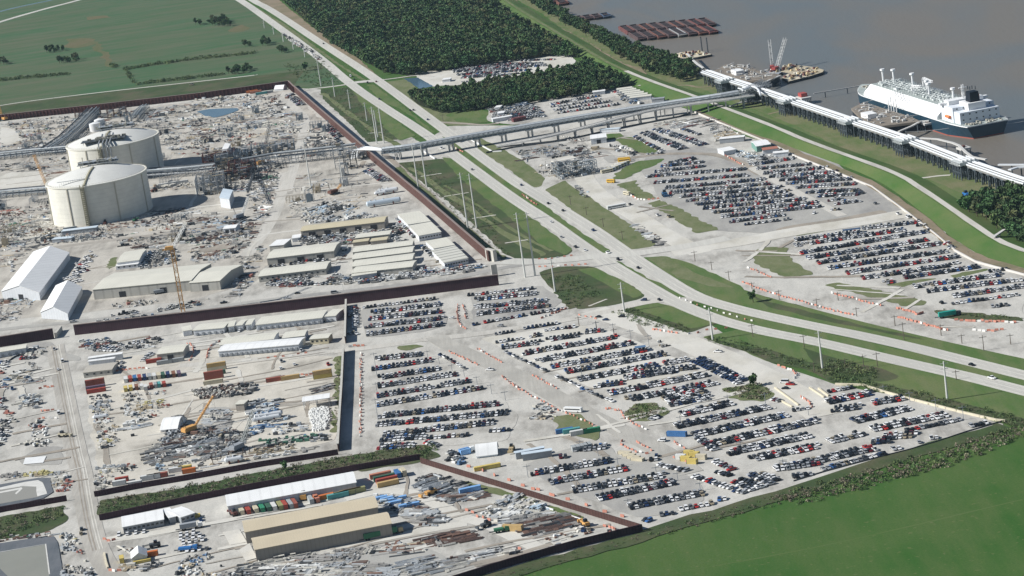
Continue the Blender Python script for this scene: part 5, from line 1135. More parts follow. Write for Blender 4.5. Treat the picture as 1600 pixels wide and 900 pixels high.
def rows(lot, reg, text, pitch=2.72, fillp=.96, tilt=0.0, colb=None, off=2.75):
    for ri, line in enumerate(text.strip().split(';')):
        t = line.split(); 
        if len(t) < 4: continue
        a = G(*PX(reg, t[0]+' '+t[1])[0]); b = G(*PX(reg, t[2]+' '+t[3])[0]); single = 's' in t[4:]
        r = ang(a, b); L = (b-a).length; n = max(1, int(L/pitch)); nn = Vector((-math.sin(r), math.cos(r), 0)); d = (b-a).normalized()
        gap = -1
        for side in ((0,) if single else (-1, 1)):
            cnt = 0; f = fillp*(U(.93, 1.0)); run = 0; blank = False
            st = random.choice((0, 0, 0, 1)) if side else 0
            for i in range(st, n-random.choice((0, 0, 1))):
                if run <= 0: blank = rnd() > f+.035; run = random.choice((1, 1, 1, 2)) if blank else random.choice((2, 4, 6, 9))
                run -= 1
                if blank: continue
                p = a+d*(i+.5)*pitch+nn*side*off+d*U(-.15, .15)+nn*U(-.35, .35)
                k = kindpick(); c = colb if (colb and rnd() < .7) else pick(); cnt += 1
                fwd = r+math.pi/2+tilt+(0 if rnd() < .3 else math.pi)*(1)
                if side > 0: fwd += math.pi
                CARS.append((p.x, p.y, fwd+U(-.04, .04), k, c, (lot, ri, side, cnt-1, single)))
rows("bottom car park", 'Q', "300 155 400 140 s;440 75 740 50;40 295 780 172;210 372 980 232;420 445 1295 297;640 515 1370 360;915 590 1595 462;500 800 600 790 s")
rows("bottom car park's edge", 'H', "500 592 820 532 s;800 512 1000 492 s;350 632 495 612 s;225 668 310 682 s")
rows("sloping lot above the meadow", 'H', "340 235 580 292 s;620 330 960 440 s;930 440 1060 462 s;960 360 1130 432;800 292 935 332 s;780 212 950 292 s;1100 300 1280 392;1380 335 1595 302 s;640 20 800 130 s;265 190 375 178", pitch=3.0)
rows("central west car park", 'P', "150 140 650 85;120 235 750 143;180 320 850 218;180 398 980 275;170 495 1090 342;170 582 1210 408;190 688 1400 562;170 768 1450 652;230 868 1320 745;215 912 690 880;680 900 1110 868 s;1250 835 1540 815 s;190 985 590 965;645 940 790 975 s")
rows("upper west car park", 'G', "130 262 710 190 s;190 300 760 232;150 352 780 285;150 410 800 338;160 470 770 388;25 320 95 300;30 400 95 380;30 470 90 455", fillp=.93)
rows("white truck column by the dark wall", 'G', "45 255 50 340 s;70 260 78 420 s", colb='white', tilt=0)
rows("upper middle car park", 'G', "950 165 1500 108 s;1000 198 1500 148;990 258 1580 205;990 315 1600 240;985 395 1710 265 s", fillp=.95)
rows("big central car park", 'A', "160 470 370 437 s;385 425 690 378 s;165 535 410 497 s;430 482 550 467;550 440 830 405 s;215 572 560 525;560 515 850 468;870 450 1060 430;370 622 1150 482;480 680 1250 532;600 722 1410 577;680 770 1530 615;810 825 1460 700;930 875 1200 840;1170 812 1600 748", fillp=.95)
rows("lower central car park", 'B', "180 50 390 10;0 120 480 68;-250 282 550 125;-115 332 625 190;180 332 550 250;220 372 600 300;280 455 760 345;270 540 1030 380;410 610 1190 437;550 678 1440 480;670 750 1350 600;850 798 1440 682;1050 870 1420 815;80 490 160 455 s;1180 415 1340 395 s;1030 325 1110 345 s", fillp=.95)
rows("right car park", 'C', "230 152 440 112 s;225 222 590 147;250 278 510 245;540 228 770 190;380 362 870 245;240 495 510 428;540 412 1075 303;-133 692 590 532;500 500 720 482;620 462 900 445;780 422 1180 337 s;190 690 660 572 s;680 552 800 528 s;820 507 900 497 s;940 472 1080 457 s;0 745 160 712 s;1220 392 1400 352 s;1170 425 1200 410 s", fillp=.95)
rows("slanting truck rows beside the service road", 'B', "450 20 830 205;470 2 820 180 s", pitch=3.2, colb='dark blue')
rows("diagonal line along the service road", 'A', "240 605 590 765 s;640 795 880 900 s", pitch=6.2, tilt=math.pi/2)
rows("diagonal line along the service road's lower half", 'k', "430 632 640 722 s", pitch=6.2, tilt=math.pi/2)
rows("diagonal line by the grey mound", 'G', "730 625 980 760 s", pitch=6.2, tilt=math.pi/2)
rows("levee car park, left rows", 'D', "235 240 550 372;330 212 710 342;530 212 680 262 s", pitch=3.2)
rows("levee car park", 'E', "-170 282 40 240;-240 305 110 268;-290 348 140 298;-350 385 440 325;-290 432 470 372;-230 478 600 405;-170 512 650 437;-90 542 720 467;-40 574 780 497;20 604 840 525;90 634 910 557;150 667 1000 587;230 700 1050 612;290 740 740 682;410 762 820 713 s", off=2.45, fillp=.97)
rows("levee car park, right part", 'E', "450 297 840 237;510 325 960 285;560 362 1080 312;610 387 1165 345;690 412 1200 375;740 440 1290 400;820 470 1310 440;900 507 1340 490;980 537 1360 520;1060 572 1210 555;1110 600 1350 570;1085 648 1180 640 s;920 675 980 672 s", off=2.45, fillp=.97)
rows("far right car park", 'F', "0 250 480 190;470 172 890 122;0 290 810 172;820 160 940 150;40 342 960 185;90 377 980 240;160 410 1040 272;230 447 1090 325;360 482 1150 362;470 517 1200 407;610 547 705 537;760 512 1300 432;830 577 1460 487;920 607 1590 522;1100 642 1660 562;1090 695 1570 630 s;1370 717 1520 697 s;1060 270 1110 320 s;1350 470 1500 450 s", off=2.45, fillp=.96)
rows("woods car park", 'V', "400 197 720 152 s;550 215 1290 162;560 240 1180 198;590 262 1060 232;570 190 1250 150;600 300 700 285 s;1060 130 1360 118 s;600 178 1150 146;640 228 1120 178;540 205 1200 150;620 252 900 235", pitch=2.9, fillp=.95)
rows("car park under the second wood", 'U', "500 222 830 162;500 245 920 178;520 268 1000 192;550 288 1060 215;700 180 900 150;120 300 440 290;130 325 480 310;150 280 400 262;1000 130 1100 100 s", pitch=3.2, fillp=.88)
rows("small lot by the red-brown wall", 'f', "690 165 820 240;1170 800 1440 760 s;950 835 1150 800 s;950 800 1080 780 s;1040 640 1150 750 s;890 470 1000 590 s;830 580 900 560;720 690 1000 850 s", pitch=3.1, fillp=.8)
rows("plant offices' parking", 'J', "610 385 1150 372 s;600 357 900 330 s;600 240 1100 182 s;1290 370 1590 330 s;760 205 1060 180 s", pitch=3.3, fillp=.7)
rows("line in front of the trailer offices", 'J', "20 780 200 765 s;350 745 430 738 s;500 725 600 716 s;640 706 790 696 s;850 688 1010 672 s", pitch=4.2, fillp=.75, colb='white')
rows("lot by the haul road corner", 'K', "770 20 920 30 s;930 0 1180 -30 s;740 40 930 45 s;1110 130 1200 60 s;900 180 990 170 s;900 150 980 140 s", pitch=3.2, fillp=.8)
rows("left yard parking", 'K', "0 140 90 140 s;0 430 60 440 s;30 540 130 575 s;0 600 100 600 s;0 700 60 740 s;150 110 290 100 s;740 470 810 465 s;-60 480 60 490 s", pitch=3.4, fillp=.75)
rows("company truck line by the white trailers", 'R', "900 592 1180 556 s;1190 540 1320 515 s;1540 480 1600 465 s", pitch=4.6, fillp=.95, colb='white')
rows("block of white trucks beside the tan sheds", 'N', "-110 590 90 558 s;-110 620 95 590 s;-90 655 110 620 s;-80 690 150 655 s;-60 715 170 688 s", pitch=3.4, fillp=.95, colb='white')
rows("white truck block beside the tents", 'I', "490 380 640 342;500 345 650 300;550 300 690 262;570 262 710 225;600 225 730 185;640 180 745 150;690 125 760 112 s;80 240 150 228;80 275 130 268 s", pitch=3.3, fillp=.9, colb='white')
rows("plant lot", 'T', "760 140 860 230;1040 380 1150 480;1120 480 1180 540 s;-10 70 10 60 s", pitch=3.4, fillp=.7)
rows("bridge yard lot", 'D', "140 260 230 310 s;230 310 400 400 s;240 412 400 400 s", pitch=4.5, fillp=.8)
def cam_y(c): return c[1]
CARS.sort(key=cam_y)
RIGHT = dict(zip(('sedan', 'suv', 'pickup'), ('saloon car', 'SUV', 'pickup')))
nlim = 300
cats = {'sedan': 'car', 'suv': 'car', 'pickup': 'pickup truck'}
cnt_by = {'car': 0, 'pickup truck': 0}; REST = []
for c in CARS:
    cat = cats[c[3]]; lim = 300 if cat == 'car' else 290
    if cnt_by[cat] >= lim: REST.append(c); continue
    cnt_by[cat] += 1
    lot, ri, side, i, single = c[5]
    fb = '' if single else (' front' if side < 0 else ' back')
    lab = f"{c[4]} {RIGHT[c[3]]}, {nth(i)} from left, {nth(ri)}{fb} row, {lot}"
    car_obj(c[3], c[4], (c[0], c[1]), c[2], lab, "vehicles parked in "+lot, name='parked_car' if cat == 'car' else 'parked_pickup', cat=cat)
def merged(name, items, label, mats, protos, z=Z0, group=None, cat='parked vehicles'):
    """items: (x, y, rot, proto key, material index of the body, scale)"""
    V = []; Fc = []; MI = []; off = 0; cache = {}
    for k, pr in protos.items():
        vs = []; fs = []; mi = []
        for part, m_ in pr:
            o = len(vs); vs += part.v; fs += [tuple(i+o for i in f) for f in part.f]; mi += [(m_ if m_ is not None else -1)]*len(part.f) if m_ != 'own' else list(part.m)
        cache[k] = (np.array(vs), fs, mi)
    for x, y, r, k, bm_, sc in items:
        vs, fs, mi = cache[k]; ca, sa = math.cos(r), math.sin(r); W_ = vs*sc
        V.append(np.stack([x+W_[:, 0]*ca-W_[:, 1]*sa, y+W_[:, 0]*sa+W_[:, 1]*ca, W_[:, 2]+z], 1)); Fc += [tuple(i+off for i in f) for f in fs]; MI += [bm_ if m == -1 else m for m in mi]; off += len(vs)
    me = bpy.data.meshes.new(name); me.from_pydata(np.concatenate(V).tolist(), [], Fc)
    for m in mats: me.materials.append(m)
    me.polygons.foreach_set('material_index', MI); me.update()
    o = bpy.data.objects.new(name, me); COL.objects.link(o); tag(o, label, cat, group, 'stuff'); return o
CK = list(CARC); cmats = [CARM[k] for k in CK]+[GLASS, TYRE]
protos = {k: [(CPROTO[k][0], None), (CPROTO[k][1], len(CK)), (CPROTO[k][2], len(CK)+1)] for k in ('sedan', 'suv', 'pickup')}
if REST: merged('parked_vehicles', [(c[0], c[1], c[2], c[3], CK.index(c[4]), 1.0) for c in REST], "mass of small cars and trucks parked in the more distant lots", cmats, protos)
print("CARS", len(CARS), "individual", cnt_by)
# vehicles on the roads
RV = [('g', "60 262", 'sedan', 'dark blue', "dark blue car on the near-river carriageway above the orange barriers"), ('g', "228 377", 'sedan', 'black', "black car following the dark blue one on the highway"), ('g', "320 422", 'sedan', 'black', "small black car mid carriageway above the crossing"), ('g', "508 545", 'pickup', 'dark blue', "dark pickup on the highway halfway to the crossing"),
      ('g', "245 493", 'sedan', 'white', "white car on the plant-side carriageway beside the tall pole pair"), ('g', "310 588", 'sedan', 'silver', "silver car on the plant-side carriageway behind the white one"), ('g', "398 650", 'pickup', 'dark grey', "dark grey pickup close to the crossing on the plant side"), ('g', "457 670", 'sedan', 'white', "white car just short of the highway crossing"), ('g', "600 685", 'pickup', 'white', "white pickup turning at the top of the crossing"), ('g', "665 728", 'suv', 'black', "black SUV in the middle of the crossing"), ('g', "790 780", 'sedan', 'black', "small black car right after the crossing"),
      ('f', "1352 165", 'sedan', 'grey', "grey car on the carriageway just right of the pipe bridge"), ('V', "600 762", 'van', 'white', "white van right under the pipe bridge"), ('V', "450 815", 'van', 'white', "white van on the plant side under the pipe bridge"), ('V', "205 517", 'sedan', 'black', "left one of a dark pair of cars above the pipe bridge"), ('V', "232 515", 'sedan', 'black', "right one of a dark pair of cars above the pipe bridge"), ('V', "343 590", 'sedan', 'dark blue', "dark car alone just above the pipe bridge"), ('X', "328 345", 'sedan', 'black', "black car alone on the far carriageway beside the forest"), ('X', "672 650", 'suv', 'black', "dark SUV crossing at the far junction"), ('X', "740 643", 'sedan', 'maroon', "maroon car at the far junction's right side"), ('X', "540 600", 'van', 'white', "white van waiting left of the far junction"), ('X', "568 625", 'sedan', 'black', "dark car waiting left of the far junction"), ('X', "765 780", 'suv', 'dark grey', "dark grey SUV on the plant-side lanes below the far junction"),
      ('W', "1303 625", 'sedan', 'black', "small dark car on the highway at the right"), ('W', "1418 700", 'pickup', 'white', "white pickup alone on the highway near the right edge"), ('k', "1288 405", 'pickup', 'white', "white pickup on the wide dirt road beside the central car park"), ('k', "540 187", 'sedan', 'black', "black car at the access road mouth, left of two"), ('k', "585 205", 'sedan', 'dark blue', "dark car at the access road mouth, right of two"), ('k', "685 185", 'suv', 'black', "black SUV by the tall pole at the access road"), ('k', "825 82", 'suv', 'dark blue', "dark SUV entering the access road from the highway"), ('k', "922 80", 'sedan', 'black', "black car on the highway beside the access road mouth"),
      ('A', "130 748", 'pickup', 'white', "white pickup on the service road near its top"), ('A', "210 405", 'suv', 'silver', "silver SUV on the gravel road above the central car park"), ('G', "833 342", 'sedan', 'white', "white car between the two upper car parks"), ('o', "938 62", 'suv', 'white', "white SUV beside the yellow barriers at the service road's end"), ('B', "172 648", 'suv', 'white', "white SUV on the service road near the blue container"), ('B', "1135 243", 'sedan', 'black', "black car at the car park entrance between white barriers"), ('B', "1130 195", 'van', 'white', "white van at the car park entrance"), ('B', "1175 212", 'pickup', 'red', "red pickup at the car park entrance"),
      ('K', "455 195", 'sedan', 'white', "white car on the haul road near its top"), ('K', "490 130", 'van', 'white', "white van with round top on the haul road corner"), ('K', "460 537", 'van', 'white', "white van on the haul road"), ('K', "425 35", 'pickup', 'white', "white pickup at the gate in the dark wall"), ('K', "97 345", 'pickup', 'blue', "blue-green truck in the left yard"), ('R', "640 545", 'suv', 'dark grey', "dark SUV at the lower haul road, upper of two"), ('R', "635 578", 'suv', 'tan', "tan SUV at the lower haul road, lower of two"), ('I', "575 672", 'pickup', 'silver', "silver-green pickup on the perimeter road above the gate"), ('J', "250 522", 'pickup', 'black', "black pickup on the perimeter road"), ('J', "740 487", 'pickup', 'white', "white pickup on the perimeter road by the wall"), ('J', "825 448", 'sedan', 'black', "black car on the perimeter road"), ('J', "1115 445", 'van', 'silver', "silver van on the perimeter road"), ('I', "1310 575", 'pickup', 'white', "white pickup beside the tower crane's foot"), ('I', "1060 607", 'pickup', 'white', "white pickup left of the tower crane by the wall"),
      ('L', "800 330", 'pickup', 'silver', "silver pickup in the container yard by the gravel road"), ('L', "900 355", 'sedan', 'white', "white car behind the silver pickup in the container yard"), ('L', "795 388", 'suv', 'white', "white SUV above the red-brown container"), ('L', "1165 355", 'pickup', 'red', "red pickup above the tan containers"), ('L', "955 247", 'pickup', 'white', "white pickup on the gravel road beside orange barriers"), ('g', "737 382", 'sedan', 'black', "dark car on the gravel road beside the steel stock"), ('g', "910 450", 'pickup', 'white', "white pickup on the gravel road right of the steel stock"), ('g', "980 460", 'van', 'tan', "cream van on the gravel road"),
      ('h', "670 378", 'suv', 'grey', "lone grey SUV in the empty part of the levee car park"), ('F', "725 70", 'pickup', 'white', "white pickup beside the fence corner of the far right car park"), ('F', "795 92", 'van', 'white', "white van next to the fence corner of the far right car park"), ('F', "1027 688", 'suv', 'black', "lone black SUV at the edge of the far right car park")]
for reg, s, k, c, l in RV:
    x, y = PX(reg, s)[0]; p = G(x, y); r = math.radians(101)
    best = None
    for cw in (cwR, cwL):
        for i in range(len(cw)-1):
            m_ = (cw[i]+cw[i+1])/2; t = max(0, min(1, (p-cw[i]).dot(cw[i+1]-cw[i])/(cw[i+1]-cw[i]).length_squared)); dd = (p-cw[i].lerp(cw[i+1], t)).length
            if best is None or dd < best[0]: best = (dd, ang(cw[i], cw[i+1]))
    if best[0] < 14: r = best[1]
    elif reg in 'IJ': r = math.radians(-2)
    elif reg in 'AokBG': r = math.radians(150)
    car_obj(k, c, (p.x, p.y), r, l, None, .38, name='passing_vehicle', cat='van' if k == 'van' else 'vehicle')
# buses, lorries, box trucks, loaders
def bus(l, reg, s, r, m, L=11, W=2.5, H=3.0, name='bus', cat='bus', grp=None):
    p = G(*PX(reg, s)[0]); o = thing(name, l, cat, (p.x, p.y, Z0), r, grp); mb = MB(); mb.box((0, 0), (L, W), .5, H, top=.97); obj('body', mb, m, o)
    mb = MB()
    for sd in (-1, 1): mb.box((0, sd*(W/2-.01)), (L*.86, .06), H*.55, H*.78)
    mb.box((L/2-.02, 0), (.06, W*.8), H*.5, H*.8); obj('windows', mb, GLASS, o)
    for x in (-L*.3, L*.34): mb = MB(); mb.tube((x, -W/2, .5), (x, W/2, .5), .5, 8); obj('wheel', mb, TYRE, o)
YBUS = mat("bus_yellow", (.70, .42, .05), .5); CBUS = mat("bus_cream", (.66, .60, .44), .5); WVEH = mat("vehicle_white", (.80, .80, .78), .45)
for i in range(2): bus(("rear", "front")[i]+" yellow bus on the curved road below the round grass island", 'U', f"{1075+i*5} {658+i*10}", ang(G(966, 252), G(986, 250)), YBUS)
for i in range(7): bus(nth(i)+" cream bus from the right in the slanting row by the grass island", 'U', f"{1075-i*22} {690+i*10}", math.radians(14), (CBUS, WVEH)[i % 2], grp="slanting row of cream buses")
bus("yellow bus alone on the dirt road below the bus row", 'U', "975 830", math.radians(140), YBUS, 8); bus("white bus driving down the service road", 'k', "385 778", math.radians(147), WVEH, 12); bus("cream bus on the dirt road by the grass strip", 'D', "100 725", math.radians(120), CBUS, 8)
bus("white coach parked beside the steel stock yard", 'g', "655 403", math.radians(10), WVEH, 16)
def lorry(l, reg, s, r, m, Lb=13, H=3.9, cab=WVEH, tank_=False):
    p = G(*PX(reg, s)[0]); o = thing('lorry', l, 'lorry', (p.x, p.y, Z0), r); mb = MB()
    if tank_: mb.tube((-Lb/2, 0, 2.2), (Lb/2, 0, 2.2), 1.25, 12)
    else: mb.box((0, 0), (Lb, 2.6), 1.2, H)
    obj('trailer', mb, m, o); mb = MB(); mb.box((Lb/2+2, 0), (2.6, 2.4), .8, 3.0, top=.92); obj('cab', mb, cab, o); mb = MB(); mb.box((0, 0), (Lb+5, .9), .8, 1.18); obj('chassis', mb, STEELD, o)
    for x in (-Lb/2+1.2, -Lb/2+2.6, Lb/2-.5, Lb/2+2.4): mb = MB(); mb.tube((x, -1.25, .5), (x, 1.25, .5), .5, 8); obj('wheel', mb, TYRE, o)
GREENC = mat("container_green", (.045, .17, .09), .6)
lorry("long green-roofed trailer with yellow end beside the front tan shed", 'N', "1475 600", math.radians(15), GREENC, 18, 4.0, MATS["gear_tan"]); lorry("dark tank trailer in the shade of the front tan shed", 'N', "1225 640", math.radians(15), STEELD, 11, 3, STEELD, True)
lorry("grey box truck above the block of white pickups", 'R', "1475 540", math.radians(6), mat("box_grey", (.34, .36, .38), .6), 9, 3.8); lorry("green truck standing on the gravel crossing in the laydown yard", 'O', "1100 715", math.radians(5), GREENC, 5, 2.4, GREENC)
lorry("teal green truck among orange barriers near the right car park", 'W', "1165 350", math.radians(5), mat("teal_paint", (.02, .30, .24), .6), 11, 3.9, STEELD); lorry("blue flatbed truck by the block of white pickups", 'R', "1450 710", math.radians(-8), mat("truck_blue", (.03, .16, .42), .5), 7, 2.4, MATS["truck_blue"])
lorry("white truck on the road under the trailer row at the highway's edge", 'O', "830 95", math.radians(20), mat("light_blue_paint", (.16, .33, .62), .6), 6, 3.0); lorry("pale lorry behind the tower crane", 'I', "1245 448", math.radians(6), GREYW, 8, 3.4)
def loader(l, reg, s, r, m, k=1.0):
    p = G(*PX(reg, s)[0]); o = thing('loader', l, 'loader', (p.x, p.y, Z0), r); mb = MB(); mb.box((0, 0), (5*k, 2.2*k), .9, 2.1*k); obj('body', mb, m, o); mb = MB(); mb.box((-.4*k, 0), (1.8*k, 1.7*k), 2.1*k, 3.3*k, top=.85); obj('cab', mb, GLASS, o)
    for x in (-1.6*k, 1.6*k): mb = MB(); mb.tube((x, -1.3*k, .75*k), (x, 1.3*k, .75*k), .75*k, 10); obj('wheel', mb, TYRE, o)
    mb = MB(); mb.tube((1.5*k, -.7, 1.8*k), (5*k, -.7, 1.6*k), .18, 4); mb.tube((1.5*k, .7, 1.8*k), (5*k, .7, 1.6*k), .18, 4); mb.box((5.2*k, 0), (1, 2.4*k), .8, 1.7*k); obj('bucket_arm', mb, m, o)
for (reg, s, m, l, k) in (('O', "570 420", YELL, "yellow loader at the edge of the pipe rows", 1.3), ('O', "1000 670", STEELD, "dark loader on the gravel crossing", 1.1), ('o', "460 590", YELL, "yellow forklift cluster machine beside the red-brown wall end", 1.2), ('N', "880 300", YELL, "orange-yellow reach stacker among containers by the white hall", 1.6), ('K', "495 715", mat("cream_paint", (.5, .45, .33), .6), "cream machine standing on the haul road's left side", 1.2), ('N', "330 430", REDST, "orange-red machine at the left end of the container row", 1.2), ('e', "845 483", GREENC, "small teal machine below the near storage tank's shadow", 1.1), ('e', "660 500", REDST, "red machine right in front of the near storage tank", 1.2), ('e', "965 300", REDST, "red machine between the tank shadows", 1.3),
                       ('R', "1215 680", STEELD, "black loader behind the peaked tent", 1.2), ('T', "440 405", STEELD, "dark machine under the white mast in the far plant", 1.2), ('h', "1240 330", mat("truck_blue", (.03, .16, .42), .5), "blue machine by the trees at the levee toe", 1.4), ('D', "395 735", mat("truck_blue2", (.03, .10, .2), .5), "dark blue machine at the corner of the levee car park", 1.6), ('J', "430 250", GREYW, "grey vehicle beside the red line in the plant road", 1.3), ('O', "1200 75", MATS["gear_tan"], "tan machine between the arched tent and trailers", 1.2)):
    loader(l, reg, s, U(0, 6), m, k)

# ================================================================ CONTAINERS
CCOL = {'white': (.66, .66, .63), 'red': (.36, .07, .05), 'blue': (.05, .15, .34), 'dark blue': (.03, .05, .12), 'grey': (.36, .38, .38), 'cream': (.58, .52, .38), 'green': (.04, .24, .13), 'dark green': (.05, .12, .08), 'brown': (.22, .10, .06), 'red-brown': (.32, .10, .07), 'salmon': (.50, .20, .13), 'tan': (.52, .36, .16), 'yellow': (.60, .47, .14), 'teal': (.10, .34, .33), 'olive': (.30, .30, .14), 'purple': (.15, .11, .16), 'orange': (.58, .17, .05), 'light blue': (.22, .42, .72)}
KM = {k: mat("container_paint_"+k.replace(' ', '_').replace('-', '_'), v, .65, var=.12, scale=.4, stripes=(0, .6, .12)) for k, v in CCOL.items()}
def container(l, p, r, col, Lc=12.2, z=0.0, H=2.7, g=None):
    o = thing('shipping_container', l, 'container', (p.x, p.y, Z0+z), r, g); mb = MB(); mb.box((0, 0), (Lc, 2.44), 0, H); obj('body', mb, KM[col], o)
    mb = MB(); mb.box((-Lc/2-.03, 0), (.06, 2.2), .15, H-.15); obj('door', mb, KM[col], o)
    mb = MB()
    for x in (-Lc/2+.1, Lc/2-.1):
        for y in (-1.15, 1.15): mb.box((x, y), (.22, .22), 0, H+.03)
    obj('corner_post', mb, STEELD, o)
DA = math.radians(100)
def crow(place, reg, lst, ang_=DA, L=12.2, z=0, H=2.7):
    """lst: x y colour; ..."""
    for i, t in enumerate(lst.split(';')):
        q = t.split(); x, y = PX(reg, q[0]+' '+q[1])[0]; col = ' '.join(q[2:]); container(f"{col} container, {nth(i)} from left {place}", G(x, y), ang_, col, L, z, H, "containers "+place)
A1 = math.radians(104.5)
crow("in the row along the white hall", 'N', "385 405 cream;435 400 red;495 390 cream;545 384 green;595 378 dark green;638 372 white;688 366 olive;722 360 red;768 354 grey;800 350 red-brown;925 318 grey;970 308 salmon", A1)
crow("lying lengthwise under the white hall", 'N', "1030 305 orange;1145 290 teal;1195 275 olive;1240 262 tan;1275 255 olive", math.radians(14.5))
crow("in the container line by the gravel road", 'K', "985 282 white;1020 277 red;1057 272 blue;1093 268 red;1133 264 dark blue;1172 260 grey;1207 256 white;1243 252 cream;1277 248 dark green;1315 244 dark blue;1360 240 brown;1402 236 purple", DA, 9)
crow("in the second container line", 'K', "985 355 yellow;1025 348 yellow;1070 342 brown;1110 338 white;1140 345 white;1185 330 red-brown;1222 326 grey;1245 322 teal;1285 318 red", DA, 7)
crow("stacked beside the haul road", 'K', "748 325 red-brown;750 345 purple;755 368 red", math.radians(4), 13); container("dark red container on top of the haul road stack", G(*PX('K', "748 325")[0]), math.radians(4), 'red-brown', 13, 2.75)
crow("in the block above the spool heap", 'L', "297 395 cream;290 430 dark green;275 462 red-brown;270 500 cream", math.radians(3), 13)
for x, y, c, l in ((297, 395, 'tan', "tan container on top at the back of the block above the spools"), (275, 462, 'red-brown', "red-brown container on top in the block above the spools")): container(l, G(*PX('L', f"{x} {y}")[0]), math.radians(3), c, 13, 2.75)
crow("in the middle of the open container yard", 'L', "755 480 red-brown;870 465 tan;1125 455 yellow", math.radians(3), 12.5); container("tan container on top of the yellow one by the dark wall", G(*PX('L', "1125 455")[0]), math.radians(3), 'tan', 12.5, 2.75)
crow("in the block right of the white hall", 'O', "175 280 salmon;205 300 dark green;225 318 red;235 345 tan", math.radians(13)); container("blue container set crosswise beside the green one", G(*PX('O', "310 270")[0]), A1, 'blue', 9); container("cream container standing behind the blue crosswise one", G(*PX('O', "355 265")[0]), A1, 'cream', 7, 0, 3.6)
container("tan container on the pile of timber near the pipe rows", G(*PX('O', "1210 700")[0]), math.radians(-25), 'tan', 11, 0, 3.2); container("light blue container at the edge of the pipe rows", G(*PX('O', "875 395")[0]), math.radians(13), 'light blue', 12); container("dark blue container end at the top of the yellow barriers", G(*PX('B', "290 610")[0]), math.radians(150), 'blue', 12)
crow("at the wall end of the haul road yard", 'R', "935 190 white;955 165 red;1060 195 white;1155 150 white;1205 140 white;1262 130 red-brown;1375 90 white;1450 75 yellow;1480 95 orange", math.radians(4), 8)
crow("in front of the cream-roofed shop left of the offices", 'K', "1205 135 red;1290 145 grey;1380 130 grey", math.radians(3), 11)
container("yellow container beside the peaked tent", G(*PX('R', "955 790")[0]), DA, 'yellow', 6); container("yellow container lying in front of the peaked tent", G(*PX('R', "1115 795")[0]), math.radians(10), 'yellow', 9, 0, 1.4); container("orange-brown container right of the peaked tent", G(*PX('R', "1195 745")[0]), 0.1, 'orange', 6)
container("yellow container by the square white trailer", G(*PX('R', "1505 450")[0]), math.radians(14), 'yellow', 9, 0, 1.6)
crow("at the row of yellow boxes by the service road", 'B', "385 760 yellow;425 770 yellow;480 790 cream;320 790 white;360 805 yellow;410 825 yellow", math.radians(-30), 6)
container("yellow trailer in front of the arched tent", G(*PX('O', "1010 215")[0]), math.radians(8), 'yellow', 15, 0, 2.2); container("light blue box left of the arched tent", G(*PX('O', "840 100")[0]), math.radians(20), 'light blue', 6, 0, 3)
crow("among the tool cabins by the bottom car park", 'Q', "440 85 grey;475 78 grey;510 70 grey;545 62 grey;575 55 grey", DA, 5)
crow("in the long yellow line in the bottom car park", 'Q', "890 115 cream;930 135 cream;970 155 cream;1005 172 cream", math.radians(-38), 8, 0, 1.6)
crow("among the blue tarp stacks beside the tan sheds", 'O', "180 455 light blue;225 462 light blue;270 470 light blue;330 455 light blue;290 490 light blue;370 515 light blue;430 505 light blue", math.radians(12), 7, 0, 1.8)
crow("in the middle plant below the tank shadow", 'e', "1030 265 white;1090 255 white;1140 248 white;1460 215 white;440 540 grey", math.radians(3), 12, 0, 3)
crow("in the row beside the service road", 'o', "330 8 blue;375 8 teal;420 18 white;500 5 green", math.radians(5), 10)
crow("along the far plant wall", 'T', "545 138 teal;590 130 grey;470 125 orange;500 128 salmon", math.radians(4), 14)

# ================================================================ BARRIERS
bmb = MB(); bmb.add([(-1, -.3, 0), (1, -.3, 0), (1, .3, 0), (-1, .3, 0), (-.95, -.1, 1.05), (.95, -.1, 1.05), (.95, .1, 1.05), (-.95, .1, 1.05)], [(0, 3, 2, 1), (4, 5, 6, 7), (0, 1, 5, 4), (1, 2, 6, 5), (2, 3, 7, 6), (3, 0, 4, 7)])
BO = bmb.mesh('barrier_orange', [ORANG]); BW = bmb.mesh('barrier_white', [mat("barrier_white", (.74, .72, .68), .6)])
BL = []
def barriers(place, reg, s, sp=2.6, white=.12, sc=1.0):
    pts = smooth(GP(reg, s), 1)
    for p, r in along(pts, sp*1.55): BL.append((p.x+U(-.4, .4), p.y+U(-1.6, 1.6), r+U(-.35, .35), rnd() < white, place, .6+.4*sc))
barriers("along the upper side of the service road", 'P', "870 60 1000 120 1160 195", white=.08); barriers("further down the upper side of the service road", 'P', "1370 295 1500 390 1590 440", 3)
barriers("between the central car park and the service road", 'A', "20 575 120 630 230 690"); barriers("below the blue bin by the service road", 'A', "460 790 560 840 650 890"); barriers("on the lower edge of the service road", 'k', "0 610 100 665 250 745 400 810 550 880", 3.2); barriers("at the red-edged shrub patch", 'k', "570 755 680 770 700 810 760 850 840 890", 2.4)
barriers("in the tall double column right of the dark wall", 'P', "15 120 20 400 15 880", 4.4, .3); barriers("in the left column right of the dark wall", 'P', "32 60 28 450 30 870", 5.2, .1)
barriers("round the oval island by the service road, upper side", 'H', "70 45 40 70 90 105 200 150 300 140"); barriers("round the oval island by the service road, right side", 'H', "160 50 230 90 300 125"); barriers("at the end of the blue container", 'H', "460 50 500 85 550 105", 2.2); barriers("among the yellow boxes", 'H', "450 180 530 200 600 235", 2.4)
barriers("scattered along the red-brown wall of the laydown yard", 'O', "690 155 800 190 940 215 1030 260 1110 290 1200 320 1320 360 1390 385 1590 445", 9, .05, 1.8); barriers("scattered beside the lower end of the red-brown wall", 'Q', "10 410 90 440 300 505 460 545 650 610 760 640 960 705 1030 720", 10, .05, 1.8)
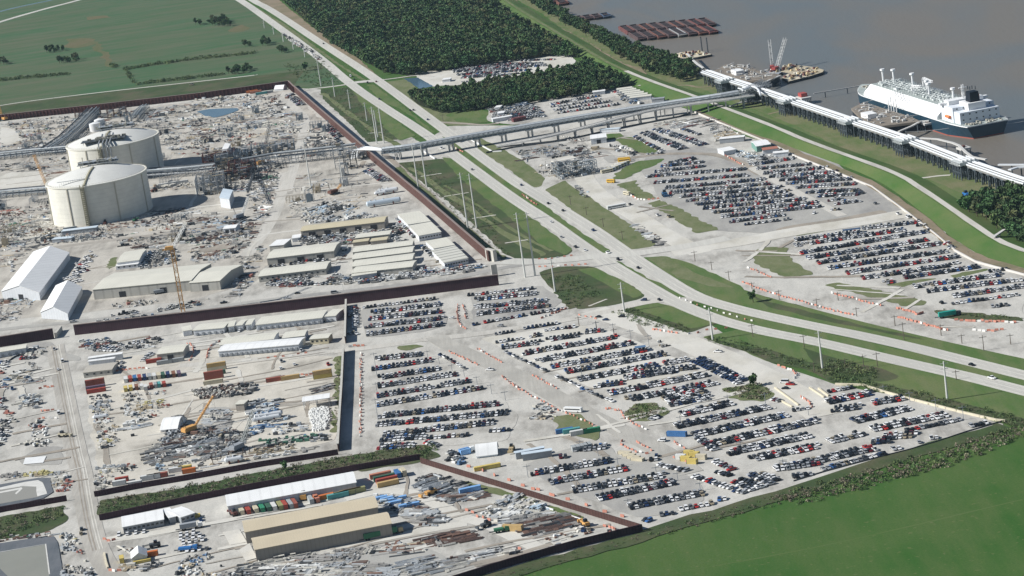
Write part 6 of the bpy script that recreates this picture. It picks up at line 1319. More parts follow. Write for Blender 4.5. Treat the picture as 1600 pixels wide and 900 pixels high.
barriers("at the foot of the pipe rows", 'O', "820 540 900 560 960 610 1080 640", 4, .2, 1.5); barriers("in the white and red row on the meadow wall", 'o', "420 700 520 670 640 640", 1.6, .6, 1.3); barriers("behind the end of the red-brown wall", 'o', "570 590 620 600 655 630", 2, .4, 1.3); barriers("in the heap by the lower laydown road", 'O', "1180 870 1230 840 1290 850", 2, .2, 1.6)
barriers("along the haul road beside the highway", 'W', "0 150 100 195 250 240 430 290 640 345", 2.6, .1, 1.3); barriers("on the upper edge of that haul road", 'W', "30 70 100 95 170 130", 2.4, .1, 1.2); barriers("below the long olive grass patch", 'W', "500 215 600 235 700 265 790 285", 2.4, .1, 1.3)
barriers("in the long slanting double row near the right edge", 'W', "885 352 960 370 1060 400 1170 430", 1.7, .05, 1.4); barriers("in the lower long row by the teal truck", 'W', "1210 370 1330 372 1450 380 1560 385", 1.8, .15, 1.5); barriers("in the lowest orange row at the right edge", 'W', "1310 428 1400 430 1500 425", 1.8, .3, 1.4); barriers("stacked left of the teal truck", 'W', "870 300 920 312 960 318 1000 340 1030 325", 2, .1, 1.6)
barriers("on the highway median below the crossing", 'k', "1030 62 1150 105 1240 130 1400 185 1540 220", 5.5, .75, .8); barriers("on the dirt lane joining the highway", 'k', "1080 300 1200 270 1380 245", 4, .2); barriers("at the barrier lane corner", 'k', "870 260 960 275 1050 290", 2.4, .2, 1.3); barriers("on the gravel road edge below the marsh wedge", 'A', "800 318 900 330 960 350", 4)
barriers("on the crossing's upper left corner", 'g', "150 725 250 720 390 700", 3.2, .1); barriers("on the crossing's lower left side", 'g', "150 770 300 765 470 755", 3.4); barriers("at the orange cluster on the highway above the crossing", 'g', "60 318 90 335 120 360 160 385", 1.8, .2, 1.3); barriers("round the pair of lanes between the upper car parks", 'G', "910 230 935 290 940 350", 2.4, .2, 1.2); barriers("left side of the lane between the upper car parks", 'G', "880 235 870 300 890 400 950 425", 2.6, .1, 1.2); barriers("along the lowest edge of the upper middle car park", 'A', "520 340 600 315 720 270", 2, .3, 1.3)
barriers("on the gravel road beside the office block", 'L', "670 300 850 285 1010 262", 3.4, .1); barriers("at the gate by the dark wall end", 'L', "1320 220 1380 205 1460 205", 2, .1, 1.4); barriers("round the fenced lane left of the offices", 'L', "330 165 270 190 230 230 220 300", 2, .2, 1.2); barriers("on the left side of the fenced lane", 'L', "60 190 110 200 115 270 80 330", 2, .2, 1.2); barriers("between the containers above the spools", 'L', "950 437 1050 430", 1.8, .1, 1.2); barriers("in front of the grey-tan low building", 'K', "870 205 1000 190 1160 180", 2, .1, 1.2)
barriers("round the left yard's upper lane", 'K', "300 340 350 325 430 325", 2, .2, 1.3); barriers("round the left yard's middle lane", 'K', "320 510 360 520 440 505", 2, .2, 1.3); barriers("round the left yard's lower lane", 'K', "290 580 360 570 450 570", 2, .2, 1.2); barriers("at the bend by the white barrier near the peaked tent", 'R', "850 860 900 870 960 865", 1.8, .2, 1.5); barriers("along the trailer row below the scrub strip", 'R', "800 625 850 630 900 620", 2, .1, 1.3)
barriers("at the car park entrance's right lane", 'B', "1245 300 1320 345 1345 390", 2, .1, 1.2); barriers("at the top of the car park entrance", 'B', "1075 60 1180 95 1230 130 1210 160", 2.2, .3, 1.2); barriers("in the bridge yard's grassy corner", 'D', "130 730 200 770 350 755", 2.4, .4, 1.3); barriers("beside the curved dark road in the levee yard", 'D', "840 400 920 450 1000 490", 2, .1, 1.4); barriers("on the highway under the pipe bridge", 'V', "560 810 600 835 620 840", 1.6, .2, 1.3)
BL.sort(key=lambda b: b[1])
for i, b in enumerate(BL[:298]):
    o = bpy.data.objects.new('traffic_barrier', BW if b[3] else BO); COL.objects.link(o); o.location = (b[0], b[1], Z0+.05); o.rotation_euler = (0, 0, b[2]); o.scale = (b[5],)*3
    tag(o, f"{'white' if b[3] else 'orange'} plastic barrier {b[4]}", 'barrier', f"{'white' if b[3] else 'orange'} barriers {b[4]}")
if len(BL) > 298: merged('traffic_barriers', [(b[0], b[1], b[2], 'b', 1 if b[3] else 0, b[5]) for b in BL[298:]], "long lines of small orange and white barriers along the more distant roads", [ORANG, MATS["barrier_white"]], {'b': [(bmb, None)]}, cat='barriers')
print("BARRIERS", len(BL))
for r_, cx, cy in ((50, -366, 2223), (50, -377, 2428)): clear_poly([(cx+r_*math.cos(a/8*6.283), cy+r_*math.sin(a/8*6.283)) for a in range(8)])

# ================================================================ STEELWORK OF THE PLANT
def rack(l, reg, s, wd, h, m=STEEL, pipes=4, levels=2, name='pipe_rack'):
    pts = GP(reg, s); b0 = Vector((pts[0].x, pts[0].y, Z0)); P = [Vector((p.x-b0.x, p.y-b0.y, 0)) for p in pts]; o = thing(name, l, 'pipe rack', b0)
    mb = MB()
    for (p, r) in along(P, 7):
        nx, ny = -math.sin(r)*wd/2, math.cos(r)*wd/2
        for s_ in (-1, 1): mb.box((p.x+nx*s_, p.y+ny*s_), (.5, .5), 0, h)
        for k in range(levels): z = h*(k+1)/levels; mb.tube((p.x-nx, p.y-ny, z), (p.x+nx, p.y+ny, z), .25, 4)
        mb.tube((p.x-nx, p.y-ny, 0), (p.x+nx, p.y+ny, h/levels), .14, 3)
    for s_ in (-1, 1):
        A = shift(P, s_*wd/2)
        for i in range(len(A)-1):
            for k in range(levels): z = Vector((0, 0, h*(k+1)/levels)); mb.tube(A[i]+z, A[i+1]+z, .25, 4)
    obj('frame', mb, m, o)
    for k in range(pipes):
        mb = MB(); A = shift(P, -wd/2+wd*(k+.5)/pipes); z = Vector((0, 0, h*(1 if k % 2 else 1-1/levels if levels > 1 else 1)+.6))
        for i in range(len(A)-1): mb.tube(A[i]+z, A[i+1]+z, .35+.2*(k % 3), 6)
        obj('pipe', mb, (PIPEW, PIPEG, STEELD)[k % 3], o)
    clear_line(pts, wd)
def frame(l, reg, s, sx, sy, h, m, r=0.05, lev=4, fillm=None, name='steel_frame', n=20):
    p = G(*PX(reg, s)[0]); o = thing(name, l, 'steel structure', (p.x, p.y, Z0), r); mb = MB(); kx = max(1, int(sx/6)); ky = max(1, int(sy/6))
    for i in range(kx+1):
        for j in range(ky+1):
            x = -sx/2+sx*i/kx; y = -sy/2+sy*j/ky; mb.box((x, y), (.45, .45), 0, h)
            for k in range(1, lev+1):
                z = h*k/lev
                if i < kx: mb.tube((x, y, z), (x+sx/kx, y, z), .22, 4); 
                if j < ky: mb.tube((x, y, z), (x, y+sy/ky, z), .22, 4)
                if i < kx and (i+k) % 2: mb.tube((x, y, z-h/lev), (x+sx/kx, y, z), .14, 3)
    obj('frame', mb, m, o); mb = MB()
    for i in range(n): x = U(-sx/2+2, sx/2-2); y = U(-sy/2+1, sy/2-1); z = h*random.randrange(lev)/lev; mb.box((x, y), (U(1.5, 5), U(1.5, 3.5)), z+.1, z+U(1.2, h/lev*.9), 0, random.randrange(4))
    for i in range(n//2): x = U(-sx/2, sx/2-6); y = U(-sy/2, sy/2); z = h*random.randrange(lev+1)/lev+.6; mb.tube((x, y, z), (x+U(4, 12), y, z), U(.25, .6), 6, random.randrange(4))
    obj('equipment', mb, [STEEL, STEELD, fillm or PIPEW, mat("equipment_tan", (.42, .36, .26), .7)], o)
    clear_poly([(p.x-sx/2, p.y-sy/2), (p.x+sx/2, p.y-sy/2), (p.x+sx/2, p.y+sy/2), (p.x-sx/2, p.y+sy/2)])
rack("long elevated pipe rack running from the bridge end toward the storage tanks", 'T', "1290 615 1100 640 880 665 650 690 400 735", 10, 11, STEEL, 6, 3)
rack("pipe rack between the two storage tank shadows, with white pipes", 'e', "925 215 1150 200 1350 180", 14, 8, STEEL, 6)
rack("pipe rack left of the far storage tank, running to the far wall", 'S', "380 560 500 480 620 370 740 245", 16, 8, mat("grey_blue_steel", (.20, .24, .27), .6), 6)
rack("long low pipe rack across the left edge above the sand patch", 'S', "-200 620 0 595 240 570 540 545", 16, 7, MATS["grey_blue_steel"], 7)
rack("pipe rack left of the near storage tank at its foot", 'e', "-80 345 60 330 200 318 310 310", 14, 6, MATS["grey_blue_steel"], 6)
rack("pipe rack running back beside the far small tanks", 'S', "1060 300 1100 250 1140 215", 10, 7, MATS["grey_blue_steel"], 5)
for a in (("grey gridded steel frame right of the near tank's shadow", 'e', "1325 300", 26, 34, 16, STEEL, .05, 4, None, 'steel_frame', 30), ("red-brown steelwork block, leftmost, behind the grey frame", 'T', "220 690", 32, 24, 13, REDST, .05, 4, REDST, 'steel_frame', 40), ("red-brown steelwork block with blue shadows in the middle", 'T', "320 710", 32, 26, 14, MATS["grey_blue_steel"], .05, 4, STEELD, 'steel_frame', 46), ("red-brown and grey steelwork at the right of the red cluster", 'T', "400 745", 26, 24, 11, REDST, .05, 3, REDST, 'steel_frame', 30),
          ("low dark steel frame below the red steelwork", 'T', "330 800", 40, 22, 9, STEELD, .05, 2, REDST, 'steel_frame', 30), ("grey modules with dark base behind the orange crawler crane", 'T', "590 600", 56, 26, 9, MATS["grey_blue_steel"], .05, 2, None, 'steel_frame', 40), ("thin grey tower frame left of the bridge end", 'T', "1165 720", 10, 10, 26, STEEL, .1, 6, None, 'steel_frame', 6), ("pair of slim grey frames right of the tower frame", 'T', "1245 720", 12, 8, 16, STEELD, .1, 4, None, 'steel_frame', 6),
          ("grey module stack at the bridge end above the brown wall", 'T', "1300 640", 16, 16, 11, STEEL, .1, 3, None, 'steel_frame', 12), ("large grey process module standing in the yard above the dirt road", 'U', "700 765", 34, 22, 12, MATS["grey_blue_steel"], .2, 4, None, 'process_module', 40), ("dark brown frame building behind the far tank", 'S', "920 265", 22, 14, 11, RUST, .05, 3, None, 'steel_frame', 14), ("long brown frame left of the dark one behind the far tank", 'S', "690 258", 30, 12, 6, RUST, .05, 2, None, 'steel_frame', 10)):
    frame(*a[:8], lev=a[8], fillm=a[9], name=a[10], n=a[11])
def vessel(l, reg, s, L, r, m, rot=.12):
    p = G(*PX(reg, s)[0]); o = thing('pressure_vessel', l, 'vessel', (p.x, p.y, Z0), rot); mb = MB(); z = r+.8; n = 16
    for x0, x1, r0, r1 in ((-L/2-1.2, -L/2, r*.45, r), (-L/2, L/2, r, r), (L/2, L/2+1.2, r, r*.45)): mb.tube((x0, 0, z), (x1, 0, z), r0, n, r2=r1)
    obj('shell', mb, m, o)
    for x in (-L*.3, L*.3): mb = MB(); mb.box((x, 0), (1, r*2), 0, z-.3); obj('saddle', mb, REDST, o)
    for x in (-L*.4, -L*.25, 0): mb = MB(); mb.tube((x, 0, z), (x, 0, z+r+1), .5, 8); obj('nozzle', mb, m, o)
SV = mat("silver_blue_shell", (.58, .66, .72), .4, .2)
vessel("long pale blue horizontal vessel on saddles near the red-brown wall", 'f', "800 385", 28, 2.4, SV, .05); vessel("white horizontal vessel behind the long pale blue one", 'f', "825 312", 17, 2.1, PIPEW, .05); vessel("short white vessel left of the white one", 'f', "780 322", 9, 1.5, PIPEW, .05)
vessel("upper white pipe vessel below the blue stacks in the container yard", 'L', "700 770", 16, 1.5, PIPEW, .06); vessel("lower white pipe vessel below the blue stacks in the container yard", 'L', "685 795", 16, 1.5, PIPEW, .06); vessel("white tank car lying by the wall below the container yard", 'M', "430 420", 9, 1.6, PIPEW, .06)
vessel("white cylinder in the column of gear beside the haul road", 'K', "790 582", 8, 1.4, PIPEW, .05)

# ================================================================ LOOSE MATERIAL IN THE YARDS
PAL = {'pale': (.55, .53, .47), 'mid': (.30, .29, .27), 'dark': (.05, .055, .06), 'rust': (.20, .12, .09), 'blue': (.10, .18, .30), 'white': (.72, .72, .69), 'tan': (.45, .38, .27), 'red': (.34, .14, .11), 'green': (.08, .19, .13), 'steel': (.38, .40, .41), 'lightblue': (.42, .52, .60), 'brown': (.13, .085, .07), 'yellow': (.50, .45, .22)}
PK = list(PAL); PM = [mat("stock_"+k, v, .7, var=.2, scale=.5) for k, v in PAL.items()]
def item(k):
    m = MB()
    if k == 'pallet': m.box((0, 0), (2.4, 1.6), 0, .9)
    elif k == 'crate': m.box((0, 0), (3.2, 2.2), 0, 1.9)
    elif k == 'skid': m.box((0, 0), (6, 2.2), .2, .9); m.box((-1.5, 0), (2, 1.6), .9, 2.2)
    elif k == 'pipes':
        for i in range(4): m.tube((-5, -1.2+i*.8, .45), (5, -1.2+i*.8, .45), .36, 5)
    elif k == 'bigpipe': m.tube((-5.5, 0, .9), (5.5, 0, .9), .85, 7)
    elif k == 'beams':
        for i in range(5): m.box((U(-.6, .6), -1.4+i*.7), (9, .35), .1, .5)
    elif k == 'spool': m.tube((0, -.7, .9), (0, .7, .9), .9, 8)
    elif k == 'frame':
        m.box((0, 0), (4, 2.4), 2.2, 2.4)
        for x in (-1.9, 1.9):
            for y in (-1.1, 1.1): m.box((x, y), (.2, .2), 0, 2.2)
    elif k == 'heap': m.box((0, 0), (4, 3), 0, 1.2, 0, 0, .35)
    elif k == 'cabin': m.box((0, 0), (6, 2.5), 0, 2.6)
    elif k == 'post': m.box((0, 0), (.5, .5), 0, 3.6)
    elif k == 'slab': m.box((0, 0), (6, 2), 0, .35)
    elif k == 'row': m.box((0, 0), (26, 1.1), 0, .7); m.box((3, 0), (14, .8), .7, 1.3)
    elif k == 'trench': m.box((0, 0), (22, 2.4), 0, .12)
    elif k == 'bag': m.box((0, 0), (1.3, 1.3), 0, 1.3, 0, 0, .75)
    return m
IT = {k: [(item(k), None)] for k in ('pallet', 'crate', 'skid', 'pipes', 'bigpipe', 'beams', 'spool', 'frame', 'heap', 'cabin', 'post', 'slab', 'bag', 'row', 'trench')}
for k in ('sedan', 'pickup'): IT[k] = [(CPROTO[k][0], None), (CPROTO[k][1], PK.index('dark')), (CPROTO[k][2], PK.index('dark'))]
ST = {'mixed': ("pallet 5 crate 3 skid 4 pipes 5 beams 5 spool 1 frame 4 heap 2 slab 6 post 1 cabin 2.5 pickup 2 row 1.6 trench 3", "pale 18 mid 20 dark 22 rust 4 blue .8 white 5 tan 5 red 1 green 1 steel 13 lightblue .8 brown 6"),  # dark stock, its share raised so near-black pieces stand in for shadow
      'pipes': ("pipes 9 beams 6 pallet 4 bigpipe 2 skid 2", "steel 10 pale 4 mid 12 dark 7 rust 1 white 1.2 brown 1"), 'rusty': ("beams 9 pipes 5 bigpipe 1", "brown 8 rust 4 mid 3 pale 1 dark 3"), 'rig': ("pallet 6 frame 4 crate 3 beams 2", "steel 9 pale 5 dark 4 lightblue 2 white 3"),
      'spools': ("spool 8 pallet 3 crate 1", "mid 5 pale 5 brown 3 dark 3"), 'bags': ("bag 1", "white 1"), 'blue': ("crate 5 skid 3 pallet 4 frame 2 pipes 4", "blue 3 lightblue 3 steel 6 dark 6 pale 4 white 4"), 'bright': ("pallet 6 crate 4 spool 3 bag 4 skid 2", "white 8 dark 9 yellow 1 red 1 tan 2 steel 5 blue .6 pale 6 mid 4"),
      'civil': ("slab 6 heap 3 pallet 3 post 3 beams 4 frame 2 skid 2 pickup 1 row 1.5 trench 4", "pale 16 mid 12 tan 5 dark 8 rust 3 white 4 steel 5 red 1"), 'trucks': ("pickup 5 sedan 2 skid 1", "white 7 dark 3 pale 2 blue 1 red 1 mid 2"), 'green': ("crate 3 skid 3 pallet 2", "green 6 dark 3 pale 2 teal 0 steel 2")}
NI = [0]
def clutter(label, reg, s, style, sp, align=None, jit=.35, grid=False, name='yard_material', patch=.0):
    poly = GP(reg, s); a = ang(poly[0], poly[1]) if align is None else align; its, pls = ST[style]
    def parse(t): t = t.split(); return t[::2], [float(v) for v in t[1::2]]
    ik, iw = parse(its); pk, pw = parse(pls); pk2 = [k if k in PAL else 'steel' for k in pk]
    out = []; seed = U(0, 100); last = None
    kk = .66 if style in ('mixed', 'civil') else (.72 if style in ('rig', 'blue', 'bright', 'green') else .58 if style == 'pipes' else .72 if style == 'rusty' else 1.0); sp *= (.62 if style == 'pipes' else .80) if kk < .9 else 1
    BK = {}; blocks = style in ('mixed', 'civil', 'bright', 'rig', 'blue', 'pipes'); BX, BY = (26, 15) if style in ('mixed', 'civil') else (17, 11)
    ca, sa = math.cos(a), math.sin(a); loc = [(p.x*ca+p.y*sa, -p.x*sa+p.y*ca) for p in poly]
    xs = [p[0] for p in loc]; ys = [p[1] for p in loc]; spx, spy = (sp*1.25, sp*.85); y = min(ys)
    while y < max(ys):
        x = min(xs)+(0 if grid else U(0, spx)); rowk = random.choices(ik, iw)[0]; rowc = random.choices(pk2, pw)[0]; run = 0
        while x < max(xs):
            px, py = x+U(-jit, jit)*spx, y+U(-jit, jit)*spy; w_ = (px*ca-py*sa, px*sa+py*ca)
            bk = (int((px+seed*9)//BX), int((py+seed*5)//BY)); q_ = BK.setdefault(bk, (random.choices(ik, iw)[0], random.choices(pk2, pw)[0], rnd(), rnd() < .3)); fx = (px+seed*9) % BX; fy = (py+seed*5) % BY; run -= 1
            if blocks and (fx < BX*.09 or fy < BY*.16 or (q_[2] < .06)): x += spx; continue
            if blocks and rnd() < .72: rowk, rowc = q_[0], q_[1]
            elif run < 0: rowk = random.choices(ik, iw)[0]; rowc = random.choices(pk2, pw)[0]; run = random.choice((0, 1, 2, 4, 7))
            x += spx
            if math.sin(px*.11+seed)*math.sin(py*.07+seed*2)+U(-.35, .35) < -1+patch*1.4: continue
            if not inside(w_, poly): continue
            if any((w_[0]-e[0])**2+(w_[1]-e[1])**2 < e[2]**2 and inside(w_, e[3]) for e in EXC): continue
            out.append((w_[0], w_[1], a+random.choice((0, 0, 0, 0, 0, 1.5708))+U(-.05, .05)*(1 if grid else 2), rowk if rnd() < .75 else random.choices(ik, iw)[0], PK.index(rowc if rnd() < .7 else random.choices(pk2, pw)[0]), kk*U(.7, 1.3)))
        y += spy
    NI[0] += len(out)
    if out: merged(name, out, label, PM, IT, cat='yard material')
cl = clutter
cl("scattered construction material over the far right part of the plant", 'T', "-20 150 520 145 760 125 900 330 1190 560 870 640 600 640 470 660 180 560 -20 560", 'mixed', 5.2, patch=.35)
cl("scattered construction material round the far storage tank and the far wall", 'S', "60 300 600 260 1060 215 1600 150 1640 560 1330 560 1240 400 1000 330 560 420 240 560 80 480", 'mixed', 5.4, patch=.3)
cl("loose gear on the ground at the far left of the plant", 'S', "-100 330 100 320 200 430 40 540 -100 560", 'civil', 6, patch=.2)
cl("gear between the pipe racks left of the near storage tank", 'S', "-100 640 250 610 540 560 600 650 380 740 200 700 0 690 -100 720", 'civil', 6, patch=.2)
cl("mixed stock left of the near tank and below its rack", 'e', "-80 410 300 390 340 480 700 500 950 430 1200 400 1400 460 1600 480 1600 560 1100 600 600 610 100 640 -80 660", 'mixed', 5.0, patch=.3)
cl("material between the two tank shadows", 'e', "950 260 1280 250 1300 290 960 300", 'mixed', 5)
cl("dense gear around the red steelwork", 'T', "150 560 480 560 640 660 660 820 480 900 200 900 120 800", 'mixed', 4.2, patch=.1)
cl("material in the middle of the plant beside the dirt road", 'J', "-20 -60 300 -80 560 -180 560 0 380 120 200 200 0 210", 'mixed', 5.0, patch=.2)
cl("gear right of the red steelwork to the dirt road", 'f', "-20 80 160 110 150 300 100 460 0 480 -60 300", 'mixed', 4.6, patch=.2)
cl("rows of stock beside the dirt road in the open yard", 'f', "220 200 560 170 700 250 690 330 640 420 300 480 200 460", 'civil', 7, patch=.5)
cl("dense stock rows above the long ochre shed", 'f', "290 420 420 370 600 380 620 430 800 450 560 480 330 500 290 480", 'rig', 3.8)
cl("stock in front of the long ochre shed and beside the cube", 'f', "280 590 560 545 830 540 930 470 900 600 980 620 700 600 480 640 290 630", 'trucks', 5.2)
cl("trucks and gear between the cream shops and the joined strips", 'f', "490 600 600 590 590 640 560 700 500 760 490 680", 'mixed', 4)
cl("vehicles and gear along the plant's perimeter road", 'f', "20 850 480 800 560 830 760 800 980 800 1400 750 1440 790 1200 820 700 880 100 900", 'trucks', 5.4, patch=.3)
cl("gear left of the cream shops beside the plant road", 'J', "20 -10 560 -60 560 60 520 300 400 420 420 460 80 500 300 420 380 180 100 160 40 100", 'mixed', 5.2, patch=.3)
cl("gear above the perimeter road below the long grey building", 'I', "740 640 900 610 1200 560 1560 510 1560 560 1100 640 760 690", 'trucks', 5.5, patch=.3); cl("gear right in front of the long grey building", 'I', "860 540 1000 510 1260 490 1200 530 900 570", 'bright', 4.2)
cl("mixed stock at the left edge by the large tent", 'I', "-60 490 150 480 300 480 220 560 120 660 -60 680", 'mixed', 4.8); cl("gear between the cream office and the long building", 'I', "1100 210 1160 120 1380 90 1380 200 1240 240 1090 260", 'trucks', 5); cl("material upper left of the tents", 'I', "-60 0 100 0 550 -60 800 -70 900 -20 600 40 300 80 80 230 -60 260", 'mixed', 5.5, patch=.3)
cl("material along the old plant road", 'I', "900 20 1400 -50 1600 -60 1600 60 1400 60 1200 100 930 90", 'mixed', 5.2, patch=.3)
cl("stock in the left yard's upper island", 'K', "140 160 240 140 330 180 340 250 300 300 160 290 80 260", 'mixed', 3.6); cl("stock in the left yard's middle island", 'K', "110 410 200 390 320 400 330 470 280 500 150 500", 'rig', 3.6); cl("gear in the left yard's lower island", 'K', "220 620 300 590 370 610 390 760 350 800 160 800 150 760 240 740", 'bright', 3.8); cl("vehicles and gear at the left edge of the left yard", 'K', "-80 130 60 130 60 480 120 600 60 790 -80 800", 'trucks', 6, patch=.3)
cl("gear below the dark wall by the gate", 'K', "50 20 350 10 360 60 200 120 40 90", 'mixed', 4); cl("pallets by the lot at the haul road corner", 'I', "640 810 840 790 860 830 1100 860 1120 800 1260 790 1200 880 780 900 600 860", 'trucks', 5)
cl("column of gear beside the haul road", 'K', "700 400 860 390 860 560 920 640 960 700 900 790 780 820 730 640 710 480", 'bright', 3.6); cl("gear block below the second container line", 'K', "970 380 1290 350 1330 470 1220 560 1100 600 960 540", 'bright', 3.8); cl("dark gear and tanks below the white gear block", 'K', "950 610 1150 570 1160 660 1040 710 920 700", 'blue', 4)
cl("silver pipe racks beside the yellow crane", 'L', "-60 760 30 740 60 830 190 850 390 860 560 900 500 1000 300 1080 -100 1110 -220 1150 -280 1060 -100 900", 'pipes', 3.3, grid=True); cl("grey steel stock in a square by the yellow crane", 'L', "195 700 390 700 390 850 190 860", 'pipes', 3.2, grid=True)
cl("heap of grey and brown spools in an oval", 'L', "90 560 250 530 560 500 620 540 540 590 300 620 160 620", 'spools', 2.4); cl("blue material stacks in the container yard", 'L', "530 650 620 630 750 620 820 660 780 720 900 760 780 800 530 830", 'blue', 3.3); cl("blue and grey frames below the white vessels", 'L', "530 830 740 820 980 820 1010 880 800 900 560 900", 'blue', 3.3)
cl("heap of white bags beside the dark wall", 'L', "1010 730 1080 690 1170 690 1180 780 1150 860 1050 880 1030 800", 'bags', 1.6); cl("scrap and slender steel near the canopy", 'L', "1040 540 1190 500 1200 570 1060 580", 'pipes', 3.4); cl("mixed stock along the lower wall of the container yard", 'M', "-180 400 300 320 480 300 860 230 1180 190 1230 250 900 350 560 400 300 440 0 490 -160 500", 'mixed', 3.4, patch=.1)
cl("green and grey equipment rows near the dark wall", 'M', "640 250 820 230 1130 200 1160 250 960 260 700 290", 'green', 3.6); cl("gear along the upper edge of the scrub strip, right of the haul road", 'R', "740 60 1040 30 1050 90 900 120 860 220 740 240", 'bright', 3.4); cl("white trucks and gear at the end of the container yard", 'M', "150 170 330 160 520 180 480 260 300 330 0 380 20 260", 'mixed', 3.6)
cl("piled pipes and gear at the retention pond's edge", 'R', "0 110 350 90 500 90 560 180 540 250 420 250 400 130 0 150", 'bright', 2.8); cl("heaps of mixed stock beside the lower pond", 'R', "480 570 590 590 660 760 740 880 700 960 500 960 480 800", 'bright', 3.0); cl("gear above the lower pond", 'R', "-60 620 150 580 400 570 480 600 400 610 150 610 -60 650", 'mixed', 3.2)
cl("bright stock left of the tan sheds", 'N', "-100 790 0 740 140 730 240 770 260 830 100 880 380 900 480 960 -100 1000", 'bright', 3.1); cl("gear in front of the peaked tent", 'R', "910 690 1000 660 1060 690 1000 720", 'mixed', 3); cl("gear below the peaked tent", 'R', "960 820 1180 800 1280 790 1240 860 1000 880", 'mixed', 3.2)
cl("rows of stock along the front of the tan sheds", 'N', "430 800 800 730 1150 640 1600 560 1600 600 1200 690 800 780 450 820", 'civil', 3.0); cl("silver pipe rows below the tan sheds, left block", 'n', "-100 830 120 820 500 740 760 720 800 780 640 830 300 900 -100 960", 'pipes', 3.0, grid=True); cl("silver pipe rows at the bottom edge, middle block", 'n', "0 890 300 880 660 830 820 830 900 900 850 980 0 980", 'pipes', 3.0, grid=True)
cl("silver pipe rows at the bottom edge, right block", 'n', "870 820 1100 770 1480 690 1540 740 1380 810 1300 850 1200 880 950 900 900 880", 'pipes', 3.0, grid=True); cl("brown steel beams in low stacks", 'O', "450 770 680 720 860 700 960 770 700 820 540 810", 'rusty', 3.2, grid=True); cl("sparse stock beside the brown beams", 'O', "170 810 440 780 560 850 360 890 220 880", 'civil', 4, patch=.2)
cl("pipe and fitting rows in the upper laydown block", 'O', "440 300 560 260 620 270 880 350 960 380 990 430 700 490 620 440 460 360", 'pipes', 2.9, grid=True); cl("grey frames in rows in the middle laydown block", 'O', "930 560 1180 420 1300 420 1500 540 1300 570 1000 600", 'rig', 2.8, grid=True); cl("pale pallet rows below the grey frames", 'O', "1080 600 1300 575 1540 550 1300 640 1160 650", 'pipes', 2.8, grid=True); cl("long brown beam rows at the right end of the laydown", 'O', "1200 650 1600 560 1750 640 1500 700 1300 740", 'rusty', 3, grid=True)
cl("pale sheet rows below the brown beams", 'O', "1380 740 1700 650 1850 720 1700 760 1500 790", 'civil', 4, grid=True, patch=.3); cl("stock beside the ends of the tan sheds", 'O', "200 500 420 500 640 550 700 620 560 690 450 640 380 600 300 560", 'pipes', 3.0, grid=True); cl("dark and blue gear at the end of the rear tan shed", 'O', "100 430 260 420 400 440 480 510 260 520 230 560 160 470", 'blue', 3.2)
cl("red and brown fittings along the laydown fence", 'O', "640 430 980 400 1000 440 760 480", 'rusty', 3); cl("gear by the green truck", 'O', "980 610 1150 640 1100 680 980 650", 'mixed', 3.2); cl("heap of red pieces by the lower laydown wall", 'O', "1070 820 1200 800 1300 850 1200 900 1080 870", 'bright', 2.8)
cl("gear along the meadow wall at the laydown's end", 'o', "200 730 420 690 640 620 640 650 420 710 220 760", 'bright', 3); cl("gear and trucks above the blue containers by the service road", 'k', "130 740 280 760 260 830 140 840", 'mixed', 4); cl("gear under the arched tent's yard", 'O', "640 120 740 70 800 110 880 170 820 200 700 150", 'trucks', 5)
cl("stock and vehicles in the bridge yard, upper part", 'U', "230 590 360 570 600 530 900 560 880 630 560 650 420 620 300 660", 'mixed', 4, patch=.15); cl("stock on the lower side of the bridge yard", 'U', "400 690 560 660 640 740 520 790 430 760", 'civil', 4.5); cl("grey steel pieces by the bridge yard's road", 'g', "380 270 520 260 560 320 450 340", 'rig', 3.2); cl("long pipes and steel in slanting rows by the highway verge", 'g', "750 510 880 500 1040 590 920 640 830 580", 'pipes', 3.2, grid=True); cl("red pieces beside the slanting rows", 'g', "530 320 620 310 690 390 600 400", 'bright', 3.4)
cl("gear beside the white shed under the bridge", 'U', "580 470 770 460 790 500 900 540 700 540", 'civil', 4); cl("stock beside the round grass island", 'U', "950 530 1100 560 1180 590 1160 630 1030 600", 'bright', 3.6); cl("material on the levee yard behind the parked rows", 'D', "270 180 460 140 760 130 950 220 1020 280 800 310 740 200 480 190", 'civil', 4.2, patch=.2); cl("stock rows between the levee yard cabins and the dark road", 'D', "900 360 1050 380 1200 420 1280 430 1060 480 960 430", 'rig', 3.6)
cl("vehicles and gear in the yard under the second wood", 'V', "800 500 1000 470 1150 460 1260 540 1100 600 880 590", 'trucks', 4.6); cl("gear in the stepped cabin yard", 'U', "1000 120 1100 90 1150 180 1250 220 1100 210", 'trucks', 4.4); cl("line of parked vehicles along the upper highway's verge", 'X', "10 250 80 290 180 360 330 470 280 470 120 370 20 290", 'trucks', 6)
cl("pallets and debris near the access road corner", 'A', "1420 520 1540 500 1640 540 1600 570 1440 560", 'bright', 4); cl("wreckage and poles in the muddy corner beside the service road", 'k', "150 730 220 720 250 800 160 820", 'civil', 4)
cl("round pile of debris near the left yard road", 'e', "20 500 120 480 260 500 250 560 130 590 30 560", 'civil', 3.6)
print("ITEMS", NI[0])
fm = [MB() for _ in range(4)]
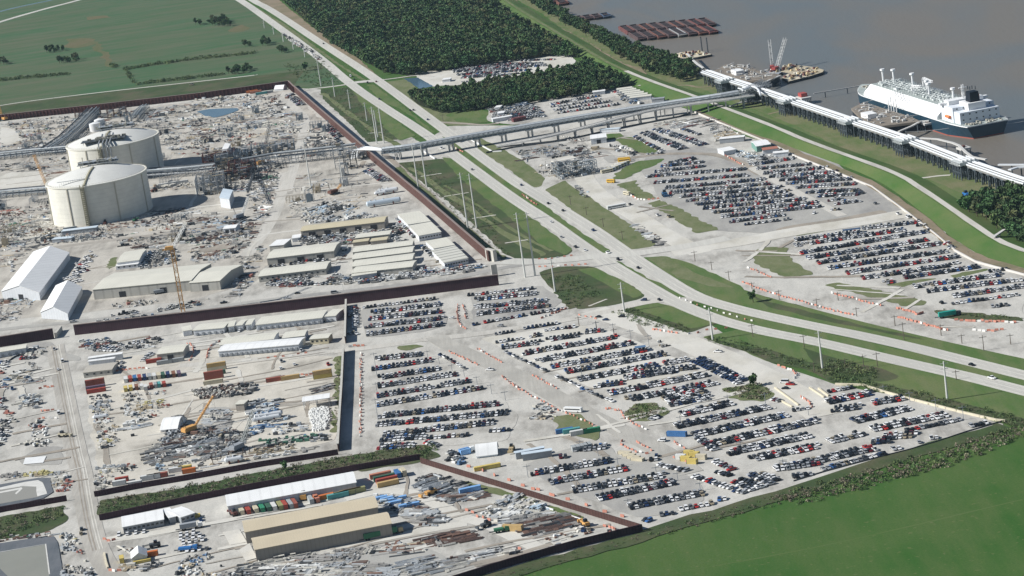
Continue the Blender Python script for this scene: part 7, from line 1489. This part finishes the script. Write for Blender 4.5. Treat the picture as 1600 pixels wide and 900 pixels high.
for i, (a_, b_, h_) in enumerate(((12, 6, 7), (18, 5, 5), (7, 7, 11), (22, 8, 6))):
    for x in range(int(a_/3)+1):
        for y in (-b_/2, b_/2):
            X = -a_/2+x*a_/int(a_/3); fm[i].box((X, y), (.3, .3), 0, h_)
            for k in (1, 2):
                if x < int(a_/3): fm[i].tube((X, y, h_*k/2), (X+a_/int(a_/3), y, h_*k/2), .16, 4)
        fm[i].tube((X, -b_/2, h_), (X, b_/2, h_), .16, 4)
    for k in range(5): fm[i].box((U(-a_/2+1, a_/2-1), U(-b_/2+1, b_/2-1)), (U(1, 3), U(.8, 1.8)), 0, h_*U(.15, .7))
fmm = [[f.mesh('equipment_frame', [m_]) for m_ in (STEEL, STEELD, MATS["equipment_tan"], MATS["grey_blue_steel"])] for f in fm]
random.seed(33); n_ = 0
for p in sorted(fill(GP('p', "-40 230 150 195 455 150 540 225 600 290 560 330 380 370 300 400 150 395 -40 400"), 24), key=lambda q: rnd()):
    if any((p[0]-e[0])**2+(p[1]-e[1])**2 < (e[2]+8)**2 and inside(p, e[3]) for e in EXC) or n_ >= 48: continue
    n_ += 1; k = random.randrange(4); o = obj('equipment_frame', fmm[k][random.randrange(4)], None, None, (p[0], p[1], Z0), math.radians(-3)+random.choice((0, 0, 1.57))); tag(o, "small open steel frame filled with gear standing among the plant's loose material", 'steel frame', "small steel frames of the plant")

# ================================================================ TREES AND SCRUB
def leafball(m, c, rad, n, sz, flat_=.8):
    for _ in range(n):
        while True:
            v = Vector((U(-1, 1), U(-1, 1), U(-1, 1)))
            if .35 < v.length < 1: break
        v = v.normalized()*(v.length**.5); p = Vector((c[0]+v.x*rad[0], c[1]+v.y*rad[1], c[2]+v.z*rad[2])); a = Vector((U(-1, 1), U(-1, 1), U(-.4, 1))).normalized(); b = a.orthogonal().normalized(); c_ = a.cross(b); s = sz*U(.6, 1.3)
        ph = U(0, 3.14); b, c_ = b*math.cos(ph)+c_*math.sin(ph), c_*math.cos(ph)-b*math.sin(ph)
        m.add([p-b*s-c_*s*.7, p+b*s-c_*s*.7, p+b*s*.8+c_*s*.7, p-b*s*.8+c_*s*.7], [(0, 1, 2, 3)])
def crown(R, H, z0, clumps, leaves, sz):
    m = MB()
    for i in range(clumps):
        a = U(0, 6.283); q = math.sqrt(rnd())*R*.66; z = z0+H*(.2+.75*rnd()*(1-q/R*.5)); leafball(m, (math.cos(a)*q, math.sin(a)*q, z), (R*U(.28, .46), R*U(.28, .46), H*U(.14, .26)), leaves, sz)
    return m
def trunk(R, H, z0):
    m = MB(); m.tube((0, 0, 0), (0, 0, z0+H*.45), .38, 6, r2=.2)
    for i in range(5): a = i*1.26+U(-.3, .3); m.tube((0, 0, z0*U(.6, 1)), (math.cos(a)*R*.55, math.sin(a)*R*.55, z0+H*U(.35, .7)), .16, 4, r2=.05)
    return m
TREES = []
for i in range(6): R_, H_ = U(4.0, 5.4), U(6.5, 9.5); TREES.append((crown(R_, H_, 3, 13, 24, .72).mesh('crown', [LEAFS[(0, 1, 0, 2, 1, 0)[i]]]), trunk(R_, H_, 3).mesh('trunk', [BARK])))
def tree(p, s=1.0, l=None, g=None, z=Z0, k=None):
    k = random.randrange(6) if k is None else k; o = thing('tree', l, 'tree', (p[0], p[1], z), U(0, 6.28), g); o.scale = (s, s, s*U(.85, 1.15)); obj('crown', TREES[k][0], None, o); obj('trunk', TREES[k][1], None, o); return o
def scatter(name, label, col, pts, smin, smax, z=Z0, cat='vegetation', nk=6):
    me = bpy.data.meshes.new(name); me.from_pydata([(p[0], p[1], z) for p in pts], [], [])
    for nm, tp, vals in (('turn', 'FLOAT', [U(0, 6.28) for _ in pts]), ('size', 'FLOAT', [U(smin, smax) for _ in pts]), ('pick', 'INT', [random.randrange(nk) for _ in pts])):
        at = me.attributes.new(nm, tp, 'POINT'); at.data.foreach_set('value', vals)
    o = bpy.data.objects.new(name, me); COL.objects.link(o); tag(o, label, cat, None, 'stuff')
    ng = bpy.data.node_groups.new(name, 'GeometryNodeTree'); ng.interface.new_socket('Geometry', in_out='INPUT', socket_type='NodeSocketGeometry'); ng.interface.new_socket('Geometry', in_out='OUTPUT', socket_type='NodeSocketGeometry')
    N = ng.nodes; Lk = ng.links; gi = N.new('NodeGroupInput'); go = N.new('NodeGroupOutput'); ip = N.new('GeometryNodeInstanceOnPoints'); ci = N.new('GeometryNodeCollectionInfo'); ci.inputs['Collection'].default_value = col; ci.inputs['Separate Children'].default_value = True; ci.inputs['Reset Children'].default_value = True
    def na(nm, tp): a = N.new('GeometryNodeInputNamedAttribute'); a.data_type = tp; a.inputs['Name'].default_value = nm; return a.outputs[0]
    cx = N.new('ShaderNodeCombineXYZ'); Lk.new(na('turn', 'FLOAT'), cx.inputs[2]); Lk.new(gi.outputs[0], ip.inputs['Points']); Lk.new(ci.outputs[0], ip.inputs['Instance']); ip.inputs['Pick Instance'].default_value = True; Lk.new(na('pick', 'INT'), ip.inputs['Instance Index']); Lk.new(cx.outputs[0], ip.inputs['Rotation']); Lk.new(na('size', 'FLOAT'), ip.inputs['Scale']); Lk.new(ip.outputs[0], go.inputs[0])
    md = o.modifiers.new('scatter', 'NODES'); md.node_group = ng; return o
fc = bpy.data.collections.new('forest_trees')
for i in range(6): q = bpy.data.objects.new(f'forest_tree_{i}', crown(U(4.4, 5.6), U(7, 9.5), 2.2, 13, 26, .74).mesh('forest_crown', [LEAFS[(0, 1, 0, 2, 0, 1)[i]]])); fc.objects.link(q)
bc = bpy.data.collections.new('scrub_plants')
for i in range(6):
    m = MB(); R_ = U(1.2, 2.2)
    for _ in range(4): leafball(m, (U(-1, 1), U(-1, 1), R_*.35), (R_*.7, R_*.7, R_*.6), 11, .34)
    q = bpy.data.objects.new(f'scrub_plant_{i}', m.mesh('scrub', [SCRUBM[0 if i < 3 else 1]])); bc.objects.link(q)
gc = bpy.data.collections.new('green_plants')
for i in range(3): gc.objects.link(bc.objects[i])
F1 = GP('p', "350 -90 425 -15 520 72 600 116 640 120 690 113 850 90 905 92 880 76 800 35 755 -5 700 -60 600 -95")
F2 = GP('p', "642 154 690 147 740 140 800 128 870 118 918 102 985 134 960 142 880 155 800 168 755 172 710 178 690 178 658 165")
scatter('forest', "dense dark green wood filling the ground between the highway and the levee", fc, fill(F1, 6.4), .5, 1.45, cat='forest')
scatter('wood', "smaller dark green wood between the two far car parks", fc, fill(F2, 5.6), .4, 1.15, cat='forest')
belt = GP('p', "800 -14 845 18 885 42 925 62 975 95 1020 119 1060 130 1095 122 1088 108 1040 92 995 76 950 58 900 34 850 2 830 -20")
bp_ = fill(belt, 8.2); random.shuffle(bp_)
for p in bp_[:110]: tree(p, U(.8, 1.15), "leafy dark tree in the dense belt between the levee and the river", "trees of the riverside belt", .2)
if len(bp_) > 110: scatter('riverside_wood', "rest of the tree belt along the river bank", fc, bp_[110:], .75, 1.05, cat='trees')
clump = GP('p', "1502 330 1530 318 1552 312 1605 306 1660 300 1680 410 1600 385 1574 378 1560 362 1545 350")
cp_ = fill(clump, 7.4); random.shuffle(cp_)
if len(cp_) > 85: scatter('bank_wood', "rest of the tree clump on the right bank", fc, cp_[85:], .8, 1.2, cat='trees')
for p in cp_[:85]: tree(p, U(.9, 1.35), "leafy tree in the clump on the bank below the right end of the trestle", "trees of the right bank clump", .2)
for (x, y, s_, l) in ((826, 46, 1.2, "lone round tree standing on the levee slope by the forest edge"), (1177, 473, .75, "lone dark tree on the verge between highway and haul road"), (445, 735, .55, "small green tree in the scrub strip near its upper wall"), (478, 111, 1.1, "dark tree on the field path by the first tall pole"), (1178, 604, .8, "green tree in the shrub patch at the central car park's right end"), (1040, 300, .01, "")):
    if l: tree(G(x, y), s_, l, k=1)
for (reg, s, n, l) in (('a', "1290 145 1340 120 1400 112 1450 140 1440 165 1380 168 1330 160", 26, "tree in the dark thicket at the upper right of the far meadow"), ('a', "1200 158 1260 145 1280 155 1230 162", 5, "tree in the thin tail of the upper right meadow thicket"), ('a', "290 330 350 295 410 300 400 325 330 335", 12, "tree in the upper of two thickets left in the far meadow"), ('a', "335 390 420 360 500 372 490 388 400 400", 14, "tree in the lower of two thickets left in the far meadow"), ('a', "-20 400 20 390 60 402 20 410", 5, "tree in the thicket at the left edge of the far meadow"), ('a', "1500 275 1530 265 1580 290 1540 300", 5, "tree in the small thicket beside the upper highway"), ('a', "1415 465 1450 440 1570 430 1580 455 1500 468", 16, "tree in the thicket on the field path near the wall"), ('b', "20 270 60 250 110 265 90 285 40 290", 7, "tree in the upper thicket beside the highway poles"), ('b', "120 320 160 308 210 325 190 342 150 340", 8, "tree in the lower thicket beside the highway poles")):
    for p in fill(GP(reg, s), 9)[:n]: tree(p, U(.55, .95), l, "trees: "+l[8:], .1)
def scrub(l, reg, s, sp, a=.6, b=1.3, c=None, nk=6): scatter('scrub', l, c or bc, fill(GP(reg, s), sp*1.05), a*.45, b*.8, nk=nk)
scrub("scrub and reeds filling the strip between the two low dark walls", 'p', "152 797 158 783 300 759 529 715 650 697 668 712 600 722 470 746 340 774 162 808", 3.2)
scrub("scrub below the low dark wall left of the haul road", 'p', "-60 840 0 811 98 792 100 808 0 845 -60 870", 3.4); scrub("tangled brush between the car parks and the big green meadow", 'p', "1580 668 1480 702 1400 724 1300 752 1240 768 1210 778 1250 790 1330 770 1480 730 1560 700 1640 668 1620 655", 3.2, .7, 1.5)
scrub("thin brush below the bottom car park beside the meadow", 'p', "1240 766 1100 808 1010 832 1020 842 1110 818 1250 780", 3.6, .4, .9); scrub("dark marsh brush left of the right-hand highway verge", 'p', "1100 526 1150 530 1240 560 1330 592 1430 612 1560 645 1600 655 1600 672 1560 660 1410 622 1310 600 1260 578 1160 548 1105 534", 3.4, .5, 1.2, gc, 3)
scrub("dark brush beside the gravel lot entrance", 'W', "480 600 600 610 760 650 780 700 680 720 520 700 460 670", 3.2, .7, 1.4, gc, 3); scrub("marsh brush on the wedge by the access road", 'p', "955 489 985 482 1040 500 1085 516 1075 521 1005 510", 3.4, .5, 1.1, gc, 3); scrub("marsh brush beside the upper middle car park", 'A', "560 0 800 10 1000 150 830 240 740 270 640 140", 4.2, .5, 1.2, gc, 3)
scrub("thin brush in the dark marsh between the plant wall and the highway", 'f', "880 130 1050 120 1500 450 1580 700 1500 690 1100 320", 5.5, .4, .9); scrub("thin brush in the marsh above the pipe bridge", 'b', "420 570 560 550 700 700 880 870 720 890 560 740", 6, .4, .9)
scrub("bushes on the grey shrub patch left of the car park entrance", 'B', "650 250 780 225 900 200 1000 250 1040 300 940 325 780 325", 2.6, .6, 1.3); scrub("bushes on the shrub patch below the central car park", 'k', "700 790 780 735 900 725 990 780 860 825 750 825", 2.6, .6, 1.2); scrub("bushes along the dark wall by the container yard", 'L', "1230 300 1270 290 1250 600 1230 860 1195 870 1215 600", 3, .4, .9)
scrub("green bushes at the end of the scrub strip by the pole", 'O', "440 60 540 20 600 40 620 100 540 150 460 140", 2.8, .6, 1.3, gc, 3); scrub("weeds along the levee toe fence", 'F', "900 90 1020 190 1150 300 1300 370 1600 460 1600 480 1280 385 1120 310 980 200 880 100", 5, .3, .6); scrub("brush beside the lane near the teal truck", 'W', "1100 300 1250 320 1600 355 1600 370 1250 350 1110 335", 3.2, .4, 1.0, gc, 3)
scrub("brush behind the poles by the forest road", 'X', "0 500 250 520 330 480 480 640 300 680 150 640", 7, .5, 1.2, gc, 3); scrub("brushy edge of the forest beside the far pond", 'V', "230 350 420 340 420 480 500 540 420 540 300 420", 5, .6, 1.3, gc, 3)
scrub("bushy line of a ditch across the far meadow", 'a', "780 430 1000 395 1200 370 1600 330 1600 338 1200 378 1000 405 785 440", 4.5, 2.2, 2.6, gc, 3); scrub("bushy line of a second ditch across the far meadow", 'a', "860 525 1100 498 1400 462 1400 470 1100 506 860 532", 4.5, 2.2, 2.6, gc, 3); scrub("bushy ditch line at the left of the far meadow", 'a', "-20 500 200 480 450 460 450 468 200 490 -20 512", 4.5, 2.2, 2.6, gc, 3); scrub("bushy short ditch linking the meadow lines", 'a', "775 430 790 430 845 525 830 528", 4.5, 2.2, 2.6, gc, 3); scrub("bushes on the old meadow track", 'a', "690 400 740 410 730 425 700 425", 4.5, 2.2, 2.6, gc, 3)
scrub("rocky weeds along the meadow wall", 'p', "1000 836 900 864 800 892 740 910 760 915 860 888 960 858 1010 842", 3.6, .3, .7)

# ================================================================ HAZE
mb = MB(); mb.box((0, 5000), (18400, 16400), -1.5, 430); hz = obj("haze", mb, []); hz.data.materials.clear()
hm = bpy.data.materials.new("haze_air"); hm.use_nodes = True; hn = hm.node_tree.nodes; hn.clear(); ho = hn.new("ShaderNodeOutputMaterial"); hv = hn.new("ShaderNodeVolumePrincipled")
hv.inputs["Density"].default_value = 1.7e-5; hv.inputs["Color"].default_value = (.60, .82, 1, 1); hv.inputs["Anisotropy"].default_value = 0.0; hm.node_tree.links.new(hv.outputs[0], ho.inputs["Volume"]); hz.data.materials.append(hm)
hz['kind'] = 'stuff'; hz['label'] = "thin pale blue haze in the air over the whole scene"
